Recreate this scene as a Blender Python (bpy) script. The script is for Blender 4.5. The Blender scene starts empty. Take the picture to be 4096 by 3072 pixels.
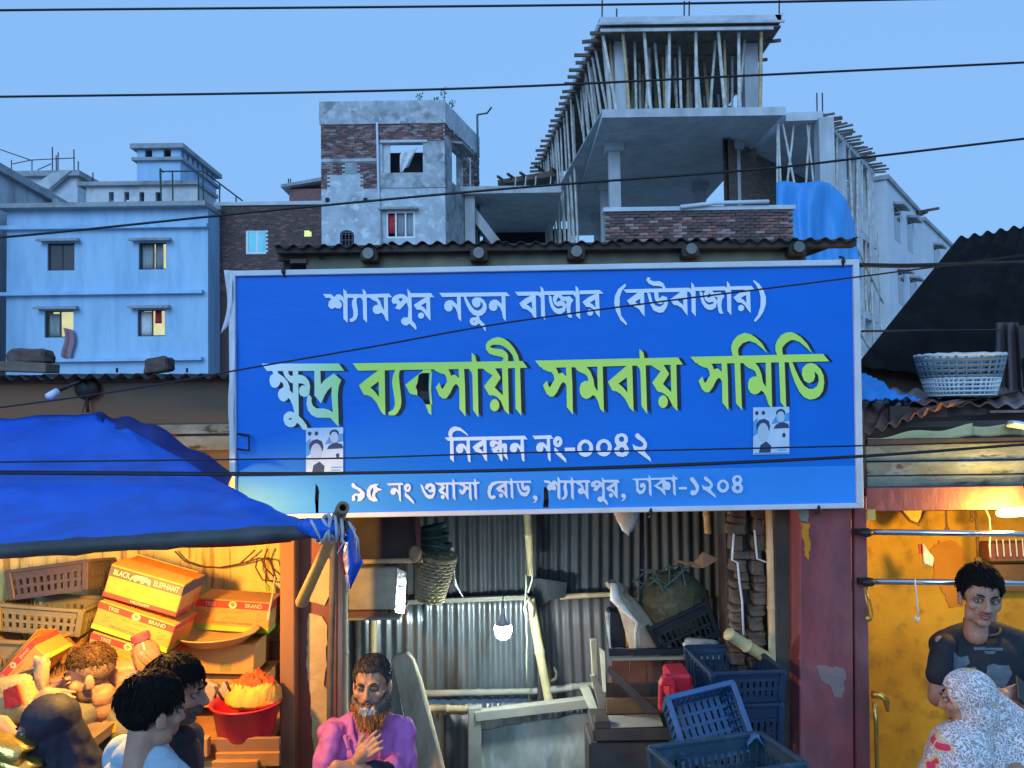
import bpy, bmesh, math, random
from mathutils import Vector, Matrix, noise
from mathutils.geometry import tessellate_polygon
R = math.radians
V = Vector
rnd = random.Random(7)
sc = bpy.context.scene
col = sc.collection
# ------------------------------------------------------------------ camera
F = 3300.0
CAM = V((0, 0, 2.65))
CR = (Matrix.Rotation(R(90 + 2.0), 3, 'X') @ Matrix.Rotation(R(-0.8), 3, 'Z'))
cd = bpy.data.cameras.new('camera'); cam = bpy.data.objects.new('camera', cd); col.objects.link(cam)
cd.sensor_width = 36; cd.lens = 36 * F / 4096; cd.clip_end = 2000; cd.clip_start = .05
cam.matrix_world = Matrix.Translation(CAM) @ CR.to_4x4()
sc.camera = cam
# ------------------------------------------------------------------ sky, sun, exposure
w = bpy.data.worlds.new('World'); sc.world = w; w.use_nodes = True
nt = w.node_tree; nt.nodes.clear()
sky = nt.nodes.new('ShaderNodeTexSky'); sky.sky_type = 'NISHITA'; sky.sun_disc = False
sky.sun_elevation = R(9); sky.sun_rotation = R(192); sky.air_density = 1.6; sky.dust_density = 2.5; sky.ozone_density = 4
tint = nt.nodes.new('ShaderNodeMix'); tint.data_type = 'RGBA'; tint.blend_type = 'MIX'
tint.inputs[0].default_value = .80
tint.inputs[7].default_value = (2.9, 5.95, 11.2, 1)
bg = nt.nodes.new('ShaderNodeBackground'); bg.inputs[1].default_value = .10
wo = nt.nodes.new('ShaderNodeOutputWorld')
nt.links.new(sky.outputs[0], tint.inputs[6]); nt.links.new(tint.outputs[2], bg.inputs[0]); nt.links.new(bg.outputs[0], wo.inputs[0])
sd = bpy.data.lights.new('dusk_sun', 'SUN'); sd.energy = 1.5; sd.angle = R(35); sd.color = (.40, .68, 1.0)
so = bpy.data.objects.new('dusk_sun', sd); col.objects.link(so)
so.rotation_euler = (R(67), 0, R(-12)); so.location = (0, -3, 12)
sc.view_settings.view_transform = 'Standard'; sc.view_settings.look = 'None'
sc.view_settings.exposure = 0; sc.view_settings.gamma = 1; sc.view_settings.use_curve_mapping = False
sc.render.engine = 'CYCLES'
sc.cycles.use_denoising = True
sc.cycles.max_bounces = 6; sc.cycles.diffuse_bounces = 3; sc.cycles.glossy_bounces = 3; sc.cycles.transmission_bounces = 4
sc.cycles.transparent_max_bounces = 6; sc.cycles.caustics_reflective = False; sc.cycles.caustics_refractive = False
sc.cycles.sample_clamp_indirect = 4

# ------------------------------------------------------------------ helpers
def W(px, py, Y):
    """point of the place seen at photo pixel (px, py) that lies Y metres in front"""
    d = CR @ V(((px - 2048) / F, (1536 - py) / F, -1))
    return CAM + d * (Y / d.y)
def XZ(px, py, Y):
    p = W(px, py, Y); return p.x, p.z
def lerp(a, b, t): return a + (b - a) * t
def nz(p, s=1.0, o=0.0): return noise.noise(V((p[0] * s + o, p[1] * s + o * 1.7, p[2] * s - o)))

class MB:
    def __init__(s): s.v = []; s.f = []; s.m = []
    def add(s, vs, fs, mi=0):
        n = len(s.v); s.v += [V(p) for p in vs]; s.f += [tuple(i + n for i in f) for f in fs]; s.m += [mi] * len(fs); return s
    def box(s, c, d, rot=None, mi=0):
        c = V(c); h = V(d) / 2; pts = []
        for k in range(8):
            p = V((h.x * (1 if k & 1 else -1), h.y * (1 if k & 2 else -1), h.z * (1 if k & 4 else -1)))
            pts.append(c + (rot @ p if rot else p))
        return s.add(pts, [(0, 2, 3, 1), (4, 5, 7, 6), (0, 1, 5, 4), (2, 6, 7, 3), (0, 4, 6, 2), (1, 3, 7, 5)], mi)
    def box2(s, a, b, mi=0):
        a = V(a); b = V(b); return s.box((a + b) / 2, [abs(x) for x in (b - a)], None, mi)
    def beam(s, a, b, w, h, up=(0, 0, 1), mi=0):
        a = V(a); b = V(b); z = (b - a); L = z.length; z.normalize(); x = z.cross(V(up))
        if x.length < 1e-4: x = V((1, 0, 0))
        x.normalize(); y = z.cross(x); rot = Matrix((x, y, z)).transposed()
        return s.box((a + b) / 2, (w, h, L), rot, mi)
    def hexa(s, p, mi=0):   # 4 front points (ring) + 4 back points
        return s.add(p, [(0, 1, 2, 3), (7, 6, 5, 4), (0, 4, 5, 1), (1, 5, 6, 2), (2, 6, 7, 3), (3, 7, 4, 0)], mi)
    def prism(s, pts, ext, mi=0):
        pts = [V(p) for p in pts]; n = len(pts); e = V(ext)
        return s.add(pts + [p + e for p in pts], [tuple(range(n)), tuple(range(2 * n - 1, n - 1, -1))] + [(i, i + n, (i + 1) % n + n, (i + 1) % n) for i in range(n)], mi)
    def flat(s, loops, mi=0):
        tri = tessellate_polygon(loops); pts = [p for l in loops for p in l]
        return s.add(pts, [tuple(t) for t in tri], mi)
    def tube(s, pts, r, n=8, caps=True, mi=0):
        pts = [V(p) for p in pts]; N = len(pts)
        rs = r if isinstance(r, (list, tuple)) else [r] * N
        vs = []; prev = None
        for i, p in enumerate(pts):
            t = (pts[min(i + 1, N - 1)] - pts[max(i - 1, 0)]).normalized()
            if prev is None:
                a = t.cross(V((0, 0, 1)))
                if a.length < 1e-3: a = t.cross(V((0, 1, 0)))
            else: a = prev - t * prev.dot(t)
            a.normalize(); prev = a; b = t.cross(a)
            for k in range(n):
                g = 2 * math.pi * k / n; vs.append(p + (a * math.cos(g) + b * math.sin(g)) * rs[i])
        fs = [(i * n + k, i * n + (k + 1) % n, (i + 1) * n + (k + 1) % n, (i + 1) * n + k) for i in range(N - 1) for k in range(n)]
        if caps: fs += [tuple(range(n - 1, -1, -1)), tuple((N - 1) * n + k for k in range(n))]
        return s.add(vs, fs, mi)
    def ell(s, c, r, seg=16, rings=10, rot=None, mi=0):
        c = V(c); r = V(r) if hasattr(r, '__len__') else V((r, r, r)); vs = []
        for i in range(1, rings):
            a = math.pi * i / rings
            for k in range(seg):
                g = 2 * math.pi * k / seg
                p = V((r.x * math.sin(a) * math.cos(g), r.y * math.sin(a) * math.sin(g), r.z * math.cos(a)))
                vs.append(c + (rot @ p if rot else p))
        t = V((0, 0, r.z)); vs += [c + (rot @ t if rot else t), c - (rot @ t if rot else t)]
        T = (rings - 1) * seg
        fs = [(i * seg + k, (i + 1) * seg + k, (i + 1) * seg + (k + 1) % seg, i * seg + (k + 1) % seg) for i in range(rings - 2) for k in range(seg)]
        fs += [(T, k, (k + 1) % seg) for k in range(seg)] + [(T + 1, (rings - 2) * seg + (k + 1) % seg, (rings - 2) * seg + k) for k in range(seg)]
        return s.add(vs, fs, mi)
    def grid(s, fn, nu, nv, mi=0, th=None):
        vs = [fn(i / nu, j / nv) for j in range(nv + 1) for i in range(nu + 1)]; a = nu + 1
        fs = [(j * a + i, j * a + i + 1, (j + 1) * a + i + 1, (j + 1) * a + i) for j in range(nv) for i in range(nu)]
        if th is not None:      # closed sheet: second skin offset by th, plus a rim
            N = len(vs); t = V(th); vs2 = [V(p) + t for p in vs]
            rim = [i for i in range(nu)] ; fs2 = [tuple(i + N for i in reversed(f)) for f in fs]
            edge = [(i, i + 1) for i in range(nu)] + [(nv * a + i + 1, nv * a + i) for i in range(nu)] + [((j + 1) * a, j * a) for j in range(nv)] + [(j * a + nu, (j + 1) * a + nu) for j in range(nv)]
            fs = fs + fs2 + [(q, p, p + N, q + N) for p, q in edge]; vs = list(vs) + vs2
        return s.add(vs, fs, mi)
    def lathe(s, c, prof, n=20, rot=None, mi=0):
        c = V(c); vs = []
        for r, z in prof:
            for k in range(n):
                g = 2 * math.pi * k / n; p = V((r * math.cos(g), r * math.sin(g), z)); vs.append(c + (rot @ p if rot else p))
        N = len(prof)
        fs = [(i * n + k, i * n + (k + 1) % n, (i + 1) * n + (k + 1) % n, (i + 1) * n + k) for i in range(N - 1) for k in range(n)]
        if prof[0][0] > 1e-5: fs.append(tuple(range(n - 1, -1, -1)))
        if prof[-1][0] > 1e-5: fs.append(tuple((N - 1) * n + k for k in range(n)))
        return s.add(vs, fs, mi)

def mk(name, mb, mat, parent=None, smooth=False, bevel=0, origin=None):
    off = V((0, 0, 0))
    if parent is not None: off = wloc(parent)
    elif origin is not None: off = V(origin)
    elif mb.v:
        xs = [p.x for p in mb.v]; ys = [p.y for p in mb.v]
        off = V(((min(xs) + max(xs)) / 2, (min(ys) + max(ys)) / 2, min(p.z for p in mb.v)))
    me = bpy.data.meshes.new(name); me.from_pydata([p - off for p in mb.v], [], mb.f)
    ms = mat if isinstance(mat, (list, tuple)) else [mat]
    for m in ms: me.materials.append(MAT(m))
    if len(ms) > 1: me.polygons.foreach_set('material_index', mb.m)
    if bevel or smooth == 2:
        bm = bmesh.new(); bm.from_mesh(me)
        if bevel:
            bmesh.ops.remove_doubles(bm, verts=bm.verts, dist=1e-5)
            eds = [e for e in bm.edges if len(e.link_faces) == 2 and e.calc_face_angle(0) > .5]
            bmesh.ops.bevel(bm, geom=eds, offset=bevel, segments=1, affect='EDGES', clamp_overlap=True)
        if smooth == 2: bmesh.ops.recalc_face_normals(bm, faces=bm.faces)
        bm.to_mesh(me); bm.free()
    if smooth: me.polygons.foreach_set('use_smooth', [True] * len(me.polygons))
    me.update()
    o = bpy.data.objects.new(name, me); col.objects.link(o)
    if parent is not None: o.parent = parent
    else: o.location = off
    return o
def wloc(o):
    p = V((0, 0, 0))
    while o is not None: p += o.location; o = o.parent
    return p
def tag(o, label, cat, group=None):
    o['label'] = label; o['category'] = cat
    if group: o['group'] = group
    return o
def thing(name, label, cat, loc, group=None):
    o = bpy.data.objects.new(name, None); col.objects.link(o); o.location = V(loc); o.empty_display_size = .1
    return tag(o, label, cat, group)
def solo(name, mb, mat, label, cat, group=None, **k): return tag(mk(name, mb, mat, None, **k), label, cat, group)
def struct(name, mb, mat, **k):
    o = mk(name, mb, mat, None, **k); o['kind'] = 'structure'; return o
def like(src, loc, parent, name=None, rot=None, scale=None):      # a copy that shares the mesh; loc in world space
    c = bpy.data.objects.new(name or src.name.split('.')[0], src.data); col.objects.link(c)
    c.parent = parent; c.location = V(loc) - (wloc(parent) if parent else V((0, 0, 0)))
    if rot: c.rotation_euler = rot
    if scale: c.scale = scale
    return c
def pbox(mb, x0, y0, x1, y1, Y, dep, proud=0, mi=0):     # box whose front face covers a photo rectangle at distance Y
    mx = (x0 + x1) / 2; my = (y0 + y1) / 2
    a = W(x0, my, Y).x; b = W(x1, my, Y).x; t = W(mx, y0, Y).z; u = W(mx, y1, Y).z
    return mb.box2((a, Y - proud, u), (b, Y + dep, t), mi)
def pprism(mb, pts, Y, dep, mi=0): return mb.prism([W(x, y, Y) for x, y in pts], (0, dep, 0), mi)
def bamboo(a, b, r=.035, n=8, step=.32, jit=.0, taper=.85, mb=None):
    a = V(a); b = V(b); L = (b - a).length; k = max(2, int(L / step)); pts = []; rs = []; side = V((rnd.uniform(-1, 1), rnd.uniform(-1, 1), 0)) * jit
    ph = rnd.random()
    for i in range(k):
        for dt, q in ((0.0, 1.0), (.06, .93), (.5, .90), (.94, .94), (.97, 1.10)):
            t = (i + dt) / k; pts.append(a.lerp(b, t) + side * math.sin(math.pi * t) * .5 + side * .2 * math.sin(6.3 * t + ph)); rs.append(r * q * lerp(1, taper, t))
    pts.append(b); rs.append(r * taper)
    return (mb or MB()).tube(pts, rs, n)
def corr(mb, o, u, v, wid, leng, nrm, per=.076, amp=.009, nv=6, th=.0015, fn=None, mi=0):
    """corrugated sheet: origin o, across u (unit), along v (unit), waves along u, bulging along nrm"""
    o = V(o); u = V(u); v = V(v); nrm = V(nrm); nu = int(wid / per * 8)
    def g(i, j):
        x = i * wid; q = math.sin(2 * math.pi * x / per) * amp
        p = o + u * x + v * (j * leng) + nrm * q
        return p + (fn(i, j) if fn else V((0, 0, 0)))
    return mb.grid(g, nu, nv, mi, th=-nrm * th)
# ------------------------------------------------------------------ materials
_M = {}; _D = {}
def MAT(n):
    if not isinstance(n, str): return n
    if n not in _M: _M[n] = _build(n, **_D[n])
    return _M[n]
def D(name, c, **k): _D[name] = dict(c=c, **k)
def _build(name, c, rough=.75, metal=0., var=.22, scale=5., bump=.25, bscale=45., c2=None, cov=.45, s2=2.0, streak=1., emis=0., spec=.35, edge=.08, alpha=1., c3=None, cov3=.6, s3=9., trans=0.):
    m = bpy.data.materials.new(name); m.use_nodes = True; t = m.node_tree; n = t.nodes; L = t.links
    b = n['Principled BSDF']; b.inputs['Roughness'].default_value = rough; b.inputs['Metallic'].default_value = metal
    b.inputs['Specular IOR Level'].default_value = spec
    tc = n.new('ShaderNodeTexCoord'); mp = n.new('ShaderNodeMapping'); mp.inputs['Scale'].default_value = (1, 1, 1 / streak)
    L.new(tc.outputs['Object'], mp.inputs[0])
    def noi(s, d=5):
        x = n.new('ShaderNodeTexNoise'); x.inputs['Scale'].default_value = s; x.inputs['Detail'].default_value = d; x.inputs['Roughness'].default_value = .6
        L.new(mp.outputs[0], x.inputs['Vector']); return x
    def ramp(src, a, e):
        x = n.new('ShaderNodeMapRange'); x.inputs['From Min'].default_value = a; x.inputs['From Max'].default_value = a + e
        L.new(src, x.inputs['Value']); return x
    def mix(f, a, bb):
        x = n.new('ShaderNodeMix'); x.data_type = 'RGBA'; L.new(f, x.inputs[0])
        for s, q in ((6, a), (7, bb)):
            if hasattr(q, 'is_linked'): L.new(q, x.inputs[s])
            else: x.inputs[s].default_value = (*q, 1)
        return x.outputs[2]
    lo = [max(0, q * (1 - var)) for q in c]; hi = [min(1, q * (1 + var)) for q in c]
    n1 = noi(scale); out = mix(ramp(n1.outputs[0], .3, .4).outputs[0], lo, hi)
    if c2: out = mix(ramp(noi(s2).outputs[0], 1 - cov - edge / 2, edge).outputs[0], out, c2)
    if c3: out = mix(ramp(noi(s3, 3).outputs[0], 1 - cov3 - edge / 2, edge).outputs[0], out, c3)
    L.new(out, b.inputs['Base Color'])
    if bump:
        bp = n.new('ShaderNodeBump'); bp.inputs['Strength'].default_value = bump; bp.inputs['Distance'].default_value = .01
        L.new(noi(bscale, 4).outputs[0], bp.inputs['Height']); L.new(bp.outputs[0], b.inputs['Normal'])
    if emis: L.new(out, b.inputs['Emission Color']); b.inputs['Emission Strength'].default_value = emis
    if alpha < 1: b.inputs['Alpha'].default_value = alpha
    if trans: b.inputs['Transmission Weight'].default_value = trans
    return m
# base colours
D('house_blue', (.40, .61, .82), var=.06, scale=2, c2=(.27, .49, .72), cov=.36, s2=.7, edge=.4, c3=(.24, .42, .62), cov3=.33, s3=1.6, streak=5, bump=.08)
D('white_paint', (.60, .66, .72), var=.06, c2=(.48, .52, .57), cov=.33, s2=.5, edge=.3, bump=.08)
D('pale_trim', (.60, .62, .64), var=.12, c2=(.36, .38, .40), cov=.35, s2=1.2, edge=.2)
D('grey_trim', (.34, .36, .38), var=.15, c2=(.2, .21, .22), cov=.4, s2=1.0, edge=.2)
D('concrete', (.56, .60, .64), var=.15, scale=2.5, c2=(.42, .46, .50), cov=.4, s2=.9, edge=.25, bump=.3)
D('concrete_pale', (.52, .55, .58), var=.15, scale=2, c2=(.33, .34, .35), cov=.45, s2=.8, edge=.2, streak=3)
D('plaster_patch', (.42, .45, .48), var=.2, scale=1.8, c2=(.24, .26, .28), cov=.45, s2=1.3, edge=.12, c3=(.55, .58, .62), cov3=.42, s3=2.2, bump=.3)
D('plaster_light', (.46, .51, .56), var=.18, scale=1.6, c2=(.34, .38, .41), cov=.40, s2=1.1, edge=.15, c3=(.72, .75, .79), cov3=.4, s3=2.5)
D('mortar', (.30, .29, .28), var=.2)
D('brick_red', (.235, .11, .10), var=.25, scale=9)
D('brick_dark', (.115, .075, .072), var=.3, scale=9)
D('brick_pale', (.33, .22, .21), var=.2, scale=9)
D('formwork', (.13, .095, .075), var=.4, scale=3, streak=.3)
D('bamboo_grey', (.66, .64, .60), var=.2, scale=4, c2=(.36, .32, .27), cov=.4, s2=3, edge=.3)
D('bamboo_tan', (.55, .40, .22), var=.25, scale=5, c2=(.30, .22, .13), cov=.35, s2=4, edge=.25, rough=.55)
D('bamboo_yellow', (.62, .52, .25), var=.2, scale=5, c2=(.40, .32, .16), cov=.35, s2=4, edge=.25, rough=.5)
D('bamboo_dark', (.10, .085, .07), var=.35, scale=6, rough=.7)
D('rebar', (.09, .065, .05), var=.3, metal=.3)
D('dark_frame', (.03, .035, .045), rough=.4, var=.1)
D('white_frame', (.78, .80, .82), rough=.4, var=.05)
D('glass_dark', (.035, .045, .055), rough=.06, var=.2, scale=.8, spec=.8, bump=0)
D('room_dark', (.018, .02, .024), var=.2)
D('curtain_grey', (.32, .36, .38), var=.25, scale=6, streak=8)
D('curtain_teal', (.10, .36, .48), var=.15, streak=6, emis=.75, rough=.8)
D('lit_room', (.85, .82, .45), emis=.75, var=.15, scale=1.5, bump=0)
D('lit_small', (.80, .88, .28), emis=.7, var=.1, bump=0)
D('cloth_red', (.55, .05, .07), var=.3)
D('cloth_mauve', (.34, .2, .24), var=.3, streak=4)
D('cloth_white', (.72, .73, .75), var=.15)
D('tarp_light', (.05, .29, .70), var=.15, scale=1.5, rough=.45, streak=3, c2=(.08, .40, .80), cov=.4, s2=1.0, edge=.3)
D('tarp_blue', (.004, .092, .54), var=.2, scale=2, rough=.42, spec=.28, c2=(.010, .125, .66), cov=.45, s2=1.5, edge=.4, c3=(.012, .045, .22), cov3=.33, s3=3.2, bump=.5, bscale=9)
D('tarp_navy', (.012, .025, .17), var=.3, scale=3, rough=.5)
D('railing', (.05, .09, .09), rough=.5, metal=.3)
D('leaf', (.05, .12, .03), var=.4)
D('cable', (.012, .012, .014), rough=.5, var=.2, bump=0)
D('cable_grey', (.22, .22, .22), rough=.6)
D('earth', (.30, .28, .25), var=.3, scale=1.5, bump=.5)
D('asphalt', (.05, .05, .052), var=.25, scale=20, bump=.5, bscale=120)
# ------------------------------------------------------------------ ground
g = MB(); g.grid(lambda u, v: V((lerp(-220, 220, u), lerp(-60, 380, v), 0)), 2, 2); struct('ground', g, 'earth')
g = MB(); g.box2((-60, -3.2, .004), (60, 2.1, .03)); struct('road', g, 'asphalt')
g = MB(); g.box2((-60, 2.1, .004), (60, 2.25, .14)); struct('kerb', g, 'concrete', bevel=.01)
# ================================================================== buildings behind
def rect(x0, y0, x1, y1, Y):
    mx = (x0 + x1) / 2; my = (y0 + y1) / 2
    return W(x0, my, Y).x, W(x1, my, Y).x, W(mx, y1, Y).z, W(mx, y0, Y).z
def wallh(mb, r, holes, Y, th, mi=0):
    x0, x1, z0, z1 = r
    xs = sorted({x0, x1, *[max(x0, min(x1, h[i])) for h in holes for i in (0, 1)]}); zs = sorted({z0, z1, *[max(z0, min(z1, h[i])) for h in holes for i in (2, 3)]})
    for a, b in zip(xs, xs[1:]):
        run = None
        for c, d in zip(zs, zs[1:]):
            mx = (a + b) / 2; mz = (c + d) / 2
            if any(h[0] < mx < h[1] and h[2] < mz < h[3] for h in holes):
                if run: mb.box2((a, Y, run[0]), (b, Y + th, run[1]), mi); run = None
            else: run = (run[0], d) if run else (c, d)
        if run: mb.box2((a, Y, run[0]), (b, Y + th, run[1]), mi)
def window(parent, r, Y, frame='dark_frame', pane='glass_dark', cols=2, fw=.05, inset=.10, back='room_dark', curtain=None, hood=None):
    x0, x1, z0, z1 = r; m = MB(); y = Y + inset
    m.box2((x0, y, z0), (x0 + fw, y + .06, z1)); m.box2((x1 - fw, y, z0), (x1, y + .06, z1))
    m.box2((x0 + fw, y, z0), (x1 - fw, y + .06, z0 + fw)); m.box2((x0 + fw, y, z1 - fw), (x1 - fw, y + .06, z1))
    for i in range(1, cols):
        x = lerp(x0, x1, i / cols); m.box2((x - fw * .5, y, z0 + fw), (x + fw * .5, y + .06, z1 - fw))
    wn = mk('window', m, frame, parent)
    for i in range(cols):
        if pane is None: break
        pm = MB(); a = lerp(x0 + fw, x1 - fw, i / cols) + .01; b = lerp(x0 + fw, x1 - fw, (i + 1) / cols) - .01
        pm.box2((a, y + .025, z0 + fw * .8), (b, y + .032, z1 - fw * .8)); mk('pane', pm, pane if isinstance(pane, str) else pane[i], wn)
    bm_ = MB(); bm_.box2((x0 - .1, y + .75, z0 - .1), (x1 + .1, y + .8, z1 + .1)); mk('room_back', bm_, back, wn)
    for (a, b, c, d, mt) in (curtain or []):
        cm = MB(); X0 = lerp(x0, x1, a); X1 = lerp(x0, x1, b)
        cm.grid(lambda u, v: V((lerp(X0, X1, u), y + .13 + .03 * math.sin(u * 22 + v), lerp(lerp(z0, z1, c), lerp(z0, z1, d), v))), 14, 3, th=(0, .01, 0)); mk('curtain', cm, mt, wn, smooth=True)
    if hood:
        hm = MB(); hm.hexa([V((x0 - .32, Y - .38, z1 + .02)), V((x1 + .32, Y - .38, z1 + .02)), V((x1 + .25, Y - .38, z1 + .12)), V((x0 - .25, Y - .38, z1 + .12)),
                            V((x0 - .25, Y, z1 + .05)), V((x1 + .25, Y, z1 + .05)), V((x1 + .2, Y, z1 + .18)), V((x0 - .2, Y, z1 + .18))]); mk('window_hood', hm, hood, wn)
    return wn
def quadbox(mb, A, B, depth_dir, z0, z1, th, mi=0):      # vertical wall from A to B (x,y), thickness th along depth_dir
    A = V((A[0], A[1], 0)); B = V((B[0], B[1], 0)); d = V((*depth_dir, 0)).normalized() * th
    f = [A + V((0, 0, z0)), B + V((0, 0, z0)), B + V((0, 0, z1)), A + V((0, 0, z1))]
    return mb.hexa(f + [p + d for p in f], mi)

# ---- far left grey building running away from the camera
a = W(-260, 640, 31); b = W(255, 812, 42); b.z = a.z = b.z
t = thing('apartment_block', 'grey plastered side wall with sloping roof edge at the far left', 'building', (a.x, a.y, 0))
m = MB(); quadbox(m, (a.x, a.y), (b.x, b.y), (-1, .2), 0, a.z - .35, 8); mk('wall', m, 'concrete_pale', t)
m = MB(); quadbox(m, (a.x + .3, a.y - .3), (b.x + .3, b.y + .2), (-1, .2), a.z - .35, a.z, 8.3); mk('roof_edge', m, 'grey_trim', t)
m = MB()
for k in range(3):
    p = a.lerp(b, .83 + k * .05); m.box2((p.x + .3, p.y - .1, p.z - 1.2), (p.x + .5, p.y + .15, p.z - .3))
mk('ventilator', m, 'white_paint', t)
# ---- unfinished stair block behind it
Y = 47
r = rect(75, 690, 310, 840, Y); t = thing('stair_block', 'dark grey concrete stair block with bare reinforcing bars on its roof', 'building', (r[0], Y, 0))
m = MB(); m.box2((r[0], Y, 0), (r[1], Y + 5, r[3] - .3)); mk('wall', m, 'concrete', t)
m = MB(); m.box2((r[0] - .4, Y - .4, r[3] - .3), (r[1] + .3, Y + 5, r[3])); mk('roof', m, 'grey_trim', t)
m = MB(); p0 = W(310, 690, Y); p1 = W(405, 760, Y + 9); m.hexa([V((p0.x, Y, 0)), V((p1.x + .5, Y + 5, 0)), V((p1.x + .5, Y + 5, r[3] - 1.2)), V((p0.x, Y, r[3] - .1))] + [q + V((-.5, .3, 0)) for q in [V((p0.x, Y, 0)), V((p1.x + .5, Y + 5, 0)), V((p1.x + .5, Y + 5, r[3] - 1.2)), V((p0.x, Y, r[3] - .1))]]); mk('side_wall', m, 'concrete_pale', t)
m = MB(); m.prism([W(148, 733, Y - .5), W(205, 692, Y - .5), W(282, 682, Y - .5), W(192, 757, Y - .5)], (0, .35, 0)); mk('stair_slab', m, 'concrete_pale', t)
for x, h in ((210, 588), (226, 622), (232, 610), (297, 598), (313, 645), (372, 690)):
    m = MB(); q = W(x, 690, Y + 1); m.tube([V((q.x, q.y, r[3] - .2 if x < 330 else r[3] - 1.5)), W(x + rnd.uniform(-2, 2), h, Y + 1)], .035, 5); mk('rebar', m, 'rebar', t)
m = MB()
for q in (((0, 598), (130, 643)), ((130, 640), (300, 632)), ((46, 640), (46, 680)), ((128, 640), (128, 690)), ((50, 656), (128, 640)), ((150, 680), (205, 655))): m.tube([W(*q[0], Y + 1), W(*q[1], Y + 1)], .03, 5)
mk('rail_frame', m, 'rebar', t)

# ---- pale blue-white house
Y = 34; t = thing('white_house', 'pale three storey house with dark sliding windows and roof stair room', 'building', (W(430, 1000, Y).x, Y, 0))
R0 = rect(27, 838, 832, 1165, Y); R0 = (R0[0], R0[1], 0, R0[3])
wins = [((190, 972, 298, 1082), 0), ((555, 970, 665, 1078), 1), ((178, 1242, 293, 1350), 2), ((550, 1238, 660, 1345), 3)]
holes = [rect(*w_[0], Y) for w_ in wins]
m = MB(); wallh(m, R0, holes, Y, .25); m.box2((R0[0] + .01, Y + .25, 0), (R0[0] + .26, Y + 7, R0[3])); m.box2((R0[1] - .26, Y + .25, 0), (R0[1] - .01, Y + 7, R0[3])); m.box2((R0[0] + .01, Y + 6.8, 0), (R0[1] - .01, Y + 7.1, R0[3])); mk('wall', m, 'house_blue', t)
cur = [[(0, .95, 0, .62, 'curtain_grey')], [(0, .48, 0, 1, 'curtain_grey'), (.52, .82, 0, 1, 'curtain_grey')], [(.05, .5, .0, .9, 'curtain_grey')], [(0, .45, 0, .95, 'cloth_white'), (.55, .8, .5, 1, 'cloth_red')]]
for i, (w_, k) in enumerate(wins):
    window(t, holes[i], Y, curtain=cur[k], hood='grey_trim', back='lit_room' if k else 'room_dark', pane='glass_dark' if k == 0 else None)
for y0, y1, x0, x1, mt, pr in ((820, 838, 12, 838, 'grey_trim', .5), (903, 918, 4, 836, 'house_blue', .28), (1168, 1181, 2, 818, 'house_blue', .3), (1434, 1446, 160, 815, 'house_blue', .3)):
    m = MB(); pbox(m, x0, y0, x1, y1, Y, .1 if pr < .4 else 7.3, pr); mk('cornice', m, mt, t)
m = MB(); pbox(m, 836, 820, 880, 838, Y + .9, .2, 0); mk('corner_pipe', m, 'grey_trim', t)
# roof parapet and stair room
z0 = R0[3] + .2
A = rect(345, 745, 790, 812, Y + .6); hs = [rect(x, 768, x + 20, 808, Y + .6) for x in (435, 497, 557, 622)]
m = MB(); wallh(m, (A[0], A[1], z0, A[3]), hs, Y + .6, .2); m.box2((A[1] - .2, Y + .8, z0), (A[1], Y + 2.6, A[3])); mk('parapet', m, 'pale_trim', t)
m = MB(); m.box2((A[0] - .3, Y + .35, A[3]), (A[1] + .1, Y + 2.8, A[3] + .16)); mk('parapet_cap', m, 'grey_trim', t)
Y2 = Y + 1.2; S = rect(548, 600, 722, 755, Y2); D2 = Y2 + 4.3
m = MB(); m.box2((S[0], Y2, z0), (S[1], D2, W(640, 645, Y2).z)); 
zt = W(640, 598, Y2).z; zm = W(640, 633, Y2).z
for x in (548, 609, 684): q = rect(x, 600, {548: 580, 609: 654, 684: 722}[x], 630, Y2); m.box2((q[0], Y2, zm), (q[1], Y2 + .2, zt))
for k in range(7): yy = Y2 + .35 + k * .58; m.box2((S[1] - .2, yy, zm), (S[1], yy + .34, zt)); m.box2((S[0], yy, zm), (S[0] + .2, yy + .34, zt))
mk('stair_room', m, 'house_blue', t)
m = MB(); m.box2((S[0] - .15, Y2 - .2, W(640, 645, Y2).z), (S[1] + .15, D2 + .2, zm)); mk('ledge', m, 'grey_trim', t)
m = MB(); m.box2((S[0] - .2, Y2 - .25, zt), (S[1] + .2, D2 + .25, zt + .2)); mk('stair_roof', m, 'grey_trim', t)
m = MB()
for q in (((640, 680), (643, 760)), ((643, 686), (812, 684)), ((643, 686), (645, 815)), ((690, 686), (692, 812)), ((793, 684), (795, 812)), ((812, 684), (815, 812)), ((640, 674), (655, 690))): m.tube([W(*q[0], Y - .1), W(*q[1], Y - .1)], .035, 5)
m.tube([W(812, 684, Y - .1), W(970, 803, Y + 3)], .035, 5)
for x, ya, yb in ((878, 735, 800), (944, 783, 800)): m.tube([W(x, ya, Y + 1.5), W(x, yb + 15, Y + 1.5)], .035, 5)
mk('roof_railing', m, 'railing', t)
c = MB(); c.grid(lambda u, v: W(lerp(252, 292, u) + 8 * math.sin(v * 5), lerp(1310, 1428, v) + 10 * u, Y - .15 - .05 * math.sin(u * 9)), 8, 10, th=(0, .03, 0))
solo('hanging_cloth', c, 'cloth_mauve', 'mauve cloth hanging out of the lower left house window', 'cloth', smooth=True)

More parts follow.
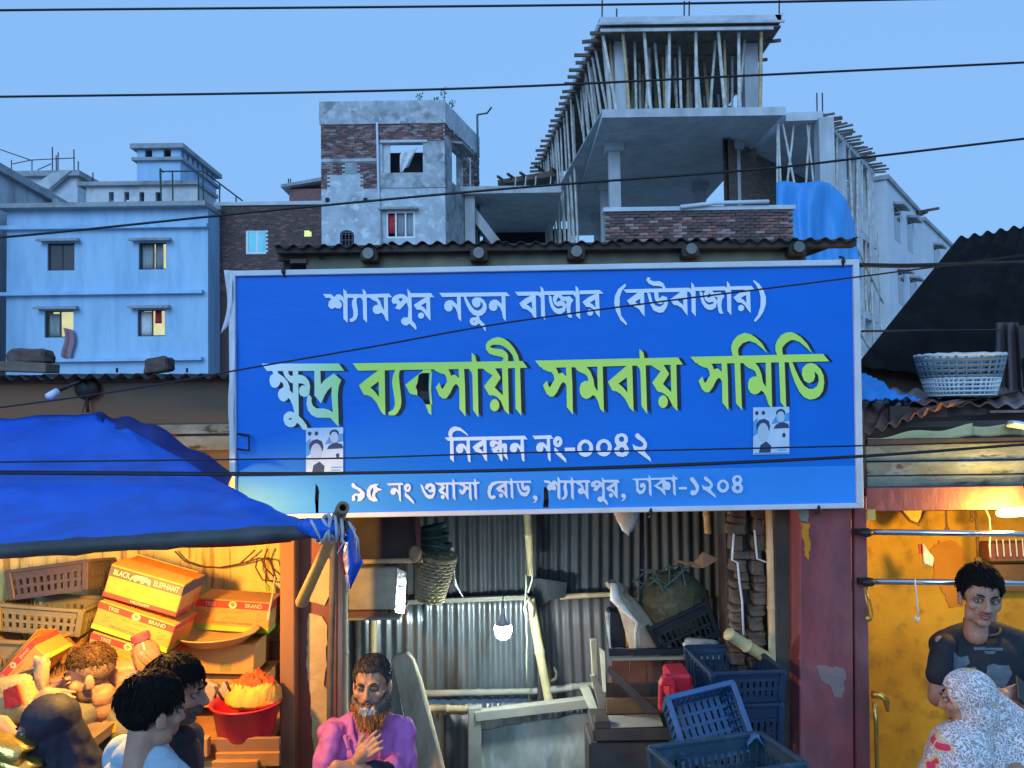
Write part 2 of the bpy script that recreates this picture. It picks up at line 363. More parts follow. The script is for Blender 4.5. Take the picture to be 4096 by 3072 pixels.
# ---- brick laying
def bricks(mb, r, Y, holes=(), bw=.24, bh=.075, gap=.012, dep=.03, skip=0., face=None):
    x0, x1, z0, z1 = r; j = 0; z = z0
    while z < z1:
        x = x0 - (bw / 2 if j % 2 else 0)
        while x < x1:
            a = max(x, x0); b = min(x + bw - gap, x1); cx = (a + b) / 2; cz = z + bh / 2
            if b - a > .04 and not any(h[0] < cx < h[1] and h[2] < cz < h[3] for h in holes) and rnd.random() > skip:
                o = rnd.uniform(0, dep); mi = rnd.choices((0, 1, 2), (4, 4, 2))[0]
                if face is None: mb.box2((a, Y - dep + o, z), (b, Y + .01, z + bh - gap), mi)
                else: face(mb, a, b, z, z + bh - gap, o, mi)
            x += bw
        z += bh; j += 1
BR = ['brick_red', 'brick_dark', 'brick_pale']
# ---- low dark brick house with the teal window
Y = 35.4; t = thing('brick_house', 'dark brick house with bright teal window and small lit window', 'building', (W(1080, 900, Y).x, Y, 0))
r = rect(868, 808, 1300, 1090, Y); w1 = rect(983, 918, 1072, 1017, Y); w2 = rect(1212, 918, 1248, 948, Y)
m = MB(); wallh(m, (r[0], r[1], 0, r[3]), [w1, w2], Y, .25); m.box2((r[0] + .01, Y + .25, 0), (r[0] + .3, Y + 6, r[3])); mk('wall', m, 'brick_dark', t)
m = MB(); bricks(m, (r[0], r[1], W(1000, 1180, Y).z, r[3] - .15), Y, [w1, w2], skip=.06, bw=.25, bh=.085); o = mk('brickwork', m, ['brick_dark', 'brick_dark', 'brick_red'], t); o['kind'] = 'stuff'
m = MB(); m.box2((r[0] - .1, Y - .1, r[3] - .15), (r[1], Y + 3, r[3])); mk('roof_edge', m, 'concrete', t)
window(t, w1, Y, frame='white_frame', pane='curtain_teal', inset=.02, fw=.09); window(t, w2, Y, frame='dark_frame', pane='lit_small', cols=1, inset=.03, fw=.03)
r2 = rect(1157, 755, 1300, 808, Y + 1.5); m = MB(); m.box2((r2[0], Y + 1.5, r[3]), (r2[1], Y + 4, r2[3])); mk('roof_room', m, 'brick_red', t)
m = MB(); m.hexa([V((r2[0] - .3, Y + 1.2, r2[3])), V((r2[1], Y + 1.2, r2[3] + .3)), V((r2[1], Y + 1.2, r2[3] + .45)), V((r2[0] - .3, Y + 1.2, r2[3] + .13)), V((r2[0] - .3, Y + 4, r2[3])), V((r2[1], Y + 4, r2[3] + .3)), V((r2[1], Y + 4, r2[3] + .45)), V((r2[0] - .3, Y + 4, r2[3] + .13))]); mk('roof_slab', m, 'grey_trim', t)
for x in (1154, 1162, 1190): m = MB(); m.tube([W(x, 762, Y + 2), W(x, 715 if x < 1170 else 735, Y + 2)], .03, 5); mk('rebar', m, 'rebar', t)

# ---- brick tower
Y = 34; A = W(1285, 700, Y); B = W(1780, 700, Y); zt = W(1532, 410, Y).z; C = V((W(1915, 548, 38.6).x, 38.6, 0))
t = thing('brick_tower', 'tall part plastered brick house with open upper window and white drain pipe', 'building', (A.x, Y, 0))
wo_ = rect(1530, 572, 1692, 692, Y); wl = rect(1545, 845, 1660, 952, Y); wa = rect(1360, 920, 1416, 1010, Y)
m = MB(); wallh(m, (A.x, B.x, 0, zt), [wo_, wl, wa], Y, .3); m.box2((A.x, Y + .3, 0), (A.x + .3, Y + 6, zt)); mk('wall', m, 'plaster_light', t)
sd_ = V((C.x - B.x, C.y - B.y, 0)); Ls = sd_.length; su = sd_.normalized(); sn = V((su.y, -su.x, 0))
def S3(s, z, o=0): return V((B.x, B.y, 0)) + su * s + sn * o + V((0, 0, z))
m = MB(); hz0 = W(1830, 745, 35.5).z; hz1 = W(1830, 600, 35.5).z
for s0, s1, za, zb in ((0, .9, 0, zt), (.9, 2.3, 0, hz0), (.9, 2.3, hz1, zt), (2.3, Ls, 0, zt)): m.hexa([S3(s0, za), S3(s1, za), S3(s1, zb), S3(s0, zb), S3(s0, za, -.3), S3(s1, za, -.3), S3(s1, zb, -.3), S3(s0, zb, -.3)])
mk('side_wall', m, 'plaster_patch', t)
pz0 = W(1532, 497, Y).z; pl = W(1532, 752, Y).z
m = MB(); m.box2((A.x - .06, Y - .07, pz0), (B.x + .05, Y - .002, zt + .05)); mk('parapet_band', m, 'plaster_patch', t)
m = MB(); m.hexa([S3(-.02, pz0, .01), S3(Ls + .1, pz0, .01), S3(Ls + .1, zt + .05, .01), S3(-.02, zt + .05, .01), S3(-.02, pz0, -.1), S3(Ls + .1, pz0, -.1), S3(Ls + .1, zt + .05, -.1), S3(-.02, zt + .05, -.1)]); mk('parapet_band', m, 'concrete', t)
m = MB(); bricks(m, (A.x, W(1510, 600, Y).x, pl, pz0), Y, [rect(1380, 640, 1430, 700, Y), rect(1320, 700, 1450, 760, Y), rect(1285, 640, 1510, 650, Y)], bw=.25, bh=.083, dep=.05)
bricks(m, (W(1512, 600, Y).x, B.x, W(1600, 572, Y).z, pz0), Y, [], bw=.25, bh=.083, dep=.05)
bricks(m, (B.x - .4, B.x, W(1600, 600, Y).z, W(1600, 572, Y).z), Y, bw=.25, bh=.083)
def sf(mb, a, b, za, zb, o, mi): mb.hexa([S3(a, za, .03 - o), S3(b, za, .03 - o), S3(b, zb, .03 - o), S3(a, zb, .03 - o), S3(a, za, -.01), S3(b, za, -.01), S3(b, zb, -.01), S3(a, zb, -.01)], mi)
bricks(m, (0, Ls, hz1 + .2, pz0), 0, bw=.25, bh=.083, face=sf); bricks(m, (2.4, Ls, pl + .4, hz1 + .2), 0, bw=.25, bh=.083, face=sf, skip=.25)
o = mk('brickwork', m, BR, t); o['kind'] = 'stuff'
m = MB(); m.box2((W(1285, 645, Y).x, Y - .06, W(1400, 648, Y).z), (W(1508, 645, Y).x, Y, W(1400, 636, Y).z)); mk('lintel_band', m, 'plaster_patch', t)
m = MB()
for i in range(8):
    for j in range(9):
        q = W(1382 + i * 6 + (j % 2) * 3, 642 + j * 6.3, Y); m.box((q.x, Y - .01, q.z), (.04, .05, .035))
mk('vent_screen', m, 'concrete_pale', t)
m = MB(); m.box2((W(1512, 700, Y).x, Y - .05, W(1600, 752, Y).z), (B.x, Y - .003, wo_[2])); m.box2((wo_[1], Y - .05, wo_[2]), (B.x, Y - .003, wo_[3] + .05)); mk('plaster_panel', m, 'plaster_patch', t)
m = MB(); m.box2((wo_[0] - .1, Y - .1, wo_[3]), (wo_[1] + .2, Y, wo_[3] + .1)); mk('window_lintel', m, 'concrete', t)
m = MB(); m.box2((wo_[0] - .1, Y + 1.6, wo_[2] - .1), (wo_[1] + .1, Y + 1.7, wo_[3] + .1)); mk('room_back', m, 'room_dark', t)
m = MB(); m.box2((wo_[0], Y + .12, wo_[2]), (wo_[0] + .3, Y + .2, wo_[3])); mk('shutter', m, 'concrete', t)
window(t, wl, Y, frame='white_frame', pane=None, cols=3, inset=.03, fw=.07, curtain=[(.05, .3, .2, .9, 'cloth_red'), (.36, .6, 0, 1, 'curtain_grey'), (.62, .98, 0, 1, 'curtain_grey')])
m = MB(); m.box2((wl[0] - .3, Y - .3, wl[3] + .03), (wl[1] + .15, Y, wl[3] + .12)); mk('window_hood', m, 'grey_trim', t)
m = MB()
for i in range(4): x = lerp(wa[0], wa[1], (i + .5) / 4); m.box2((x - .015, Y + .05, wa[2]), (x + .015, Y + .08, wa[3]))
for k in range(3): z = lerp(wa[2], wa[3], .3 + .25 * k); m.box2((wa[0], Y + .04, z), (wa[1], Y + .05, z + .03))
wn = mk('arched_vent', m, 'dark_frame', t); m = MB(); m.box2((wa[0], Y + .5, wa[2]), (wa[1], Y + .55, wa[3])); mk('room_back', m, 'room_dark', wn)
for s_ in (-1, 1):
    m = MB(); xc = (wa[0] + wa[1]) / 2; hw = (wa[1] - wa[0]) / 2; pts = [V((xc + s_ * hw, Y - .004, wa[3] + .01))] + [V((xc + s_ * hw * math.sin(k / 6 * math.pi / 2), Y - .004, wa[3] - hw * .7 * (1 - math.cos(k / 6 * math.pi / 2)))) for k in range(7)]
    m.prism(pts, (0, .1, 0)); mk('arch_corner', m, 'plaster_light', wn)
m = MB(); m.tube([W(1508, 490, Y - .15), W(1514, 760, Y - .15), W(1524, 985, Y - .15)], .05, 8); mk('drain_pipe', m, 'white_paint', t, smooth=True)
for p in ((1310, 800), (1462, 800)): m = MB(); q = W(*p, Y); m.box2((q.x - .08, Y - .06, q.z - .08), (q.x + .08, Y + .02, q.z + .08)); mk('putlog_end', m, 'room_dark', t)
m = MB(); m.hexa([S3(.85, hz1, .5), S3(2.4, hz1, .5), S3(2.4, hz1 + .1, .5), S3(.85, hz1 + .1, .5), S3(.85, hz1 + .1, 0), S3(2.4, hz1 + .1, 0), S3(2.4, hz1 + .2, 0), S3(.85, hz1 + .2, 0)]); mk('window_hood', m, 'grey_trim', t)
m = MB(); m.hexa([S3(.8, hz0 - .1, -.9), S3(2.4, hz0 - .1, -.9), S3(2.4, hz1 + .1, -.9), S3(.8, hz1 + .1, -.9), S3(.8, hz0 - .1, -1), S3(2.4, hz0 - .1, -1), S3(2.4, hz1 + .1, -1), S3(.8, hz1 + .1, -1)]); mk('room_back', m, 'room_dark', t)
for s in (3.0, 4.2): m = MB(); m.tube([S3(s, zt - 1.5 if s < 4 else zt + .9, .12), S3(s, 5.5, .12)], .05, 6); mk('drain_pipe', m, 'white_paint' if s < 4 else 'railing', t)
m = MB(); m.tube([S3(4.2, zt + .9, .12), S3(4.2, zt + .92, .6), S3(3.9, zt + 1.05, .9)], .04, 6); mk('roof_pipe', m, 'railing', t)
lc = MB(); q = V((wo_[0] * .35 + wo_[1] * .65, Y - .12, wo_[2]))
lc.grid(lambda u, v: V((q.x - .35 + u * .75 * (1 - .55 * v), Y - .12 - .1 * math.sin(u * 8 + v * 3), wo_[2] + .75 - v * .8 + u * .3)), 10, 10, th=(0, .03, 0)); solo('laundry', lc, 'cloth_white', 'pale laundry hanging in the open upper window of the brick tower', 'laundry', smooth=True)
for i, (x, y0_, y1_) in enumerate(((1675, 405, 372), (1745, 404, 388), (1775, 402, 352), (1805, 425, 405))):
    p = thing('roof_weed', ('thin bare weed on the brick tower roof, leftmost', 'low leafy weed on the brick tower roof, second from left', 'tallest crooked weed on the brick tower roof corner', 'small leafy weed just right of the brick tower roof corner')[i], 'plant', W(x, y0_, Y + .3 + (i == 3) * .6))
    b0 = W(x, y0_ + 6, Y + .3 + (i == 3) * .6); tp = W(x + 3 - 6 * (i == 2), y1_, Y + .3 + (i == 3) * .6); m = MB(); m.tube([b0, b0.lerp(tp, .5) + V((.05, 0, 0)), tp], [.02, .015, .008], 5); mk('stem', m, 'leaf', p)
    m = MB()
    for k in range(26):
        c = b0.lerp(tp, rnd.uniform(.25, 1)) + V((rnd.uniform(-.14, .14), rnd.uniform(-.1, .1), rnd.uniform(-.06, .06))); u = V((rnd.uniform(-1, 1), rnd.uniform(-1, 1), rnd.uniform(-1, 1))).normalized() * .05; v_ = u.orthogonal().normalized() * .03
        m.add([c - u, c + v_, c + u, c - v_], [(0, 1, 2, 3)])
    mk('leaves', m, 'leaf', p)

# ---- concrete building under construction
Y = 28; zs = W(2770, 452, Y).z; zT = W(2770, 80, Y).z
t = thing('construction_building', 'unfinished concrete building with bamboo props under its top slab', 'building', (6, Y, 0))
x0 = W(2410, 460, Y).x; x1 = W(3135, 440, Y).x; YB = 47
m = MB(); m.box2((x0, Y, zs - .1), (x1, YB, zs + .14)); mk('floor_slab', m, 'concrete', t)
m = MB(); m.box2((x0 - .02, Y - .04, zs - .13), (x1 + .05, Y + .02, zs + .16)); mk('slab_edge', m, 'concrete_pale', t)
def colm(x, y, zb, zt_, s=.42): mm = MB(); mm.box2((x - s / 2, y - s / 2, zb), (x + s / 2, y + s / 2, zt_)); mm.box2((x - s * .8, y - s * .8, zt_ - .3), (x + s * .8, y + s * .8, zt_)) if zb < 1 else None; return mk('column', mm, 'concrete_pale', t)
for yy in (31, 36.5, 42): colm(x0 + .75 + .05 * (yy - 31), yy, 0, zs - .1)
for yy in (31, 36.5, 42): colm(x1 - .95, yy, 0, zs - .1)
colm(x0 + .8, Y + 1.2, zs + .14, zT - .15); colm(x1 - .7, Y + 1.5, zs + .14, zT - .15, .5)
# upper storey
L0 = W(2400, 60, Y); L1 = W(2150, 660, 44.7); Rr = W(3125, 60, Y)
pts = [V((L0.x, Y, zT - .1)), V((Rr.x, Y, zT - .1)), V((Rr.x + .2, 44.7, zT - .1)), V((L1.x, 44.7, zT - .1))]
m = MB(); m.prism(pts, (0, 0, .25)); mk('top_slab', m, 'concrete', t)
m = MB(); m.prism([p + V((0, .05, -.16)) for p in pts], (0, 0, .05)); mk('formwork_board', m, 'formwork', t)
for k in range(16):
    f = k / 15; yy = lerp(Y + .1, 44, f); m = MB(); m.box2((lerp(L0.x, L1.x, f) + .05, yy, zT - .28), (Rr.x - .1, yy + .1, zT - .162)); mk('formwork_joist', m, 'formwork', t)
m = MB(); m.box2((L0.x - .1, Y - .05, zT - .14), (Rr.x + .1, Y + .0, zT - .06)); m.box2((L0.x, Y - .08, zT - .4), (Rr.x - .3, Y - .02, zT - .3)); mk('edge_board', m, 'concrete_pale', t)
m = MB(); m.prism([W(3120, 95, Y), W(3140, 48, Y), W(3100, 60, Y), W(3085, 160, Y + 1)], (0, .3, 0)); mk('edge_board', m, 'concrete', t)
# projecting formwork stubs down the left side
for k in range(25):
    f = (k / 24) ** 1.05; yy = lerp(Y + .2, 44.5, f); xx = lerp(L0.x, L1.x, f); m = MB(); m.beam((xx - rnd.uniform(.3, .6), yy, zT - .32 + rnd.uniform(-.04, .04)), (xx + .4, yy, zT - .3), .09, .11); mk('formwork_stub', m, 'formwork', t)
for k in range(5):
    yy = Y + 1 + k * 1.6; m = MB(); m.beam((Rr.x - .2, yy, zT - .35), (Rr.x + rnd.uniform(.2, .5), yy, zT - .3), .09, .1); mk('formwork_stub', m, 'formwork', t)
def prop(a, b, r=.06, mt='bamboo_grey'): return mk('bamboo_prop', bamboo(a, b, r, 6, 1.1, .06), mt, t, smooth=True)
rowY = Y + .25
for xb, xt in ((2465, 2408), (2515, 2492), (2605, 2578), (2672, 2680), (2790, 2785), (2900, 2875), (2955, 2958), (3040, 3048)):
    a = W(xb, 440, rowY); b = W(xt, 95, rowY); prop((a.x, rowY, zs + .14), (b.x, rowY + rnd.uniform(0, .2), zT - .2), .075, 'bamboo_tan' if xt in (2492, 3048) else 'bamboo_grey')
for row, n in ((1.3, 11), (2.6, 11), (4.2, 11), (6, 10), (8.5, 10), (11.5, 9)):
    for k in range(n):
        x = lerp(x0 + .5, x1 - .5, (k + rnd.uniform(.1, .9)) / n); prop((x, Y + row, zs + .14), (x + rnd.uniform(-.25, .25), Y + row + rnd.uniform(-.3, .3), zT - .2), .062, rnd.choice(('bamboo_grey', 'bamboo_grey', 'bamboo_tan')))
for k in range(30):     # leaning props along the left side, standing on the ground beside the building
    f = k / 29; yy = lerp(Y + .5, 44, f); xx = lerp(L0.x, L1.x, f); prop((xx + .35 + rnd.uniform(0, .3), yy + .2, zs + .14 if xx + .6 > x0 else 6.0), (xx + .05 + rnd.uniform(0, .25), yy, zT - .2), .06)
m = MB(); m.hexa([V((x0 - .0, Y + .1, zs + .15)), V((x0 + .3, Y + .1, zs + .15)), V((x0 + .3, Y + .1, zs + .2)), V((x0, Y + .1, zs + .2)), V((L1.x, 44.5, zs + .15)), V((x0 + .3, 44.5, zs + .15)), V((x0 + .3, 44.5, zs + .2)), V((L1.x, 44.5, zs + .2))]); mk('side_slab', m, 'concrete', t)
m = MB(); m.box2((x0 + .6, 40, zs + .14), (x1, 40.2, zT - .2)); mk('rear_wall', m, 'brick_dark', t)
for x, y in ((2407, 0), (2465, 35), (2735, 5), (2755, 5), (3115, -2)): m = MB(); q = W(x, 65, Y + .6); m.tube([V((q.x, q.y, zT + .1)), W(x + 2, y, Y + .6)], .028, 5); mk('rebar', m, 'rebar', t)
# low annex on the left with its stair
ya = 36; zA = W(2040, 757, ya).z; xa0 = W(1850, 757, ya).x; xa1 = W(2245, 757, ya).x
m = MB(); m.box2((xa0, ya, zA - .15), (xa1, 45, zA + .12)); mk('annex_slab', m, 'concrete', t)
m = MB(); m.box2((xa0 - .1, ya - .05, zA - .18), (xa1, ya + .02, zA + .14)); mk('slab_edge', m, 'concrete_pale', t)
q = W(1880, 850, ya + .5); m = MB(); m.box2((q.x - .22, ya + .3, 0), (q.x + .22, ya + .75, zA - .15)); mk('column', m, 'concrete_pale', t)
m = MB(); m.prism([W(1900, 828, ya + .8), W(2000, 960, ya + .8), W(1985, 1000, ya + .8), W(1900, 890, ya + .8)], (0, 1.2, 0)); mk('stair_slab', m, 'concrete_pale', t)
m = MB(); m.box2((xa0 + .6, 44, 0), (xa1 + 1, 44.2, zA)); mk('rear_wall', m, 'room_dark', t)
m = MB(); m.prism([W(1990, 720, ya + 3), W(2245, 675, ya + 3), W(2245, 700, ya + 3), W(1995, 735, ya + 3)], (0, 4, 0)); mk('formwork_board', m, 'formwork', t)
for k, (x, y) in enumerate(((1990, 705), (2000, 722), (2030, 695), (2080, 690), (2140, 660), (2205, 672))): m = MB(); m.beam(W(x, y, ya + 2.5), W(x + 35, y + 25, ya + 3.5), .1, .1); mk('formwork_stub', m, 'formwork', t)
for x in (2060, 2100, 2140, 2200): m = MB(); bamboo(W(x, 752, ya + 3), W(x + 4, 705, ya + 3), .04, 6, mb=m); mk('bamboo_prop', m, 'bamboo_grey', t)

# right wing: storeys propped with bamboo, running back to the right
t = thing('bamboo_propped_wing', 'concrete wing with crossed bamboo poles and blue sheeting on the right', 'building', (10.5, 28, 0))
P0 = W(3290, 445, 28.3); P1 = W(3500, 700, 35.3); zw = W(3290, 450, 28.3).z
u = V((P1.x - P0.x, P1.y - P0.y, 0)); LW = u.length; u.normalize(); nrm = V((u.y, -u.x, 0))
def G(s, z, o=0): return V((P0.x, P0.y, 0)) + u * s + nrm * o + V((0, 0, z))
fl = [zw - 3.2 * k for k in range(4)]
for k, z in enumerate(fl):
    m = MB(); xl = W(3135, 450, 28.6).x
    m.prism([V((xl, 28.4, z - .25)), G(0, z - .25), G(LW, z - .25), G(LW, z - .25, -4), V((xl, 33, z - .25))], (0, 0, .3)); mk('floor_slab', m, 'concrete', t)
m = MB(); q = W(3295, 600, 28.5); m.box2((q.x - .26, 28.2, 0), (q.x + .26, 28.7, zw - .2)); mk('column', m, 'concrete_pale', t)
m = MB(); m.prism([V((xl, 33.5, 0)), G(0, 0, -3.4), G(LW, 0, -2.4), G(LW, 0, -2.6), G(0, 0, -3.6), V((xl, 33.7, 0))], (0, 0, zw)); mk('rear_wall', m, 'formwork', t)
for k in range(4):
    for s in (2.9, 5.4, 7.4): m = MB(); z = fl[k] - .25; m.hexa([G(s, z - 2.95), G(s + .4, z - 2.95), G(s + .4, z), G(s, z), G(s, z - 2.95, -.4), G(s + .4, z - 2.95, -.4), G(s + .4, z, -.4), G(s, z, -.4)]); mk('column', m, 'concrete', t)
def wp(a, b, r=.065): return mk('bamboo_prop', bamboo(a, b, r, 6, 1.1, .08), 'bamboo_grey', t, smooth=True)
for xb, xt in ((3115, 3113), (3150, 3180), (3205, 3135), (3225, 3243), (3270, 3232), (3128, 3116)): wp(V((W(xb, 720, 28.6).x, 28.8, fl[1])), V((W(xt, 480, 28.6).x, 28.7, zw - .25)), .05)
for k in range(9):
    s = .5 + k * .95; wp(G(s + rnd.uniform(-.5, .5), fl[1], -.1), G(s + rnd.uniform(-.3, .3), zw - .25, -.05))
for k in range(6):
    s = 2.2 + k * 1.1; wp(G(s + rnd.uniform(-.5, .5), fl[2], -.1), G(s + rnd.uniform(-.4, .4), fl[1] - .25, -.05))
for s in (4.5, 6.6, 8.3): wp(G(s, 0, .12), G(s - .1, fl[1] + .4, .12), .05)
for zz in (.62, .3): wp(G(.6, fl[1] - (zz - .62) * -10 + .2, .2), G(LW, fl[2] - (zz - .62) * -10 + .6, .2), .05)
for k in range(26):
    s = k / 25 * LW; m = MB(); m.beam(G(s, zw - .1, -.2), G(s + .3, zw - .05 + rnd.uniform(-.05, .1), rnd.uniform(.3, .6)), .06, .07); mk('formwork_stub', m, 'formwork', t)
for x in (3268, 3290): m = MB(); m.tube([W(x, 450, 28.4), W(x - 1, 372, 28.4)], .025, 5); mk('rebar', m, 'rebar', t)
# blue sheeting
c = MB()
def tf(u_, v_):
    top = V(W(lerp(3105, 3320, min(1, u_ / .62)), 728, 27.7)) if u_ < .62 else W(lerp(3320, 3425, (u_ - .62) / .38), lerp(728, 890, ((u_ - .62) / .38) ** 1.3), lerp(27.7, 28.6, (u_ - .62) / .38))
    bot = W(lerp(3100, 3440, u_), 1120, lerp(27.5, 28.5, u_ ** 2))
    p = top.lerp(bot, v_); return p + V((0, -.12 * math.sin(u_ * 17 + v_ * 2.5) - .1 * math.sin(u_ * 41 - v_ * 3) * v_, 0))
c.grid(tf, 40, 20, th=(0, .04, 0)); solo('blue_sheeting', c, 'tarp_light', 'light blue plastic sheeting draped over the construction site corner', 'sheeting', smooth=True)
# pale building continuing the row
for (a, b, nm, lb, wl_) in (((3545, 700, 36), (3682, 852, 43), 'white_block', 'pale grey block with hooded windows beside the bamboo props', [(1.5, 1), (4.7, 1), (2.0, 2), (5.0, 2)]), ((3692, 868, 43.6), (3830, 1030, 53), 'white_block', 'farthest pale block at the right end of the row', [(3, 1)])):
    a = W(*a); b = W(*b); z = a.z; uu = V((b.x - a.x, b.y - a.y, 0)); LL = uu.length; uu.normalize(); nn = V((uu.y, -uu.x, 0))
    t = thing(nm, lb, 'building', (a.x, a.y, 0))
    def H(s, zz, o=0): return V((a.x, a.y, 0)) + uu * s + nn * o + V((0, 0, zz))
    m = MB(); m.hexa([H(0, 0), H(LL, 0), H(LL, z - .2), H(0, z - .2), H(0, 0, -3), H(LL, 0, -3), H(LL, z - .2, -3), H(0, z - .2, -3)]); mk('wall', m, 'white_paint', t)
    m = MB(); m.hexa([H(-.1, z - .2, .12), H(LL + .1, z - .2, .12), H(LL + .1, z, .12), H(-.1, z, .12), H(-.1, z - .2, -3), H(LL + .1, z - .2, -3), H(LL + .1, z, -3), H(-.1, z, -3)]); mk('roof_edge', m, 'grey_trim', t)
    for s, k in wl_:
        zz = z - 1.1 - 2.9 * (k - 1) ; m = MB(); m.hexa([H(s, zz - 1.5, .01), H(s + 1.3, zz - 1.5, .01), H(s + 1.3, zz, .01), H(s, zz, .01), H(s, zz - 1.5, -.1), H(s + 1.3, zz - 1.5, -.1), H(s + 1.3, zz, -.1), H(s, zz, -.1)]); wn = mk('window', m, 'glass_dark', t)
        m = MB(); m.hexa([H(s - .2, zz, .45), H(s + 1.5, zz, .45), H(s + 1.5, zz + .1, .45), H(s - .2, zz + .1, .45), H(s - .2, zz + .08, 0), H(s + 1.5, zz + .08, 0), H(s + 1.5, zz + .2, 0), H(s - .2, zz + .2, 0)]); mk('window_hood', m, 'grey_trim', wn)
m = MB(); m.beam(W(3675, 848, 42), W(3755, 833, 41), .12, .12); m.box(W(3685, 850, 42), (.5, .4, .15)); solo('roof_beam', m, 'formwork', 'dark beam end jutting from the pale block roof corner', 'beam')

# ---- brick parapet in front of the construction building, every brick its own piece
Y = 24; r = rect(2420, 828, 3172, 985, Y); t = thing('brick_parapet', 'weathered red brick parapet wall above the tin roof', 'wall', (W(2800, 900, Y).x, Y, 0))
m = MB(); m.box2((r[0], Y, 0), (r[1], Y + .25, r[3] - .02)); mk('wall', m, 'mortar', t)
bp = {}
for mt in BR:
    bm_ = MB(); bm_.box(wloc(t), (.268, .10, .074)); o = mk('brick', bm_, mt, t); bp[mt] = o
zz = r[3] - .17; j = 0; used = set()
while zz > W(2800, 985, Y).z and j < 15:
    xx = r[0] + (.14 if j % 2 else 0) + .14
    while xx < r[1] - .12:
        mt = rnd.choices(BR, (4, 5, 3))[0] if not (j < 2 or (abs(xx - r[0] - 4.1) < .35)) else 'brick_dark'
        loc = V((xx, Y - .035 + rnd.uniform(-.02, .03), zz + rnd.uniform(-.004, .004))) ; rt = (rnd.uniform(-.01, .01), 0, rnd.uniform(-.02, .02))
        if mt not in used: used.add(mt); bp[mt].location = loc - wloc(t); bp[mt].rotation_euler = rt
        else: like(bp[mt], loc, t, 'brick', rt)
        xx += .282
    zz -= .088; j += 1
m = MB(); m.box2((r[0] - .05, Y - .12, r[3] - .12), (r[1] + .05, Y + .3, r[3])); mk('coping', m, 'concrete', t)
m = MB(); m.tube([W(2722, 828, Y - .2), W(2860, 812, Y - .2), W(3075, 806, Y - .2)], .06, 8); solo('plastic_pipe', m, 'white_paint', 'white plastic pipe lying along the brick parapet top', 'pipe', smooth=True)
# ================================================================== sheds, sign, awning, wires
D('tin_dark', (.060, .062, .058), rough=.55, metal=.25, var=.35, scale=3, streak=4, c2=(.10, .08, .06), cov=.4, s2=2, edge=.3)
D('tin_edge', (.05, .052, .056), rough=.5, metal=.3, var=.3, scale=4)
D('board_olive', (.21, .205, .15), var=.3, scale=2, streak=4, c2=(.11, .105, .08), cov=.4, s2=1.5, edge=.3)
D('board_brown', (.135, .10, .07), var=.2, scale=1.2, c2=(.085, .075, .06), cov=.42, s2=1.2, edge=.35)
D('wood_old', (.17, .135, .10), var=.35, scale=4, streak=.25, bump=.4)
D('wood_dark', (.055, .045, .04), var=.4, scale=5)
D('brick_block', (.12, .085, .075), var=.35, scale=12, bump=.6, bscale=60)
D('steel_ring', (.16, .165, .16), rough=.5, metal=.5)
D('sign_frame', (.62, .66, .70), rough=.45, var=.12, scale=3, c2=(.45, .48, .5), cov=.3, s2=6, edge=.2)
D('banner', (.010, .160, .64), rough=.45, var=.10, scale=1.1, spec=.15, bump=.5, bscale=2.2, streak=.35, c2=(.007, .178, .74), cov=.45, s2=.9, edge=.5)
D('banner_strip', (.04, .28, .80), rough=.45, var=.10, scale=1.1, spec=.15, bump=.12, bscale=5, streak=.35)
D('letter_white', (.80, .88, .95), rough=.5, var=.05, bump=0)
D('letter_pale', (.62, .76, .92), rough=.5, var=.08, bump=0)
D('letter_green', (.56, .90, .15), rough=.5, var=.05, bump=0, c2=(.60, .90, .14), cov=.5, s2=1, edge=.5)
D('letter_shadow', (.012, .018, .045), rough=.6, var=.1, bump=0)
D('cloth_strip', (.66, .70, .74), var=.12)
D('poster_paper', (.42, .64, .84), rough=.6, var=.12, scale=6, bump=0, c2=(.60, .72, .84), cov=.5, s2=7, edge=.3)
D('poster_blue', (.08, .34, .72), rough=.6, var=.1, bump=0)
D('poster_dark', (.03, .06, .14), rough=.6, var=.1, bump=0)
D('poster_skin', (.44, .58, .72), rough=.6, var=.08, bump=0)
D('rope', (.42, .46, .50), var=.25, scale=30)
D('bamboo_worn', (.26, .17, .10), var=.3, scale=9, c2=(.10, .08, .07), cov=.42, s2=8, edge=.3); D('pole_dark', (.055, .06, .065), var=.4, scale=7, rough=.6)
D('red_cloth', (.50, .03, .02), var=.2, rough=.6)
D('black_roof', (.008, .0075, .009), rough=.85, var=.5, scale=4, spec=.1, c2=(.02, .016, .016), cov=.36, s2=5, edge=.2)
D('rust_tin', (.15, .075, .06), rough=.6, metal=.2, var=.35, scale=3, c2=(.26, .20, .19), cov=.42, s2=4, edge=.25)
D('paint_green_grey', (.17, .20, .17), rough=.65, var=.35, scale=5, c2=(.27, .33, .33), cov=.42, s2=4, edge=.12, c3=(.05, .045, .035), cov3=.40, s3=8, streak=.4, bump=.4)
D('maroon_paint', (.25, .055, .062), rough=.6, var=.25, scale=3, c2=(.29, .16, .17), cov=.42, s2=2.2, edge=.4, c3=(.13, .05, .055), cov3=.40, s3=7, streak=2, bump=.35, bscale=30)
D('plastic_white', (.55, .62, .66), rough=.4, var=.12)
D('plastic_greyblue', (.16, .22, .26), rough=.45, var=.2)
D('sheet_blue', (.02, .22, .62), rough=.4, var=.25, scale=8)
D('paper_yellow', (.55, .50, .26), rough=.8, var=.2)
D('tube_white', (.75, .8, .85), rough=.3, var=.03)

D('curtain_sack', (.11, .085, .09), var=.3, scale=6, streak=6)
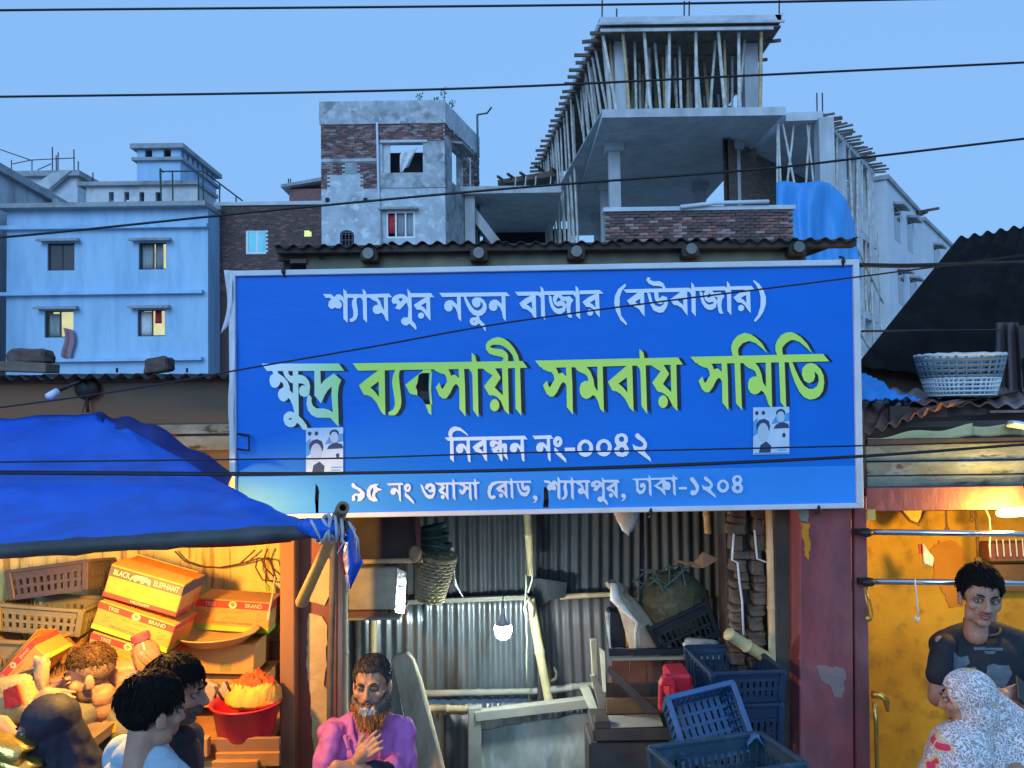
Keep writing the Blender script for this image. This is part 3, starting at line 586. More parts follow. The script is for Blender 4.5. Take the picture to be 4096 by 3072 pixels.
# ---- central shed
YE = 4.12
t = thing('market_shed', 'central market shed with corrugated eave above the blue sign', 'shed', (W(2270, 1000, YE).x, YE + 1, 0))
xs = [1105, 1560, 2015, 2475, 2930, 3425]
for i in range(5):
    a = W(xs[i] - 8, lerp(985, 957, i / 4.6) - (i % 2) * 3, YE); b = W(xs[i + 1] + 8, lerp(985, 957, (i + 1) / 4.6) - (i % 2) * 3, YE)
    u = (b - a); L = u.length; u.normalize(); m = MB()
    corr(m, a + V((0, 0, .004 * (i % 2))), u, V((0, 1, .06)).normalized(), L, 1.9, V((0, 0, 1)), per=.0765, amp=.0105, nv=3, th=.003); mk('roof_sheet', m, 'tin_edge', t, smooth=True)
m = MB(); m.beam(W(1110, 1003, YE + .06), W(3415, 975, YE + .06), .06, .035); mk('eave_batten', m, 'wood_dark', t)
m = MB()
a = W(1225, 1076, YE + .1); b = W(3225, 1050, YE + .1); u = (b - a); L = u.length; u.normalize()
corr(m, a + V((0, 0, -1.2)), u, V((0, 0, 1)), L, 1.30, V((0, -1, 0)), per=.13, amp=.004, nv=3, th=.003); mk('fascia_sheet', m, 'board_olive', t, smooth=True)
m = MB(); pbox(m, 1110, 1005, 1300, 1040, YE + .1, .05); mk('fascia_board', m, 'wood_dark', t)
m = MB(); pbox(m, 1160, 1035, 1225, 1052, YE + .08, .05); mk('batten_end', m, 'board_brown', t)
m = MB(); m.beam(W(3200, 1068, YE - .01), W(3412, 1048, YE - .01), .035, .03); mk('batten_end', m, 'board_olive', t)
for i, (x, y) in enumerate(((1475, 1016), (1915, 1014), (2305, 1008), (2762, 998), (3190, 990))):
    q = W(x, y, YE + .03); m = MB(); m.box((q.x, q.y + .03, q.z), (.088, .07, .07)); be = mk('beam_end', m, 'wood_dark', t, bevel=.004)
    m = MB(); ry = Matrix.Rotation(R(90), 3, 'X'); m.lathe((q.x, q.y - .005, q.z), [(.016, 0), (.028, .0), (.028, .022), (.016, .022)], 18, ry); pr_ = mk('pipe_ring', m, 'steel_ring', be, smooth=False); m = MB(); m.lathe((q.x, q.y - .024, q.z), [(.0, 0), (.0165, 0)], 18, ry); mk('pipe_bore', m, 'room_dark', be)
# ---- the sign
YS = 4.0
def SP(px, py, o=0.): return W(px, py, YS) + V((0, -o, 0))
C4 = [(921, 1087), (3428, 1041), (3446, 2030), (928, 2077)]
t = thing('banner_sign', 'large blue market signboard with green and white lettering and white frame', 'sign', (W(2190, 1560, YS).x, YS, W(2190, 2060, YS).z))
IN = [(948, 1108), (3404, 1064), (3420, 2010), (952, 2057)]
tear1 = [(1500, 790), (1640, 790), (1630, 1000), (1640, 1320), (1685, 1440), (1570, 1440), (1500, 1330), (1405, 1250), (1400, 1150), (1370, 1080), (1410, 980), (1430, 830)]
tear1 = [(1400 + x / 5.185, 1340 + y / 5.185) for x, y in tear1]
tear2 = [(1264.7, 1931.7), (1274, 1946), (1278.5, 1964), (1276.5, 2008), (1275.5, 2058), (1265.2, 2053), (1261.4, 1994.7)]
tear3 = [(2175, 1950), (2180, 1946), (2186, 1952), (2190, 1948), (2195, 2000), (2193, 2030), (2172, 2028), (2175, 1990)]
def yl(x): return lerp(1908, 1862, (x - 952) / (3418 - 952))
def ban(px, py):
    w_ = .004 * math.sin(px * .004 + py * .001) + .003 * math.sin(px * .013) * max(0, (py - 1850) / 200)
    d2 = math.hypot(px - 1268, (py - 2000) * .6); w_ += .008 * math.exp(-(d2 / 45) ** 2)
    return SP(px, py, w_ + .01)
def clipline(pts, keep_above):
    out = []
    for (a, b) in zip(pts, pts[1:] + pts[:1]):
        fa = a[1] - yl(a[0]); fb = b[1] - yl(b[0]); ia = (fa < 0) == keep_above; ib = (fb < 0) == keep_above
        if ia: out.append(a)
        if ia != ib: s = fa / (fa - fb); out.append((lerp(a[0], b[0], s), lerp(a[1], b[1], s)))
    return out
def dens(pts, st=60):
    o = []
    for a, b in zip(pts, pts[1:] + pts[:1]):
        k = max(1, int(math.dist(a, b) / st)); o += [(lerp(a[0], b[0], i / k), lerp(a[1], b[1], i / k)) for i in range(k)]
    return o
m = MB()
m.flat([[SP(*p, .01) for p in dens(clipline(IN, True))], [SP(*p, .01) for p in tear1]])
mk('banner_face', m, 'banner', t)
m = MB(); m.flat([[SP(*p, .01) for p in dens(clipline(IN, False))], [SP(*p, .01) for p in tear2], [SP(*p, .01) for p in tear3]]); mk('banner_footer', m, 'banner_strip', t)
for i in range(4):
    a, b = C4[i], C4[(i + 1) % 4]; c, d = IN[(i + 1) % 4], IN[i]; m = MB(); m.prism([SP(*a, .028), SP(*b, .028), SP(*c, .028), SP(*d, .028)], (0, .035, 0)); mk('frame_bar', m, 'sign_frame', t, bevel=.003)
for x0, y0, x1, y1 in ((1000, 1590, 3400, 1560),):
    m = MB(); m.beam(SP(x0, y0, -.03), SP(x1, y1, -.03), .03, .04); mk('back_rail', m, 'wood_dark', t)
m = MB(); m.grid(lambda u, v: SP(lerp(905 + 14 * math.sin(v * 4), 940, u), lerp(1086, 1340 - 60 * u, v) if True else 0, .034 + .012 * math.sin(u * 5 + v * 7)), 4, 14, th=(0, .004, 0)); mk('folded_edge', m, 'cloth_strip', t, smooth=True)
m = MB(); m.grid(lambda u, v: SP(lerp(926, 948, u) + 3 * math.sin(v * 9), lerp(1300, 1955, v), .034 + .006 * math.sin(u * 5 + v * 17)), 3, 20, th=(0, .004, 0)); mk('folded_edge', m, 'cloth_strip', t, smooth=True)
m = MB(); m.prism([SP(1720, 1487, .013), SP(1729, 1487, .014), SP(1726, 1560, .022), SP(1731, 1620, .02), SP(1722, 1615, .016), SP(1717, 1560, .013)], (0, .002, 0)); mk('torn_flap', m, 'letter_green', t)
for x, y in ((1141, 1090), (3362, 1050), (2598, 2046), (3265, 2034), (1303, 2070)):
    m = MB(); s = 1 if y < 1500 else -1; m.tube([SP(x - 3, y - 22 * s, .0), SP(x, y - 14 * s, .035), SP(x, y + 4 * s, .04), SP(x + 2, y + 16 * s, .02)], .006, 6); m.ell(SP(x, y, .036), (.010, .008, .014)); mk('tie_wire', m, 'cable', t)
m = MB(); m.tube([SP(948, 1735, .0), SP(1008, 1740, .05), SP(1010, 1800, .05), SP(960, 1795, .04)], .006, 6); mk('tie_wire', m, 'cable', t)
# ---- lettering, traced stroke by stroke (x, y in the grid of each word)
def tr(o, s): return lambda p: (o[0] + p[0] / s, o[1] + p[1] / s)
M1 = tr((1030, 1400), 5.185); M2 = tr((1400, 1340), 5.185); M3 = tr((1750, 1330), 4.74); M4 = tr((2120, 1370), 5.53); M5 = tr((2430, 1370), 5.53); M6 = tr((2740, 1320), 5.027); M7 = tr((3020, 1320), 5.027)
A1 = tr((1280, 1140), 4.608); A2 = tr((1740, 1130), 6.506); A3 = tr((2050, 1120), 5.821); A4 = tr((2430, 1100), 3.403)
B1 = tr((1770, 1690), 5.144); B2 = tr((2130, 1700), 4.337); C1 = tr((1390, 1890), 2.8); C2 = tr((2150, 1880), 2.602)
def PL(s): v = [float(q) for q in s.replace(',', ' ').split()]; return list(zip(v[::2], v[1::2]))
def E(cx, cy, rx, ry, n=22): return [(cx + rx * math.cos(2 * math.pi * k / n), cy + ry * math.sin(2 * math.pi * k / n)) for k in range(n)]
def smo(p):     # round the traced corners slightly
    return p
def G_(T, *loops): return [[T(p) for p in (PL(l) if isinstance(l, str) else l)] for l in loops]
def mv(g, dx, dy): return [[(x + dx, y + dy) for x, y in l] for l in g]
def sl(g, o, n, sx, sy=None): sy = sy or sx; return [[(n[0] + (x - o[0]) * sx, n[1] + (y - o[1]) * sy) for x, y in l] for l in g]
kshu = [G_(M1, '107,288 1700,285 1815,435 215,440'),
 G_(M1, '320,430 430,430 455,490 560,560 640,650 685,760 690,840 755,905 750,430 862,430 875,1370 960,1450 1030,1550 1055,1620 1020,1659 960,1650 900,1560 840,1505 800,1570 740,1600 660,1595 590,1540 555,1450 565,1360 620,1295 700,1272 785,1300 745,1140 700,1040 660,995 630,1040 560,1075 490,1040 450,970 445,890 480,820 560,775 550,700 500,655 480,710 440,770 380,790 320,770 280,700 268,620 285,540 350,495', '660,1445 690,1410 740,1410 710,1445'),
 G_(M1, '545,430 655,430 665,500 700,535 755,540 755,695 700,680 640,620 580,540'),
 G_(M1, '860,515 940,522 1020,565 1085,650 1110,760 1090,915 1055,960 985,975 910,945 875,870 890,790 940,735 1015,745 960,700 860,690'),
 G_(M1, '1197,430 1320,430 1330,715 1410,620 1600,490 1750,625 1700,760 1680,930 1695,1380 1697,1590 1600,1490 1530,1410 1240,1400 1130,1340 1060,1240 1035,1130 1045,1000 1060,955 1100,930 1140,1000 1135,1080 1170,1160 1240,1210 1400,1215 1500,1240 1578,1290 1550,950 1555,760 1470,840 1400,960 1365,1050 1330,1110 1290,1050 1200,945')]
sa = G_(M4, '240,540 560,545 610,650 625,705 650,680 715,675 760,715 797,750 790,545 910,545 930,900 943,1600 880,1510 810,1430 803,960 760,890 715,885 670,940 600,1090 520,1195 440,1200 360,1130 285,950 370,845 400,950 435,995 480,920 535,830 520,730 480,665 380,640 280,590')
ma = G_(M4, '980,540 1240,535 1330,650 1390,800 1420,980 1490,1085 1480,535 1600,535 1625,1550 1545,1470 1490,1290 1440,1200 1385,1160 1310,1230 1230,1250 1150,1210 1100,1120 1090,1020 1120,910 1190,860 1285,850 1260,750 1200,700 1100,660 1030,610')
ya5 = G_(M5, '950,505 1220,495 1350,695 1210,920 1395,1100 1380,495 1505,490 1530,1515 1440,1430 1330,1210 1250,1140 1180,1105 1095,1085 975,890 1160,640 1050,575'); yad = G_(M5, E(1215, 1310, 105, 140))
aa3 = G_(A3, '650,160 710,210 725,275 740,360 760,945 665,850 655,430 600,370 620,290 655,300')
F0 = lambda p: p
green = [[[(1413.5, 1454.2), (2089.7, 1445), (2109.7, 1472), (1434.7, 1483.7)]],
 G_(M2, '615,725 730,725 745,1659 705,1650 650,1580 560,1400 470,1300 380,1250 310,1245 270,1190 200,1045 350,920', '435,1090 605,965 612,1290 540,1190'),
 G_(M2, '955,715 1075,715 1035,760 1025,850 1035,1000 1060,1200 1078,1380 1060,1500 1000,1610 940,1665 820,1665 800,1610 910,1540 940,1450 935,1330 900,1120 882,980 905,830'),
 G_(M2, '1550,725 1500,790 1430,830 1410,980 1370,1080 1400,1150 1405,1250 1330,1240 1250,1215 1155,1035 1300,920'),
 G_(M2, '1520,725 1690,725 1690,790 1500,792'), G_(M2, '1570,1440 1690,1440 1695,1659 1640,1620'),
 mv(sa, -427.5, 7.5), G_(M3, '650,385 715,445 745,560 765,690 780,1610 680,1470 665,820 640,740 600,700 600,640 655,600'),
 G_(M3, '860,680 1095,680 1200,860 1085,1045 1240,1195 1225,680 1335,680 1355,1555 1280,1490 1200,1300 1140,1230 1070,1195 980,1190 885,1020 1045,815 950,760'), G_(M3, E(1085, 1380, 88, 115)),
 G_(M3, '1470,675 1565,675 1590,1580 1480,1440'),
 G_(M3, '1555,560 1520,430 1450,300 1360,190 1260,120 1150,92 1040,120 960,170 915,240 925,330 990,410 1100,445 1200,465 1255,490 1220,560 1340,560 1340,440 1310,380 1230,325 1100,310 1010,290 1000,262 1060,238 1180,240 1260,270 1350,340 1420,430 1465,560'),
 [[(2139.9, 1443.2), (2709.4, 1430.6), (2728.4, 1458.6), (2195, 1472), (2160, 1469)]], sa, ma,
 G_(M5, '410,520 535,512 565,1530 480,1450 380,1250 280,1140 190,1085 95,1065 0,870', '230,910 415,775 430,1110 340,1000'),
 G_(M5, '690,150 780,225 805,345 830,500 865,1585 740,1410 715,640 690,570 640,520 640,400 705,410'), ya5, yad,
 [[(2758, 1428.4), (3286.6, 1416.5), (3311.4, 1446.3), (2815, 1456), (2778, 1452)]], mv(sa, 619.4, -17.1),
 G_(M6, '975,655 1090,655 1125,1615 1005,1470'), G_(M6, '950,555 915,430 912,330 950,220 1040,120 1170,65 1300,90 1420,170 1530,280 1635,475 1540,385 1400,270 1270,225 1140,270 1060,360 1045,440 1065,555'),
 mv(ma, 670.2, -17.4), G_(M7, '455,645 570,645 605,1600 490,1450'), G_(M7, '430,530 390,420 385,320 420,220 500,110 600,60 690,48 780,75 900,150 1030,290 1120,470 1020,375 880,255 770,210 690,210 590,280 525,360 525,440 545,530'),
 G_(M7, '650,640 730,660 790,810 880,1000 960,1120 1050,1180 1140,1190 1220,1130 1258,1020 1240,910 1170,835 1180,940 1150,1030 1060,1075 960,1020 915,900 930,770 1010,690 1100,665 1200,700 1290,790 1350,920 1365,1060 1340,1220 1270,1330 1180,1385 1070,1400 960,1350 870,1250 780,1070 700,840')]
na2 = G_(A2, '575,380 675,375 690,1030 615,950 590,800 540,680 445,600 470,660 450,730 390,768 310,755 255,690 245,600 290,510 370,470 450,475 510,520 580,590')
ja = G_(A3, '835,355 905,400 915,500 960,610 1020,670 1080,680 1160,650 1160,610 1050,630 975,580 935,490 935,420 970,355 1130,350 1160,395 1230,400 1320,385 1415,480 1360,560 1340,680 1350,780 1385,885 1320,890 1280,850 1260,740 1245,620 1215,740 1130,800 1040,800 960,750 890,640 850,500', '1015,510 1060,410 1130,475 1040,525', '1165,490 1255,510 1240,590 1210,530')
ra3 = [G_(A3, '1905,340 2005,335 2025,885 1960,820 1880,700 1800,645 1710,635 1620,525 1750,420', '1790,540 1915,465 1925,655 1860,580'), G_(A3, E(1800, 768, 70, 74))]
ba4 = G_(A4, '410,242 490,238 497,572 460,530 420,470 360,435 310,425 258,355 340,295', '365,370 437,330 440,430')
aa4 = G_(A4, '1130,105 1165,145 1175,185 1187,235 1190,570 1135,510 1130,280 1100,230 1110,195 1130,205')
u4 = G_(A4, '530,242 575,260 600,360 640,420 700,440 750,410 765,370 720,405 665,390 635,330 625,242 680,238 690,330 740,290 800,310 815,380 795,450 750,515 690,520 620,490 570,400')
shy = [G_(A1, '70,175 215,178 278,230 320,185 375,178 420,210 450,250 440,80 495,125 515,180 520,240 523,705 445,630 440,330 385,275 375,295 415,350 415,400 390,440 330,440 290,420 240,452 190,430 165,380 180,310 225,270 190,245 120,245'),
 G_(A1, '510,175 780,175 820,200 820,245 510,245'), G_(A1, '635,240 710,240 690,270 685,330 710,480 710,560 680,640 620,685 565,685 555,640 610,610 630,560 625,490 600,380 605,310'),
 G_(A1, '795,80 850,125 865,180 872,245 880,705 808,630 800,300 770,250 770,200 805,195'), G_(A1, '860,180 1280,165 1340,235 860,245'),
 G_(A1, '920,240 1065,235 1120,310 1150,400 1195,475 1185,235 1260,235 1270,680 1225,650 1190,560 1140,515 1090,545 1030,540 985,490 985,420 1020,385 1080,370 1060,320 980,285'),
 G_(A1, '1330,290 1345,240 1400,195 1490,172 1560,185 1630,240 1618,80 1665,130 1680,165 1695,240 1705,660 1760,720 1790,800 1775,835 1720,780 1655,720 1610,755 1560,750 1510,710 1505,650 1550,605 1630,605 1640,430 1605,330 1480,465 1395,440 1430,370 1410,345 1370,360 1340,335', '1450,265 1500,250 1540,265 1490,320'),
 G_(A1, '1680,160 2050,158 2110,235 1680,235'), G_(A1, '1960,230 2035,230 2045,670 1980,600 1920,510 1870,470 1790,460 1735,375 1850,300', '1870,385 1965,330 1970,480 1920,420'), G_(A1, E(1870, 572, 57, 57))]
line1 = shy + [G_(A2, '115,285 1860,268 1955,365 200,390'), na2, mv(na2, 1157 / 6.506, -12 / 6.506),
 G_(A2, '745,375 810,380 860,480 940,620 1030,720 1120,745 1210,700 1250,620 1240,560 1185,510 1190,580 1160,640 1090,670 1020,640 970,570 965,490 1010,420 1090,395 1190,405 1280,480 1340,580 1350,690 1310,790 1230,860 1150,885 1165,970 1280,1080 1325,1150 1325,1270 1295,1260 1230,1160 1145,1075 1080,1125 1000,1130 930,1090 905,1020 930,950 1000,915 1090,915 1080,880 1000,850 910,760 830,610', '990,1020 1020,1003 1055,1015 1025,1035'),
 G_(A3, '55,290 590,280 650,310 650,370 130,380'), G_(A3, '730,275 1410,262 1470,290 1470,350 740,360'), G_(A3, '1550,258 2020,245 2110,330 1550,345'),
 G_(A3, '440,368 540,362 555,930 490,870 430,770 340,700 235,670 155,555 300,440', '325,580 445,510 460,685 390,620'), aa3, ja, mv(aa3, 810 / 5.821, -12 / 5.821)] + ra3 + [
 G_(A4, '235,125 245,155 190,220 160,310 158,420 180,560 260,665 250,690 170,620 110,500 85,390 95,290 140,200'), G_(A4, '205,205 1100,180 1140,205 1140,235 250,250'), ba4, u4,
 G_(A4, '735,195 740,170 700,160 620,155 560,130 520,80 535,38 575,45 570,75 620,95 700,90 750,120 785,190'), mv(ba4, 582 / 3.403, -13 / 3.403), aa4, G_(A4, '1170,175 1580,163 1620,185 1620,215 1180,225'), mv(ja, 601, -16), mv(aa4, 482 / 3.403, -15 / 3.403), G_(A4, '1650,163 1945,155 1985,205 1655,210'),
 mv(ra3[0], 601, -18), mv(ra3[1], 601, -18), G_(A4, '1975,75 2050,130 2110,220 2140,310 2140,400 2110,500 2060,580 2000,645 1978,625 2030,550 2065,440 2070,320 2050,230 2010,150 1968,95')]
na3 = G_(B1, '500,360 565,356 580,825 530,785 515,660 480,570 430,515 430,580 400,620 340,632 290,595 280,530 310,460 370,430 435,435 500,505')
ong = [G_(B2, E(435, 288, 80, 95), '420,310 430,270 460,255 455,300 425,325'), G_(B2, '378,380 480,475 580,590 580,655 500,580 420,510 375,470')]
zero = G_(B2, E(910, 400, 137, 150), E(912, 392, 70, 82)); two = G_(B2, '1770,190 1785,148 1830,145 1860,180 1930,235 1975,310 1975,380 1930,440 1960,490 2030,560 2050,640 1960,570 1860,500 1810,460 1755,445 1725,325 1780,365 1860,380 1910,360 1915,320 1870,275 1800,235')
four = G_(B2, '1535,140 1610,160 1645,220 1645,290 1615,325 1660,400 1665,470 1625,530 1550,552 1470,535 1415,475 1410,410 1455,360 1420,290 1420,220 1460,160', E(1537, 245, 46, 48), E(1542, 430, 46, 48))
line3 = [G_(B1, '50,305 1690,270 1750,345 115,375'), G_(B1, '160,365 230,362 240,815 165,745'), G_(B1, '150,315 125,250 130,190 170,120 230,85 290,82 370,105 450,170 510,230 535,280 460,225 380,175 300,165 240,190 205,235 210,315'), na3,
 G_(B1, '830,356 905,350 920,795 880,770 830,670 770,620 680,595 620,500 720,420', '750,525 840,465 845,610 800,560'),
 G_(B1, '970,430 990,380 1050,358 1110,375 1155,410 1155,352 1220,347 1225,440 1270,420 1320,440 1330,480 1325,650 1350,770 1290,720 1255,660 1255,515 1230,530 1235,800 1185,760 1155,675 1090,630 1050,615 1005,540 1060,515 1140,470 1125,445 1090,440 1080,480 1040,515 995,500', '1120,575 1160,555 1165,610'),
 mv(na3, 1105 / 5.144, -15 / 5.144), G_(B2, '0,185 315,175 360,235 35,245'), mv(na3, 319.3, -5), *ong, G_(B2, '555,392 730,388 737,450 558,455'), zero, mv(zero, 322 / 4.337, -8 / 4.337), four, two]
com = G_(C1, '2075,265 2095,250 2120,260 2130,285 2115,320 2085,340 2080,330 2105,305 2080,290')
aS = lambda x, y: sl(aa3, (2161.7, 1147.5), (x, y), .64)
line4 = [G_(C1, '55,120 80,115 100,145 160,180 200,225 200,270 165,310 120,320 125,280 118,255 95,255 90,275 95,300 75,318 55,300 60,260 90,232 140,235 150,220 120,190 70,170 52,150'),
 G_(C1, '310,125 360,125 330,150 350,170 400,185 350,205 320,230 315,260 350,315 300,322 250,300 222,250 225,190 260,140', '290,165 300,190 280,250 290,290 265,250 265,200'),
 G_(C1, '445,118 620,112 635,135 465,142'), sl(na3, (1867.2, 1760.4), (1595, 1940), .73), sl(ong[0], (2230.3, 1766.4), (1631.8, 1950), .78), sl(ong[1], (2230.3, 1766.4), (1631.8, 1950), .78),
 G_(C1, '820,130 845,140 870,200 905,245 945,250 965,225 960,215 925,220 905,195 920,185 940,190 945,165 930,150 915,165 905,190 875,185 870,155 890,125 940,115 980,135 990,180 985,240 960,285 920,293 880,270 845,210'),
 G_(C1, '980,112 1480,100 1480,125 1010,135'), sl(ya5, (2679.5, 1460.4), (1784.6, 1936.4), .41, .34), sl(yad, (2679.5, 1460.4), (1784.6, 1936.4), .41, .34), aS(1810.7, 1914.3), sl(sa, (2262.9, 1468.6), (1875.7, 1934.6), .43, .356), aS(1897.1, 1913.2),
 G_(C1, '1800,90 1800,115 1680,120 1630,150 1605,210 1610,260 1640,250 1665,265 1650,290 1610,298 1580,270 1568,210 1580,150 1620,105 1680,93'), G_(C1, '1660,95 2050,88 2060,112 1660,118'),
 sl(ra3[0], (2377.3, 1179.3), (2016.8, 1932), .67), sl(ra3[1], (2377.3, 1179.3), (2016.8, 1932), .67), aS(2041.8, 1909.6), sl(u4, (2585.7, 1171.4), (2065, 1931), .66), com] + \
 [sl(q, (1295.2, 1178), (2173, 1920.3), .69) for q in shy] + [mv(com, 351.4, -7.1), G_(C2, '975,88 1440,70 1455,95 1000,105'),
 G_(C2, '1015,102 1045,102 1045,190 1065,215 1095,195 1095,165 1080,185 1060,170 1065,140 1095,130 1120,155 1120,200 1095,240 1055,250 1025,220'), aS(2592, 1899), aS(2688, 1897),
 G_(C2, '1285,92 1325,92 1322,110 1370,130 1380,170 1365,205 1335,205 1320,195 1325,265 1295,235 1270,205 1225,180 1205,160 1250,130', '1240,160 1290,130 1295,190'),
 G_(C2, '1460,175 1545,172 1548,198 1463,200'), G_(C2, '1575,80 1610,70 1640,110 1670,160 1670,210 1640,255 1600,262 1580,240 1590,210 1620,205 1630,220 1640,190 1620,150 1585,110'),
 sl(two, (2527.7, 1733.4), (2803.3, 1905), .757), sl(zero, (2339.8, 1792.2), (2887.9, 1943.4), .757), sl(four, (2455.1, 1732.3), (2922.5, 1899.2), .77)]
def letters(name, gl, mat, off, dx=0, dy=0, skip_tear=False):
    m = MB()
    for i, g_ in enumerate(gl): m.flat([[SP(x + dx, y + dy, off + i * .00006) for x, y in l] for l in g_])
    return mk(name, m, mat, t)
letters('lettering_shadow', kshu + green[:3] + green[6:], 'letter_shadow', .0125, 17, 2)
letters('lettering', kshu, 'letter_grad', .0165) if False else None
letters('lettering', green, 'letter_green', .0165)
letters('lettering', line1, 'letter_white', .0165); letters('lettering', line3, 'letter_white', .0165); letters('lettering', line4, 'letter_pale', .0165)
# first word fades from pale blue to green
mg = bpy.data.materials.new('letter_fade'); mg.use_nodes = True; n_ = mg.node_tree.nodes; l_ = mg.node_tree.links
tc = n_.new('ShaderNodeTexCoord'); sx = n_.new('ShaderNodeSeparateXYZ'); mr = n_.new('ShaderNodeMapRange'); mx_ = n_.new('ShaderNodeMix'); mx_.data_type = 'RGBA'
l_.new(tc.outputs['Object'], sx.inputs[0]); l_.new(sx.outputs[0], mr.inputs[0])
mr.inputs[1].default_value = W(1120, 1500, YS).x - wloc(t).x; mr.inputs[2].default_value = W(1370, 1500, YS).x - wloc(t).x
l_.new(mr.outputs[0], mx_.inputs[0]); mx_.inputs[6].default_value = (.78, .90, .93, 1); mx_.inputs[7].default_value = (.42, .82, .28, 1)
l_.new(mx_.outputs[2], n_['Principled BSDF'].inputs['Base Color']); n_['Principled BSDF'].inputs['Roughness'].default_value = .5
letters('lettering', kshu, mg, .0165)
# ---- two paper posters pasted on the sign
for x0, y0, x1, y1, lb in ((1228, 1712, 1376, 1898, 'small pale blue portrait poster pasted under the first green word'), (3008, 1630, 3152, 1818, 'small pale blue portrait poster pasted near the right end of sign')):
    q = SP((x0 + x1) / 2, y1, .02); p = thing('poster', lb, 'poster', q, 'portrait posters on the sign')
    def PP(a, b, o): return SP(lerp(x0, x1, a), lerp(y0, y1, b) - 3 * a, .0190 + o)
    m = MB(); m.prism([PP(0, 0, 0), PP(1, 0, 0), PP(1, 1, 0), PP(0, 1, 0)], (0, .0006, 0)); mk('paper', m, 'poster_paper', p)
    def shp(name, pts, mt, o): m = MB(); m.flat([[PP(a, b, o) for a, b in pts]]); mk(name, m, mt, p)
    el = lambda cx, cy, rx, ry: E(cx, cy, rx, ry, 16)
    shp('printed_panel', [(.5, .36), (1, .30), (1, .12), (.62, .2)], 'poster_blue', .0004)
    shp('printed_panel', [(0, .3), (.12, .22), (.14, .55), (0, .62)], 'poster_blue', .0004)
    shp('printed_bust', [(.16, .96), (.2, .8), (.36, .72), (.5, .82), (.48, .96)], 'poster_dark', .0006)
    shp('printed_hair', [(.1, .5), (.08, .36), (.16, .27), (.3, .24), (.43, .29), (.47, .4), (.45, .5)], 'poster_dark', .0007)
    shp('printed_face', el(.275, .53, .155, .2), 'poster_skin', .0009)
    shp('printed_bust', [(.56, .46), (.62, .38), (.78, .31), (.97, .36), (1, .45)], 'poster_dark', .0006)
    shp('printed_hair', el(.76, .13, .13, .09), 'poster_dark', .0006); shp('printed_face', el(.76, .21, .11, .12), 'poster_skin', .0009)
    for cx in (.08, .26): shp('printed_hair', el(cx + .02, .12, .05, .045), 'poster_dark', .0006)
    for cy, w_ in ((.84, .3), (.9, .24)): shp('printed_line', [(.68, cy), (.68 + w_, cy), (.68 + w_, cy + .025), (.68, cy + .025)], 'poster_blue', .0006)
    shp('printed_emblem', el(.85, .6, .05, .05), 'poster_dark', .0006)
    shp('printed_strip', [(.02, .965), (.98, .965), (.98, .99), (.02, .99)], 'poster_blue', .0006)

# ---- left shed: eave, wall
YL = 4.45
t = thing('market_shed', 'left market shed with corrugated eave and brown wall above the blue tarpaulin', 'shed', (W(450, 1600, YL).x, YL + 1, 0))
for i in range(3):
    xa, xb = (-250, 160, 540, 935)[i], (-250, 160, 540, 935)[i + 1]; a = W(xa, lerp(1512, 1502, (xa + 250) / 1200), YL - .12); b = W(xb + 10, lerp(1512, 1502, (xb + 250) / 1200), YL - .12); u = (b - a); L = u.length; u.normalize(); m = MB()
    corr(m, a + V((0, 0, .004 * (i % 2))), u, V((0, 1, .03)).normalized(), L, 1.7, V((0, -.1, 1)).normalized(), per=.081, amp=.014, nv=3, th=.003); mk('roof_sheet', m, 'tin_edge', t, smooth=True)
m = MB(); pbox(m, -300, 1512, 932, 1905, YL, .04); mk('wall', m, 'board_brown', t)
m = MB(); pbox(m, 560, 1698, 930, 1735, YL - .02, .015); pbox(m, 700, 1745, 930, 1800, YL - .03, .02); mk('cross_board', m, 'paint_green_grey', t)
m = MB(); pbox(m, -300, 1516, 930, 1530, YL - .03, .028); mk('eave_batten', m, 'wood_dark', t)
for x in (468, 748): m = MB(); m.tube([W(x, 1490, YL - .1), W(x, 1472, YL - .1)], .006, 6); mk('roof_bolt', m, 'cable', t)
def lump(c, d, s=9, amp=.22, rz=0):
    m = MB(); m.ell((0, 0, 0), (1, 1, 1), 14, 10); rot = Matrix.Rotation(rz, 3, 'Y')
    for i, p in enumerate(m.v):
        q = V([math.copysign(abs(k) ** .38, k) for k in p]); q = q * (1 + amp * nz(q * 1.7 + V(c), 1.0)); m.v[i] = V(c) + rot @ V((q.x * d[0] / 2, q.y * d[1] / 2, q.z * d[2] / 2))
    return m
solo('brick_rubble', lump(W(127, 1425, YL - .02), (.205, .15, .082), rz=.03), 'brick_block', 'long dark brick lying on a plank on the left tin roof', 'brick')
solo('brick_rubble', lump(W(640, 1462, YL - .0), (.135, .14, .085), rz=-.1), 'brick_block', 'broken dark brick holding down the left tin roof near the sign', 'brick')
m = MB(); m.beam(W(-120, 1462, YL - .05), W(212, 1474, YL - .05), .14, .05); solo('plank', m, 'wood_old', 'grey weathered plank on the left tin roof under a brick', 'plank', bevel=.004)
p = thing('street_lamp', 'small white tube lamp on a dark bent arm under the left eave', 'lamp', W(300, 1530, YL - .1))
m = MB(); m.tube([W(345, 1520, YL - .02), W(285, 1540, YL - .25), W(225, 1568, YL - .45)], .009, 7); mk('arm', m, 'cable', p, smooth=True)
m = MB(); m.tube([W(228, 1566, YL - .45), W(192, 1588, YL - .5)], .018, 10); mk('tube', m, 'tube_white', p, smooth=True)
m = MB(); m.ell(W(350, 1555, YL - .03), (.07, .03, .06)); m.tube([W(345, 1575, YL - .04), W(352, 1650, YL - .04)], .008, 6); mk('bracket', m, 'cable', p, smooth=True)
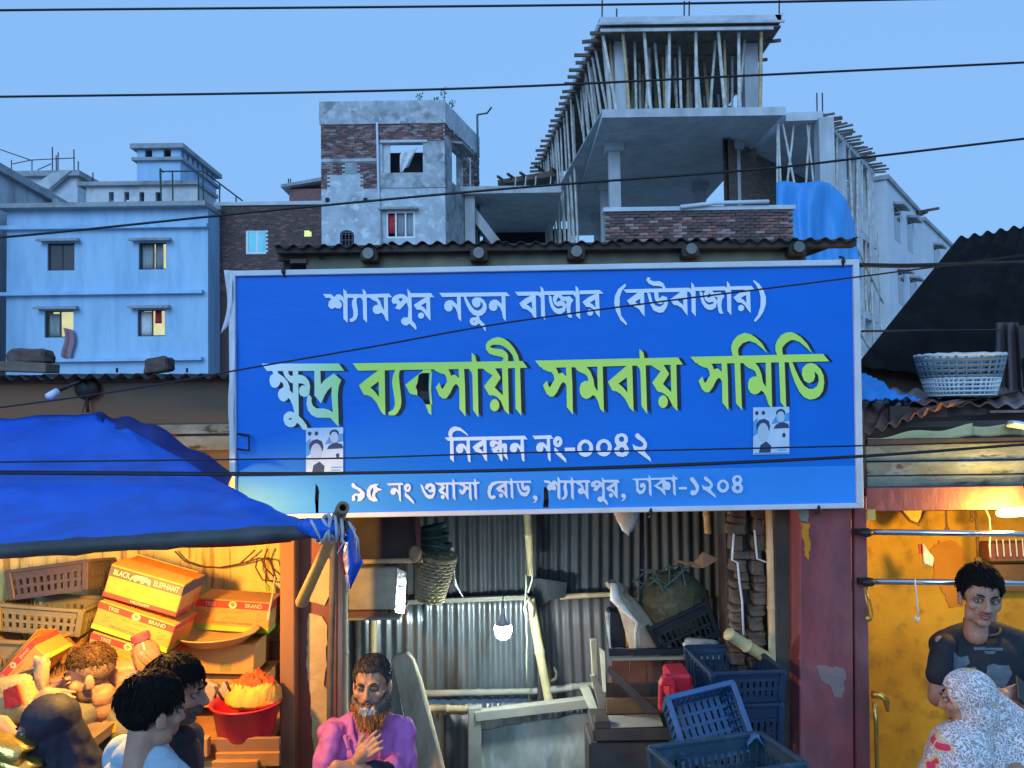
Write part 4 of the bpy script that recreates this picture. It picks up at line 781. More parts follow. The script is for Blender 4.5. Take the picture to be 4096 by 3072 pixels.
# ---- blue tarpaulin awning
def dens_edge(u): return u
t = thing('tarpaulin_awning', 'bright blue tarpaulin awning sloping over the lit stall on the left', 'awning', W(500, 2160, 2.8))
bk = [(-420, 1690, 4.1), (0, 1672, 4.15), (380, 1652, 4.2), (560, 1735, 4.02), (925, 1955, 3.5)]
fr = [(-420, 2225, 2.72), (0, 2195, 2.74), (420, 2172, 2.76), (800, 2145, 2.78), (1262, 2108, 2.80)]
def pol(P, s):
    k = min(len(P) - 2, int(s * (len(P) - 1))); f = s * (len(P) - 1) - k; a, b = P[k], P[k + 1]; return [lerp(a[i], b[i], f) for i in range(3)]
def tarp(u, v):
    a = W(*pol(bk, u)); b = W(*pol(fr, u)); p = a.lerp(b, v)
    sag = -.05 * math.sin(math.pi * v) * math.sin(math.pi * min(1, u * 1.05))
    wr = .004 * math.sin(u * 38 + v * 7) * (1 - v) ** 2 + .010 * math.sin(v * 16 + u * 9 + 2 * math.sin(u * 5)) * (v * (1 - v)) * 2.2 + .012 * v * nz((u * 5, v * 4, 0)) + .005 * nz((u * 16, v * 9, 3))
    return p + V((0, 0, sag + wr))
m = MB(); m.grid(tarp, 70, 36, th=(0, .0, -.003)); mk('sheet', m, 'tarp_blue', t, smooth=True)
def fold(u, v):
    a = W(*pol([(385, 1650, 4.19), (470, 1668, 4.2), (600, 1688, 4.15), (760, 1790, 4.05), (932, 1880, 4.02)], u)); b = W(*pol([(440, 1700, 4.1), (535, 1790, 4.0), (640, 1850, 3.9), (780, 1930, 3.8), (930, 2000, 3.7)], u)); p = a.lerp(b, v)
    return p + V((0, -.05 * math.sin(math.pi * v) - .012 * math.sin(v * 9 + u * 15), .012 * math.sin(u * 24 + v * 4)))
m = MB(); m.grid(fold, 30, 14, th=(0, .003, 0)); mk('folded_sheet', m, 'tarp_navy', t, smooth=True)
m = MB(); m.grid(lambda u, v: W(lerp(540, 1165, u), lerp(lerp(2180, 2128, u), lerp(2186, 2166, u) + 14 * math.sin(u * 3), v), lerp(2.86, 2.86, u) + .02 * v), 20, 3, th=(0, .002, 0)); mk('red_valance', m, 'red_cloth', t, smooth=True)
m = MB(); m.beam(W(330, 1650, 4.2), W(350, 1580, 4.3), .004, .004); mk('tie_cord', m, 'cable', t)
# front pole and knotted corner
a = W(-430, 2232, 2.72); b = W(1300, 2122, 2.82)
pm = MB()
pts = [a.lerp(b, k / 24) + V((0, 0, .006 * nz((k * .7, 0, 0)))) for k in range(25)]; pm.tube(pts, [.026 + .004 * nz((k * .9, 2, 0)) + (.006 if k % 5 == 0 else 0) for k in range(25)], 10)
solo('awning_pole', pm, 'pole_dark', 'long dark horizontal pole along the front edge of the blue awning', 'pole', smooth=True)
p = thing('bamboo_post_end', 'sawn bamboo pole end pointing at the viewer beside the blue awning corner', 'pole', W(1340, 2160, 2.9))
c0 = W(1372, 2030, 2.72); c1 = W(1316, 2150, 3.15); ax = (c1 - c0).normalized(); pts = [c0, c0.lerp(c1, .02), c0.lerp(c1, .5), c1]
m = MB(); x_ = ax.orthogonal().normalized(); rot = Matrix((x_, ax.cross(x_), ax)).transposed()
m.lathe(c0, [(.012, .04), (.012, 0), (.0215, 0), (.022, .02), (.0205, .1), (.0235, .12), (.0205, .14), (.0205, (c1 - c0).length)], 16, rot); mk('stem', m, 'bamboo_worn', p, smooth=False)
m = MB(); m.lathe(c0 + ax * .035, [(0, 0), (.0135, 0)], 16, rot); mk('hollow', m, 'room_dark', p)
p = thing('rope_knot', 'pale rope wound round the awning pole and bamboo end', 'rope', W(1330, 2130, 2.78))
for k in range(7):
    c = W(1262 + k * 16, 2122 - k * 2 + rnd.uniform(-6, 6), 2.80); rr = .036 + rnd.uniform(0, .012); tilt = Matrix.Rotation(rnd.uniform(-.5, .5), 3, 'Z') @ Matrix.Rotation(R(90) + rnd.uniform(-.5, .5), 3, 'Y')
    m = MB(); m.tube([c + tilt @ V((rr * math.cos(g_ / 12 * 6.2832), rr * math.sin(g_ / 12 * 6.2832), .004 * g_ / 12)) for g_ in range(13)], .0055, 6); mk('rope_turn', m, 'rope', p, smooth=True)
for k, (ax_, ay_, bx_, by_) in enumerate(((1392, 2085, 1418, 2170), (1400, 2090, 1425, 2250), (1396, 2095, 1440, 2235), (1372, 2160, 1378, 2230), (1368, 2150, 1350, 2215))):
    m = MB(); A_ = W(ax_, ay_, 2.76); B_ = W(bx_, by_, 2.77); m.tube([A_, A_.lerp(B_, .5) + V((.014, -.01, .01)), B_], [.003, .0025, .002], 5); mk('rope_strand', m, 'rope', p, smooth=True)
m = MB(); m.ell(W(1300, 2118, 2.78), (.05, .03, .03)); m.ell(W(1250, 2108, 2.79), (.05, .025, .025))
for i, q in enumerate(m.v): m.v[i] = q + V((.012 * nz(q, 30), .012 * nz(q, 34, 4), .012 * nz(q, 28, 9)))
mk('bunched_sheet', m, 'tarp_blue', p, smooth=True)
p = thing('tarpaulin_flap', 'blue tarpaulin corner hanging below the awning pole end', 'tarpaulin', W(1400, 2360, 2.8))
def flp(u, v):
    L = [(1352, 2150), (1352, 2200), (1370, 2270), (1392, 2352)]; Rr_ = [(1405, 2110), (1428, 2190), (1452, 2250), (1402, 2356)]
    a = pol([(x, y, 0) for x, y in L], v); b = pol([(x, y, 0) for x, y in Rr_], v); return W(lerp(a[0], b[0], u), lerp(a[1], b[1], u), 2.80 + .02 * math.sin(u * 6 + v * 3))
m = MB(); m.grid(flp, 14, 24, th=(0, .003, 0)); mk('sheet', m, 'tarp_blue', p, smooth=True)
m = MB(); m.grid(lambda u, v: W(lerp(1348, 1358, u) + lerp(0, 26, v ** 1.3), lerp(2150, 2300, v), 2.79), 2, 12, th=(0, .003, 0)); mk('orange_hem', m, 'red_cloth', p, smooth=True)
# ---- overhead wires
def wire(pts, r, mt, label, nm='overhead_wire', grp='overhead wires'):
    P = [W(*q) for q in pts]; Q = []
    for i in range(len(P) - 1):
        p0 = P[max(0, i - 1)]; p1 = P[i]; p2 = P[i + 1]; p3 = P[min(len(P) - 1, i + 2)]
        for k in range(8):
            s = k / 8; Q.append(.5 * ((2 * p1) + (p2 - p0) * s + (2 * p0 - 5 * p1 + 4 * p2 - p3) * s * s + (3 * p1 - p0 - 3 * p2 + p3) * s ** 3))
    Q.append(P[-1]); m = MB(); m.tube(Q, r, 6); return solo(nm, m, mt, label, 'wire', grp, smooth=True)
wire([(-700, 52, 6), (0, 41, 6), (2400, 19, 6), (4096, -12, 6), (4700, -20, 6)], .0085, 'cable', 'topmost black wire along the upper edge of the sky')
wire([(-700, 395, 6), (0, 387, 6), (1200, 370, 6), (2048, 347, 6), (3000, 302, 6), (4096, 250, 6), (4700, 218, 6)], .0085, 'cable', 'second black wire crossing the sky in front of the construction building')
wire([(-700, 990, 5), (0, 950, 5), (1000, 850, 5), (2000, 757, 5), (3000, 680, 5), (3500, 625, 5), (4096, 555, 5), (4700, 490, 5)], .0075, 'cable', 'third black wire passing in front of the brick tower and bamboo props')
wire([(-700, 1720, 3.6), (0, 1630, 3.6), (500, 1560, 3.6), (1000, 1472, 3.6), (1500, 1385, 3.6), (2000, 1295, 3.6), (2600, 1212, 3.6), (3300, 1125, 3.6), (4096, 1020, 3.6), (4700, 940, 3.6)], .0042, 'cable', 'thin black wire slanting across the whole blue sign')
wire([(-700, 1852, 3.4), (0, 1848, 3.4), (920, 1838, 3.4), (1400, 1832, 3.4), (2048, 1812, 3.4), (2700, 1800, 3.4), (3440, 1783, 3.4), (4096, 1765, 3.4), (4700, 1750, 3.4)], .0038, 'cable', 'thin wire across the sign through the registration number')
wire([(-700, 1890, 3.4), (0, 1893, 3.4), (920, 1899, 3.4), (1400, 1893, 3.4), (2048, 1882, 3.4), (2700, 1862, 3.4), (3440, 1826, 3.4), (4096, 1778, 3.4), (4700, 1740, 3.4)], .0062, 'cable', 'thick black wire along the top of the pale footer strip')
wire([(-700, 1882, 3.42), (0, 1884, 3.42), (920, 1890, 3.42), (1400, 1889, 3.42), (2048, 1877, 3.42), (2700, 1856, 3.42), (3440, 1822, 3.42), (4096, 1776, 3.42), (4700, 1740, 3.42)], .0034, 'cable', 'fine wire running just above the thick black wire on the sign')
wire([(3440, 1060, 4.1), (3600, 1063, 4.15), (3740, 1060, 4.2), (4100, 1050, 4.4)], .012, 'cable', 'short black cable bundle from the sign corner to the dark roof', 'cable_bundle')
wire([(3448, 1325, 4.1), (3700, 1322, 4.4), (4000, 1320, 4.6)], .006, 'cable', 'short dark wire below the cable bundle right of the sign', 'cable_bundle')
# ---- right shed
t = thing('dark_shed', 'dark shed roof with corrugated upper edge at the right', 'shed', W(3850, 1560, 5.2))
A_ = W(3832, 952, 6.2); B_ = W(4420, 842, 6.0); C_ = W(4420, 1580, 5.0); D_ = W(3425, 1462, 5.2)
n1 = int((B_ - A_).length / .085)
def rf(u, v):
    p = A_.lerp(B_, u).lerp(D_.lerp(C_, u), v); return p + V((0, 0, .016 * math.sin(u * n1 * 6.2832) * (1 - .6 * v)))
m = MB(); m.grid(rf, n1 * 8, 8, th=(0, .01, -.01)); mk('roof_sheet', m, 'black_roof', t, smooth=True)
m = MB(); m.box2((W(3440, 1600, 5.3).x, 5.35, 2.2), (W(4500, 1600, 5.3).x, 5.4, W(3900, 1440, 5.3).z)); mk('wall', m, 'wood_dark', t)
m = MB(); pbox(m, 4040, 1300, 4400, 1630, 5.2, .05); mk('wall_panel', m, 'wood_dark', t)
m = MB(); m.grid(lambda u, v: W(lerp(3985, 4075, u) + 30 * v * (u - .3), lerp(1290, 1600, v), 4.95 - .04 * math.sin(u * 14)), 20, 8, th=(0, .005, 0)); solo('hanging_sack', m, 'curtain_sack', 'dull brown sacking hanging behind the white basket', 'cloth', smooth=True)
mk('wall_rail', MB().beam(W(4030, 1555, 5.1), W(4400, 1545, 5.1), .03, .03), 'steel_ring', t)
# rusty lower awning
t = thing('rusty_awning', 'rusty corrugated awning over the yellow shop carrying basket and blue cloth', 'awning', W(3750, 1720, 4.3))
def aw(o, n):
    def f(u, v):
        a = W(lerp(3440, 3800, u), lerp(1745, 1610, u), 4.2); b = W(lerp(3470, 4080, u), lerp(1560, 1560, u), 4.75); p = a.lerp(b, v)
        return p + V((0, 0, .016 * math.sin(u * n * 6.2832) + .01 * nz((u * 4, v * 3, 0))))
    return f
m = MB(); m.grid(aw(0, 7), 7 * 8, 8, th=(0, .0, -.004)); mk('roof_sheet', m, 'rust_tin', t, smooth=True)
def aw2(u, v):
    a = W(lerp(3640, 4300, u), lerp(1612, 1628, u), 4.3); b = W(lerp(3640, 4260, u), 1575, 4.85); p = a.lerp(b, v); return p + V((0, 0, .012 * math.sin(u * 9 * 6.2832) + .01 * nz((u * 4, v * 3, 5))))
m = MB(); m.grid(aw2, 9 * 8, 6, th=(0, 0, -.004)); mk('roof_sheet', m, 'rust_tin', t, smooth=True)
for i, q in enumerate(((3560, 1625, 3640, 1700, 4.28), (3640, 1630, 3790, 1668, 4.34), (3790, 1632, 3950, 1660, 4.36), (3960, 1640, 4200, 1650, 4.3))): m = MB(); pbox(m, *q, .02); mk('under_board', m, ('wood_dark', 'rust_tin', 'wood_dark', 'rust_tin')[i], t)
m = MB(); m.beam(W(3440, 1700, 4.3), W(4200, 1690, 4.3), .03, .03); mk('batten', m, 'wood_dark', t)
m = MB()
m.grid(lambda u, v: W(lerp(3470, 3890, u), lerp(1752, 1700, u) + v * lerp(18, 50, u) + 8 * math.sin(u * 11), 4.24 - .02 * math.sin(u * 7)), 16, 4, th=(0, .003, 0)); solo('paper_sheet', m, 'paper_yellow', 'torn yellowish paper sheet tucked under the rusty awning', 'paper', smooth=True)
m = MB(); m.grid(lambda u, v: W(lerp(3890, 4200, u), lerp(1705, 1690, u) + v * lerp(36, 55, u) + 5 * math.sin(u * 9), 4.25), 10, 4, th=(0, .003, 0)); solo('paper_sheet', m, 'paper_yellow', 'flat yellowish sheet above the green boards at the right edge', 'paper', smooth=True)
solo('white_cup', lump(W(4075, 1700, 4.18), (.1, .08, .035), rz=.2), 'cloth_white', 'small crumpled white wrapper on the boards at the right edge', 'wrapper', smooth=True)
# boards and beam over the yellow shop
t = thing('yellow_shop', 'yellow lit shop front with maroon beam and pillar on the right', 'shop', W(3750, 2040, 4.15))
for i, (y0, y1, pr, mt) in enumerate(((1750, 1772, .02, 'wood_dark'), (1772, 1838, .0, 'paint_green_grey'), (1843, 1895, .012, 'paint_green_grey'), (1899, 1940, .02, 'paint_green_grey'))):
    m = MB(); pbox(m, 3462, y0, 4420, y1, 4.2, .03, pr); mk('board', m, mt, t, bevel=.003)
m = MB(); pbox(m, 3455, 1942, 4420, 2036, 4.17, .12, .03); mk('beam', m, 'maroon_paint', t, bevel=.004)
m = MB(); pbox(m, 3440, 1640, 3462, 2060, 4.18, .05); mk('corner_post', m, 'wood_dark', t)
SHOP = t
# blue cloth heap and basket on the awning
m = MB(); q = W(3520, 1560, 4.42)
m.grid(lambda u, v: V((q.x + lerp(-.16, .17, u), q.y + lerp(-.09, .12, v), q.z - .05 + .13 * max(0, math.sin(math.pi * min(1, u * 1.15 + .1)) * math.sin(math.pi * v)) ** .7 * (1.25 - u) + .035 * nz((u * 7, v * 6, 1)) + .02 * abs(nz((u * 15, v * 12, 4))))), 40, 30, th=(0, 0, -.01)); solo('cloth_heap', m, 'sheet_blue', 'crumpled bright blue plastic sheet heaped on the rusty awning', 'cloth', smooth=True)
p = thing('plastic_basket', 'grey and white perforated plastic basket on the rusty awning', 'basket', W(3845, 1592, 4.45))
bc = W(3845, 1592, 4.45); rx0, rx1, hh = .165, .225, .235; ry = .62
def bk_(a, h): k = lerp(rx0, rx1, h ** .85); q = V((math.copysign(abs(math.cos(a)) ** .75, math.cos(a)), math.copysign(abs(math.sin(a)) ** .75, math.sin(a)), 0)); return bc + V((q.x * k, q.y * k * ry, h * hh))
def slats(h0, h1, n, nrow, fill, mi, mb):
    for i in range(n):
        a0 = 2 * math.pi * i / n; a1 = 2 * math.pi * (i + fill) / n
        for j in range(nrow): z0_ = lerp(h0, h1, j / nrow); z1_ = lerp(h0, h1, (j + .6) / nrow); am = (a1 - a0) * .0; mb.hexa([bk_(a0 + am, z0_), bk_(a1, z0_), bk_(a1, z1_), bk_(a0, z1_)] + [(x - bc) * .985 + bc for x in (bk_(a0, z0_), bk_(a1, z0_), bk_(a1, z1_), bk_(a0, z1_))], mi)
m = MB()
for j in range(5):
    z_ = lerp(.06, .44, j / 4); m.tube([bk_(k / 40 * 6.2832, z_) for k in range(41)], .006, 6, False)
for i in range(44): m.tube([bk_(i / 44 * 6.2832, .04), bk_(i / 44 * 6.2832, .46)], .0052, 5)
mk('lower_lattice', m, 'plastic_white', p, smooth=True)
m = MB()
for j in range(4): z_ = lerp(.5, .86, j / 3); m.tube([bk_(k / 40 * 6.2832, z_) for k in range(41)], .0075, 6, False)
for i in range(30): m.tube([bk_(i / 30 * 6.2832, .46), bk_(i / 30 * 6.2832, .94)], .0075, 5)
mk('upper_lattice', m, 'plastic_greyblue', p, smooth=True)
m = MB(); m.tube([bk_(k / 40 * 6.2832, .97 + .012 * math.sin(k * 2.3)) for k in range(41)], .010, 7, False); mk('rim', m, 'plastic_white', p, smooth=True)
m = MB(); m.lathe(bc, [(0, .004), (.9 * rx0, .004), (rx0, .012)], 24); mk('base', m, 'plastic_greyblue', p)
# ================================================================== centre stall
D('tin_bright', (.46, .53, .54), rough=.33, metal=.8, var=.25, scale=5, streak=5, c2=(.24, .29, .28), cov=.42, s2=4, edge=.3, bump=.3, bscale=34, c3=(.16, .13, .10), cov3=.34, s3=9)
D('tin_shaded', (.05, .058, .064), rough=.6, metal=.2, var=.4, scale=4, streak=4, c2=(.09, .105, .115), cov=.36, s2=2.5, edge=.3)  # tin colour darkened to stand for the shade above the bulb
D('tin_brown', (.17, .155, .145), rough=.55, metal=.3, var=.3, scale=4, streak=5, c2=(.12, .09, .08), cov=.4, s2=3, edge=.3)
D('wood_pale', (.29, .285, .22), var=.22, scale=3, streak=.3, c2=(.27, .26, .20), cov=.4, s2=5, edge=.3, bump=.3)
D('wood_board', (.38, .34, .22), var=.3, scale=9, streak=6, c2=(.17, .15, .11), cov=.41, s2=7, edge=.2, bump=.6)
D('wood_red', (.22, .085, .055), var=.3, scale=4, c2=(.15, .07, .05), cov=.4, s2=3, edge=.3)
D('wood_brown', (.15, .085, .035), var=.35, scale=4, streak=.4)
D('painted_panel', (.27, .30, .26), rough=.75, var=.25, scale=6, c2=(.15, .175, .15), cov=.45, s2=5, edge=.2, c3=(.42, .46, .43), cov3=.37, s3=7, streak=2.5, bump=.4)
D('khaki_tin', (.42, .40, .29), rough=.55, metal=.2, var=.25, scale=7, c2=(.30, .31, .20), cov=.4, s2=5, edge=.2, bump=.3, bscale=25)
D('foil', (.62, .66, .68), rough=.25, metal=.8, var=.1, bump=.8, bscale=26)
D('cane', (.30, .25, .15), var=.4, scale=14, c2=(.42, .40, .12), cov=.36, s2=6, edge=.2)
D('cane_green', (.055, .10, .085), var=.4, scale=12)
D('sacking', (.27, .215, .155), var=.25, scale=14, c2=(.20, .155, .11), cov=.4, s2=5, edge=.3)
D('bag_white', (.55, .58, .56), rough=.35, var=.2, scale=10, c2=(.30, .27, .21), cov=.42, s2=9, edge=.2)
D('black_plastic', (.012, .016, .022), rough=.45, var=.3)
D('olive_veg', (.055, .060, .035), var=.5, scale=20, c2=(.11, .105, .06), cov=.35, s2=16, edge=.1, bump=.9, bscale=40)
D('cardboard', (.30, .19, .11), var=.15, scale=5)
D('crate_navy', (.010, .032, .075), rough=.42, var=.2, scale=8, spec=.5)
D('crate_blue', (.022, .095, .24), rough=.42, var=.15, scale=8, spec=.5)
D('crate_teal', (.022, .06, .095), rough=.5, var=.25, scale=8, c2=(.09, .14, .18), cov=.36, s2=9, edge=.2)
D('red_plastic', (.55, .018, .035), rough=.35, var=.1, spec=.5, bump=.05)
D('brick_old', (.12, .085, .06), var=.35, scale=10, bump=.8, bscale=40)
D('string_pale', (.46, .50, .30), var=.2)
D('bulb_glow', (.84, .97, 1), emis=330, var=0, bump=0)
D('bulb_cap', (.3, .33, .35), rough=.4)
D('orange_strip', (.6, .3, .03), rough=.4, var=.1)
t = thing('market_stall', 'central stall of corrugated tin sheets lit by a white bulb', 'stall', (W(2200, 2600, 5.4).x, 5.4, 0))
STALL = t
def sheet(px0, py0, px1, py1, Y, mt, per=.068, amp=.0095, nm='wall_sheet', tilt=0):
    a = W(px0, py1, Y); b = W(px1, py1, Y); c = W(px0, py0, Y); L = b.x - a.x; H = c.z - a.z; m = MB()
    corr(m, (a.x, Y, a.z), (1, 0, 0), V((tilt, 0, 1)).normalized(), L, H, (0, -1, 0), per=per, amp=amp, nv=8, th=.0015, fn=lambda i, j: V((0, .004 * nz((i * 3, j * 3, px0 * .01)), 0))); return mk(nm, m, mt, t, smooth=True)
sheet(1330, 1985, 1960, 2415, 5.42, 'tin_shaded'); sheet(1930, 1985, 2150, 2400, 5.435, 'tin_shaded'); sheet(2130, 1985, 2560, 2400, 5.42, 'tin_shaded', tilt=.02); sheet(2540, 1985, 2990, 2440, 5.435, 'tin_shaded')
sheet(1330, 2390, 1720, 3300, 5.40, 'tin_bright'); sheet(1700, 2390, 2150, 2800, 5.385, 'tin_bright'); sheet(2130, 2395, 2600, 3300, 5.40, 'tin_brown', tilt=-.03); sheet(2560, 2395, 3000, 3300, 5.41, 'tin_shaded')
sheet(1690, 2815, 2360, 3300, 5.39, 'tin_bright'); sheet(1780, 2860, 1885, 3300, 5.1, 'tin_brown', per=.09)
# shed interior: roof underside continues above; dark side walls
m = MB(); m.box2((W(1200, 2500, 4.6).x, 4.3, 0), (W(1200, 2500, 4.6).x + .04, 5.5, 3.5)); mk('side_wall', m, 'wood_dark', t)
m = MB(); x = W(3060, 2500, 4.6).x; m.box2((x, 4.35, 0), (x + .05, 5.5, 3.5)); mk('side_wall', m, 'wood_dark', t)
m = MB(); m.box2((W(1200, 2500, 4.6).x, 4.28, 2.92), (x, 5.5, 2.95)); mk('ceiling', m, 'wood_dark', t)
# rails and bamboos
def bam(a, b, r, mt, nm='bamboo_rail', step=.25): return mk(nm, bamboo(W(*a), W(*b), r, 10, step, .01), mt, t, smooth=True)
m = MB(); m.beam(W(1600, 2408, 5.34), W(2112, 2388, 5.34), .045, .03); mk('rail', m, 'wood_pale', t, bevel=.003)
bam((2240, 2388, 5.33), (2470, 2376, 5.33), .02, 'bamboo_tan')
bam((2103, 1990, 5.2), (2124, 2300, 5.2), .029, 'bamboo_yellow', 'bamboo_post'); bam((2118, 2395, 5.2), (2200, 2830, 5.2), .036, 'bamboo_yellow', 'bamboo_post')
m = MB(); m.tube([W(2140, 2420, 5.24), W(2175, 2560, 5.24), W(2196, 2800, 5.24)], .014, 8); mk('dark_stick', m, 'bamboo_dark', t, smooth=True)
m = MB(); m.tube([W(2205, 2725, 5.15), W(2225, 2715, 5.14), W(2228, 2690, 5.13), W(2215, 2670, 5.13)], [.011, .013, .01, .004], 8); mk('stub', m, 'bamboo_dark', t, smooth=True)
m = MB(); m.prism([W(2128, 2310, 5.3), W(2270, 2330, 5.3), W(2260, 2390, 5.3), W(2200, 2400, 5.3), W(2130, 2450, 5.3)], (0, .02, 0)); mk('dark_rag', m, 'black_plastic', t)
bam((1690, 2775, 5.22), (2150, 2765, 5.22), .024, 'wood_pale'); bam((2195, 2762, 5.2), (2390, 2738, 5.2), .026, 'wood_pale')
bam((1680, 2835, 5.1), (1910, 2838, 5.0), .026, 'bamboo_tan')
m = MB(); m.beam(W(1900, 2862, 4.95), W(2350, 2808, 4.95), .06, .06); mk('beam', m, 'wood_pale', t, bevel=.005)
m = MB(); m.prism([W(1872, 2835, 4.93), W(1925, 2830, 4.93), W(1925, 3330, 4.93), W(1872, 3330, 4.93)], (0, .06, 0)); mk('upright', m, 'wood_pale', t, bevel=.004)
m = MB(); m.prism([W(2320, 2755, 4.9), W(2358, 2745, 4.9), W(2412, 2880, 4.75), W(2380, 2895, 4.75)], (0, .05, 0)); mk('brace', m, 'wood_pale', t, bevel=.004)
m = MB()
edge = [(1905, 2925)] + [(lerp(1905, 2362, k / 14), lerp(2925, 2850, k / 14) + rnd.uniform(-5, 5)) for k in range(1, 15)]
m.prism([W(x_, y_, 4.99) for x_, y_ in edge] + [W(2372, 3330, 4.9), W(1900, 3330, 4.9)], (0, .02, 0)); mk('counter_panel', m, 'painted_panel', t)
m = MB(); m.prism([W(2362, 2560, 4.8), W(2388, 2556, 4.8), W(2395, 2720, 4.8), W(2372, 2760, 4.8)], (0, .04, 0)); mk('upright', m, 'wood_board', t, bevel=.003)
m = MB(); m.prism([W(2362, 2705, 4.7), W(2380, 2700, 4.7), W(2425, 2775, 4.7), W(2422, 2855, 4.7), W(2400, 2850, 4.7)], (0, .03, 0)); mk('brace', m, 'wood_pale', t, bevel=.003)
for k, pts in enumerate((((2103, 2300), (2105, 2350), (2100, 2400), (2104, 2480), (2108, 2560), (2106, 2620), (2108, 2735)), ((2130, 2240), (2128, 2320), (2112, 2370)), ((2118, 2390), (2095, 2430), (2105, 2480), (2128, 2470), (2130, 2430), (2110, 2400)))):
    m = MB(); m.tube([W(x_, y_, 5.14) for x_, y_ in pts], .006, 6); mk('string', m, 'string_pale', t, smooth=True)
# left pillars of the stall
solo('wooden_post', MB().prism([W(1122, 2160, 3.9), W(1180, 2155, 3.9), W(1178, 3500, 3.9), W(1118, 3500, 3.9)], (0, .07, 0)), 'wood_post', 'square brown timber post at the right end of the lit stall', 'post', bevel=.005) if False else None
# stored things along the left of the stall
p = thing('wooden_cabinet', 'dark brown cabinet panel hung under the left end of the sign', 'cabinet', W(1530, 2265, 4.6))
m = MB(); pbox(m, 1395, 2050, 1655, 2250, 4.6, .3); mk('panel', m, 'wood_dark', p, bevel=.005)
m = MB(); bamboo(W(1668, 2040, 4.58), W(1676, 2235, 4.58), .018, 8, mb=m); mk('side_pole', m, 'wood_red', p, smooth=True)
m = MB(); bamboo(W(1440, 2248, 4.57), W(1690, 2240, 4.57), .016, 8, mb=m); mk('bottom_rail', m, 'bamboo_tan', p, smooth=True)
m = MB(); m.ell(W(1660, 2215, 4.52), (.035, .03, .045)); mk('wrapped_corner', m, 'cardboard', p, smooth=True)
p = thing('tin_box', 'dented khaki tin box with a silver foil side on the left stall shelf', 'box', W(1490, 2455, 4.55))
m = MB(); pbox(m, 1392, 2272, 1588, 2442, 4.55, .3); mk('body', m, 'khaki_tin', p, bevel=.008)
m = MB(); m.prism([W(1590, 2274, 4.545), W(1626, 2290, 4.6), W(1617, 2455, 4.6), W(1580, 2450, 4.545)], (0, .02, 0)); mk('foil_side', m, 'foil', p)
m = MB(); pbox(m, 1392, 2446, 1550, 2470, 4.55, .3); solo('folded_sack', m, 'wood_red', 'dark red folded cloth under the khaki tin box', 'cloth', bevel=.006)
m = MB(); pbox(m, 1385, 2472, 1600, 2482, 4.5, .4); mk('shelf', m, 'wood_pale', t, bevel=.003)
def basket(name, label, c, r0, r1, h, rot, mt, cat='basket', n=30, rows=13):
    p = thing(name, label, cat, c); c = V(c)
    def pt(a, f, o=0.): k = lerp(r0, r1, f) + o; return c + rot @ V((k * math.cos(a), k * math.sin(a), f * h))
    for j in range(rows):
        f0 = j / rows; m = MB(); m.tube([pt(2 * math.pi * k / (n * 2), f0 + .5 / rows, .005 * (1 if (k // 2 + j) % 2 else -1)) for k in range(n * 2 + 1)], h / rows * .36, 5, False); mk('weave_band', m, mt, p, smooth=True)
    m = MB()
    for k in range(n): m.tube([pt(2 * math.pi * k / n, 0), pt(2 * math.pi * k / n, 1)], .004, 4)
    o = mk('stakes', m, mt, p); o['kind'] = 'stuff'
    m = MB(); m.tube([pt(2 * math.pi * k / 32, 1) for k in range(33)], .010, 6, False); mk('rim', m, mt, p, smooth=True)
    m = MB(); m.add([pt(2 * math.pi * k / n, .0, -.002) for k in range(n)], [tuple(range(n))]); mk('base', m, mt, p); return p
rb = Matrix.Rotation(R(-14), 3, 'Y') @ Matrix.Rotation(R(-70), 3, 'X') if False else Matrix.Rotation(R(10), 3, 'Y') @ Matrix.Rotation(R(8), 3, 'X')
basket('cane_basket', 'tall woven cane basket hanging beside the khaki tin box', W(1718, 2400, 4.75), .075, .115, .27, rb, 'cane')
for k, lb in enumerate(('lowest of the three dark green baskets nested above the cane basket', 'middle of the three dark green baskets nested above the cane basket', 'topmost of the three dark green baskets nested above the cane basket')):
    basket('green_basket', lb, W(1738 - 6 * k, 2205 - k * 32, 4.8), .07, .095, .045, Matrix.Rotation(R(6 - 9 * k), 3, 'Y'), 'cane_green', n=18, rows=3)
m = MB()
for k in range(5): m.tube([W(1802 + k * 3, 2190, 4.85), W(1812 + 2 * k, 2260 + 20 * k, 4.87), W(1815 + k * 9, 2330 + k * 14, 4.9)], .0028, 4)
o = solo('string_bundle', m, 'bag_white', 'loose white strings dangling beside the green baskets', 'string'); o['kind'] = 'stuff'
# leaning boards
m = MB(); m.prism([W(1563, 2640, 4.6), W(1585, 2622, 4.6), W(1630, 2612, 4.6), W(1655, 2640, 4.6), W(1690, 2740, 4.56), W(1860, 3400, 4.3), W(1735, 3400, 4.3), W(1615, 2860, 4.5)], (0, .045, 0)); solo('leaning_board', m, 'wood_board', 'thick grey board with rounded top leaning behind the man in purple', 'board', bevel=.006)
m = MB(); m.prism([W(1545, 2690, 4.66), W(1580, 2680, 4.66), W(1720, 3400, 4.5), W(1545, 3400, 4.5)], (0, .02, 0)); solo('leaning_board', m, 'painted_panel', 'thin greenish board standing just behind the thick leaning board', 'board', bevel=.003)
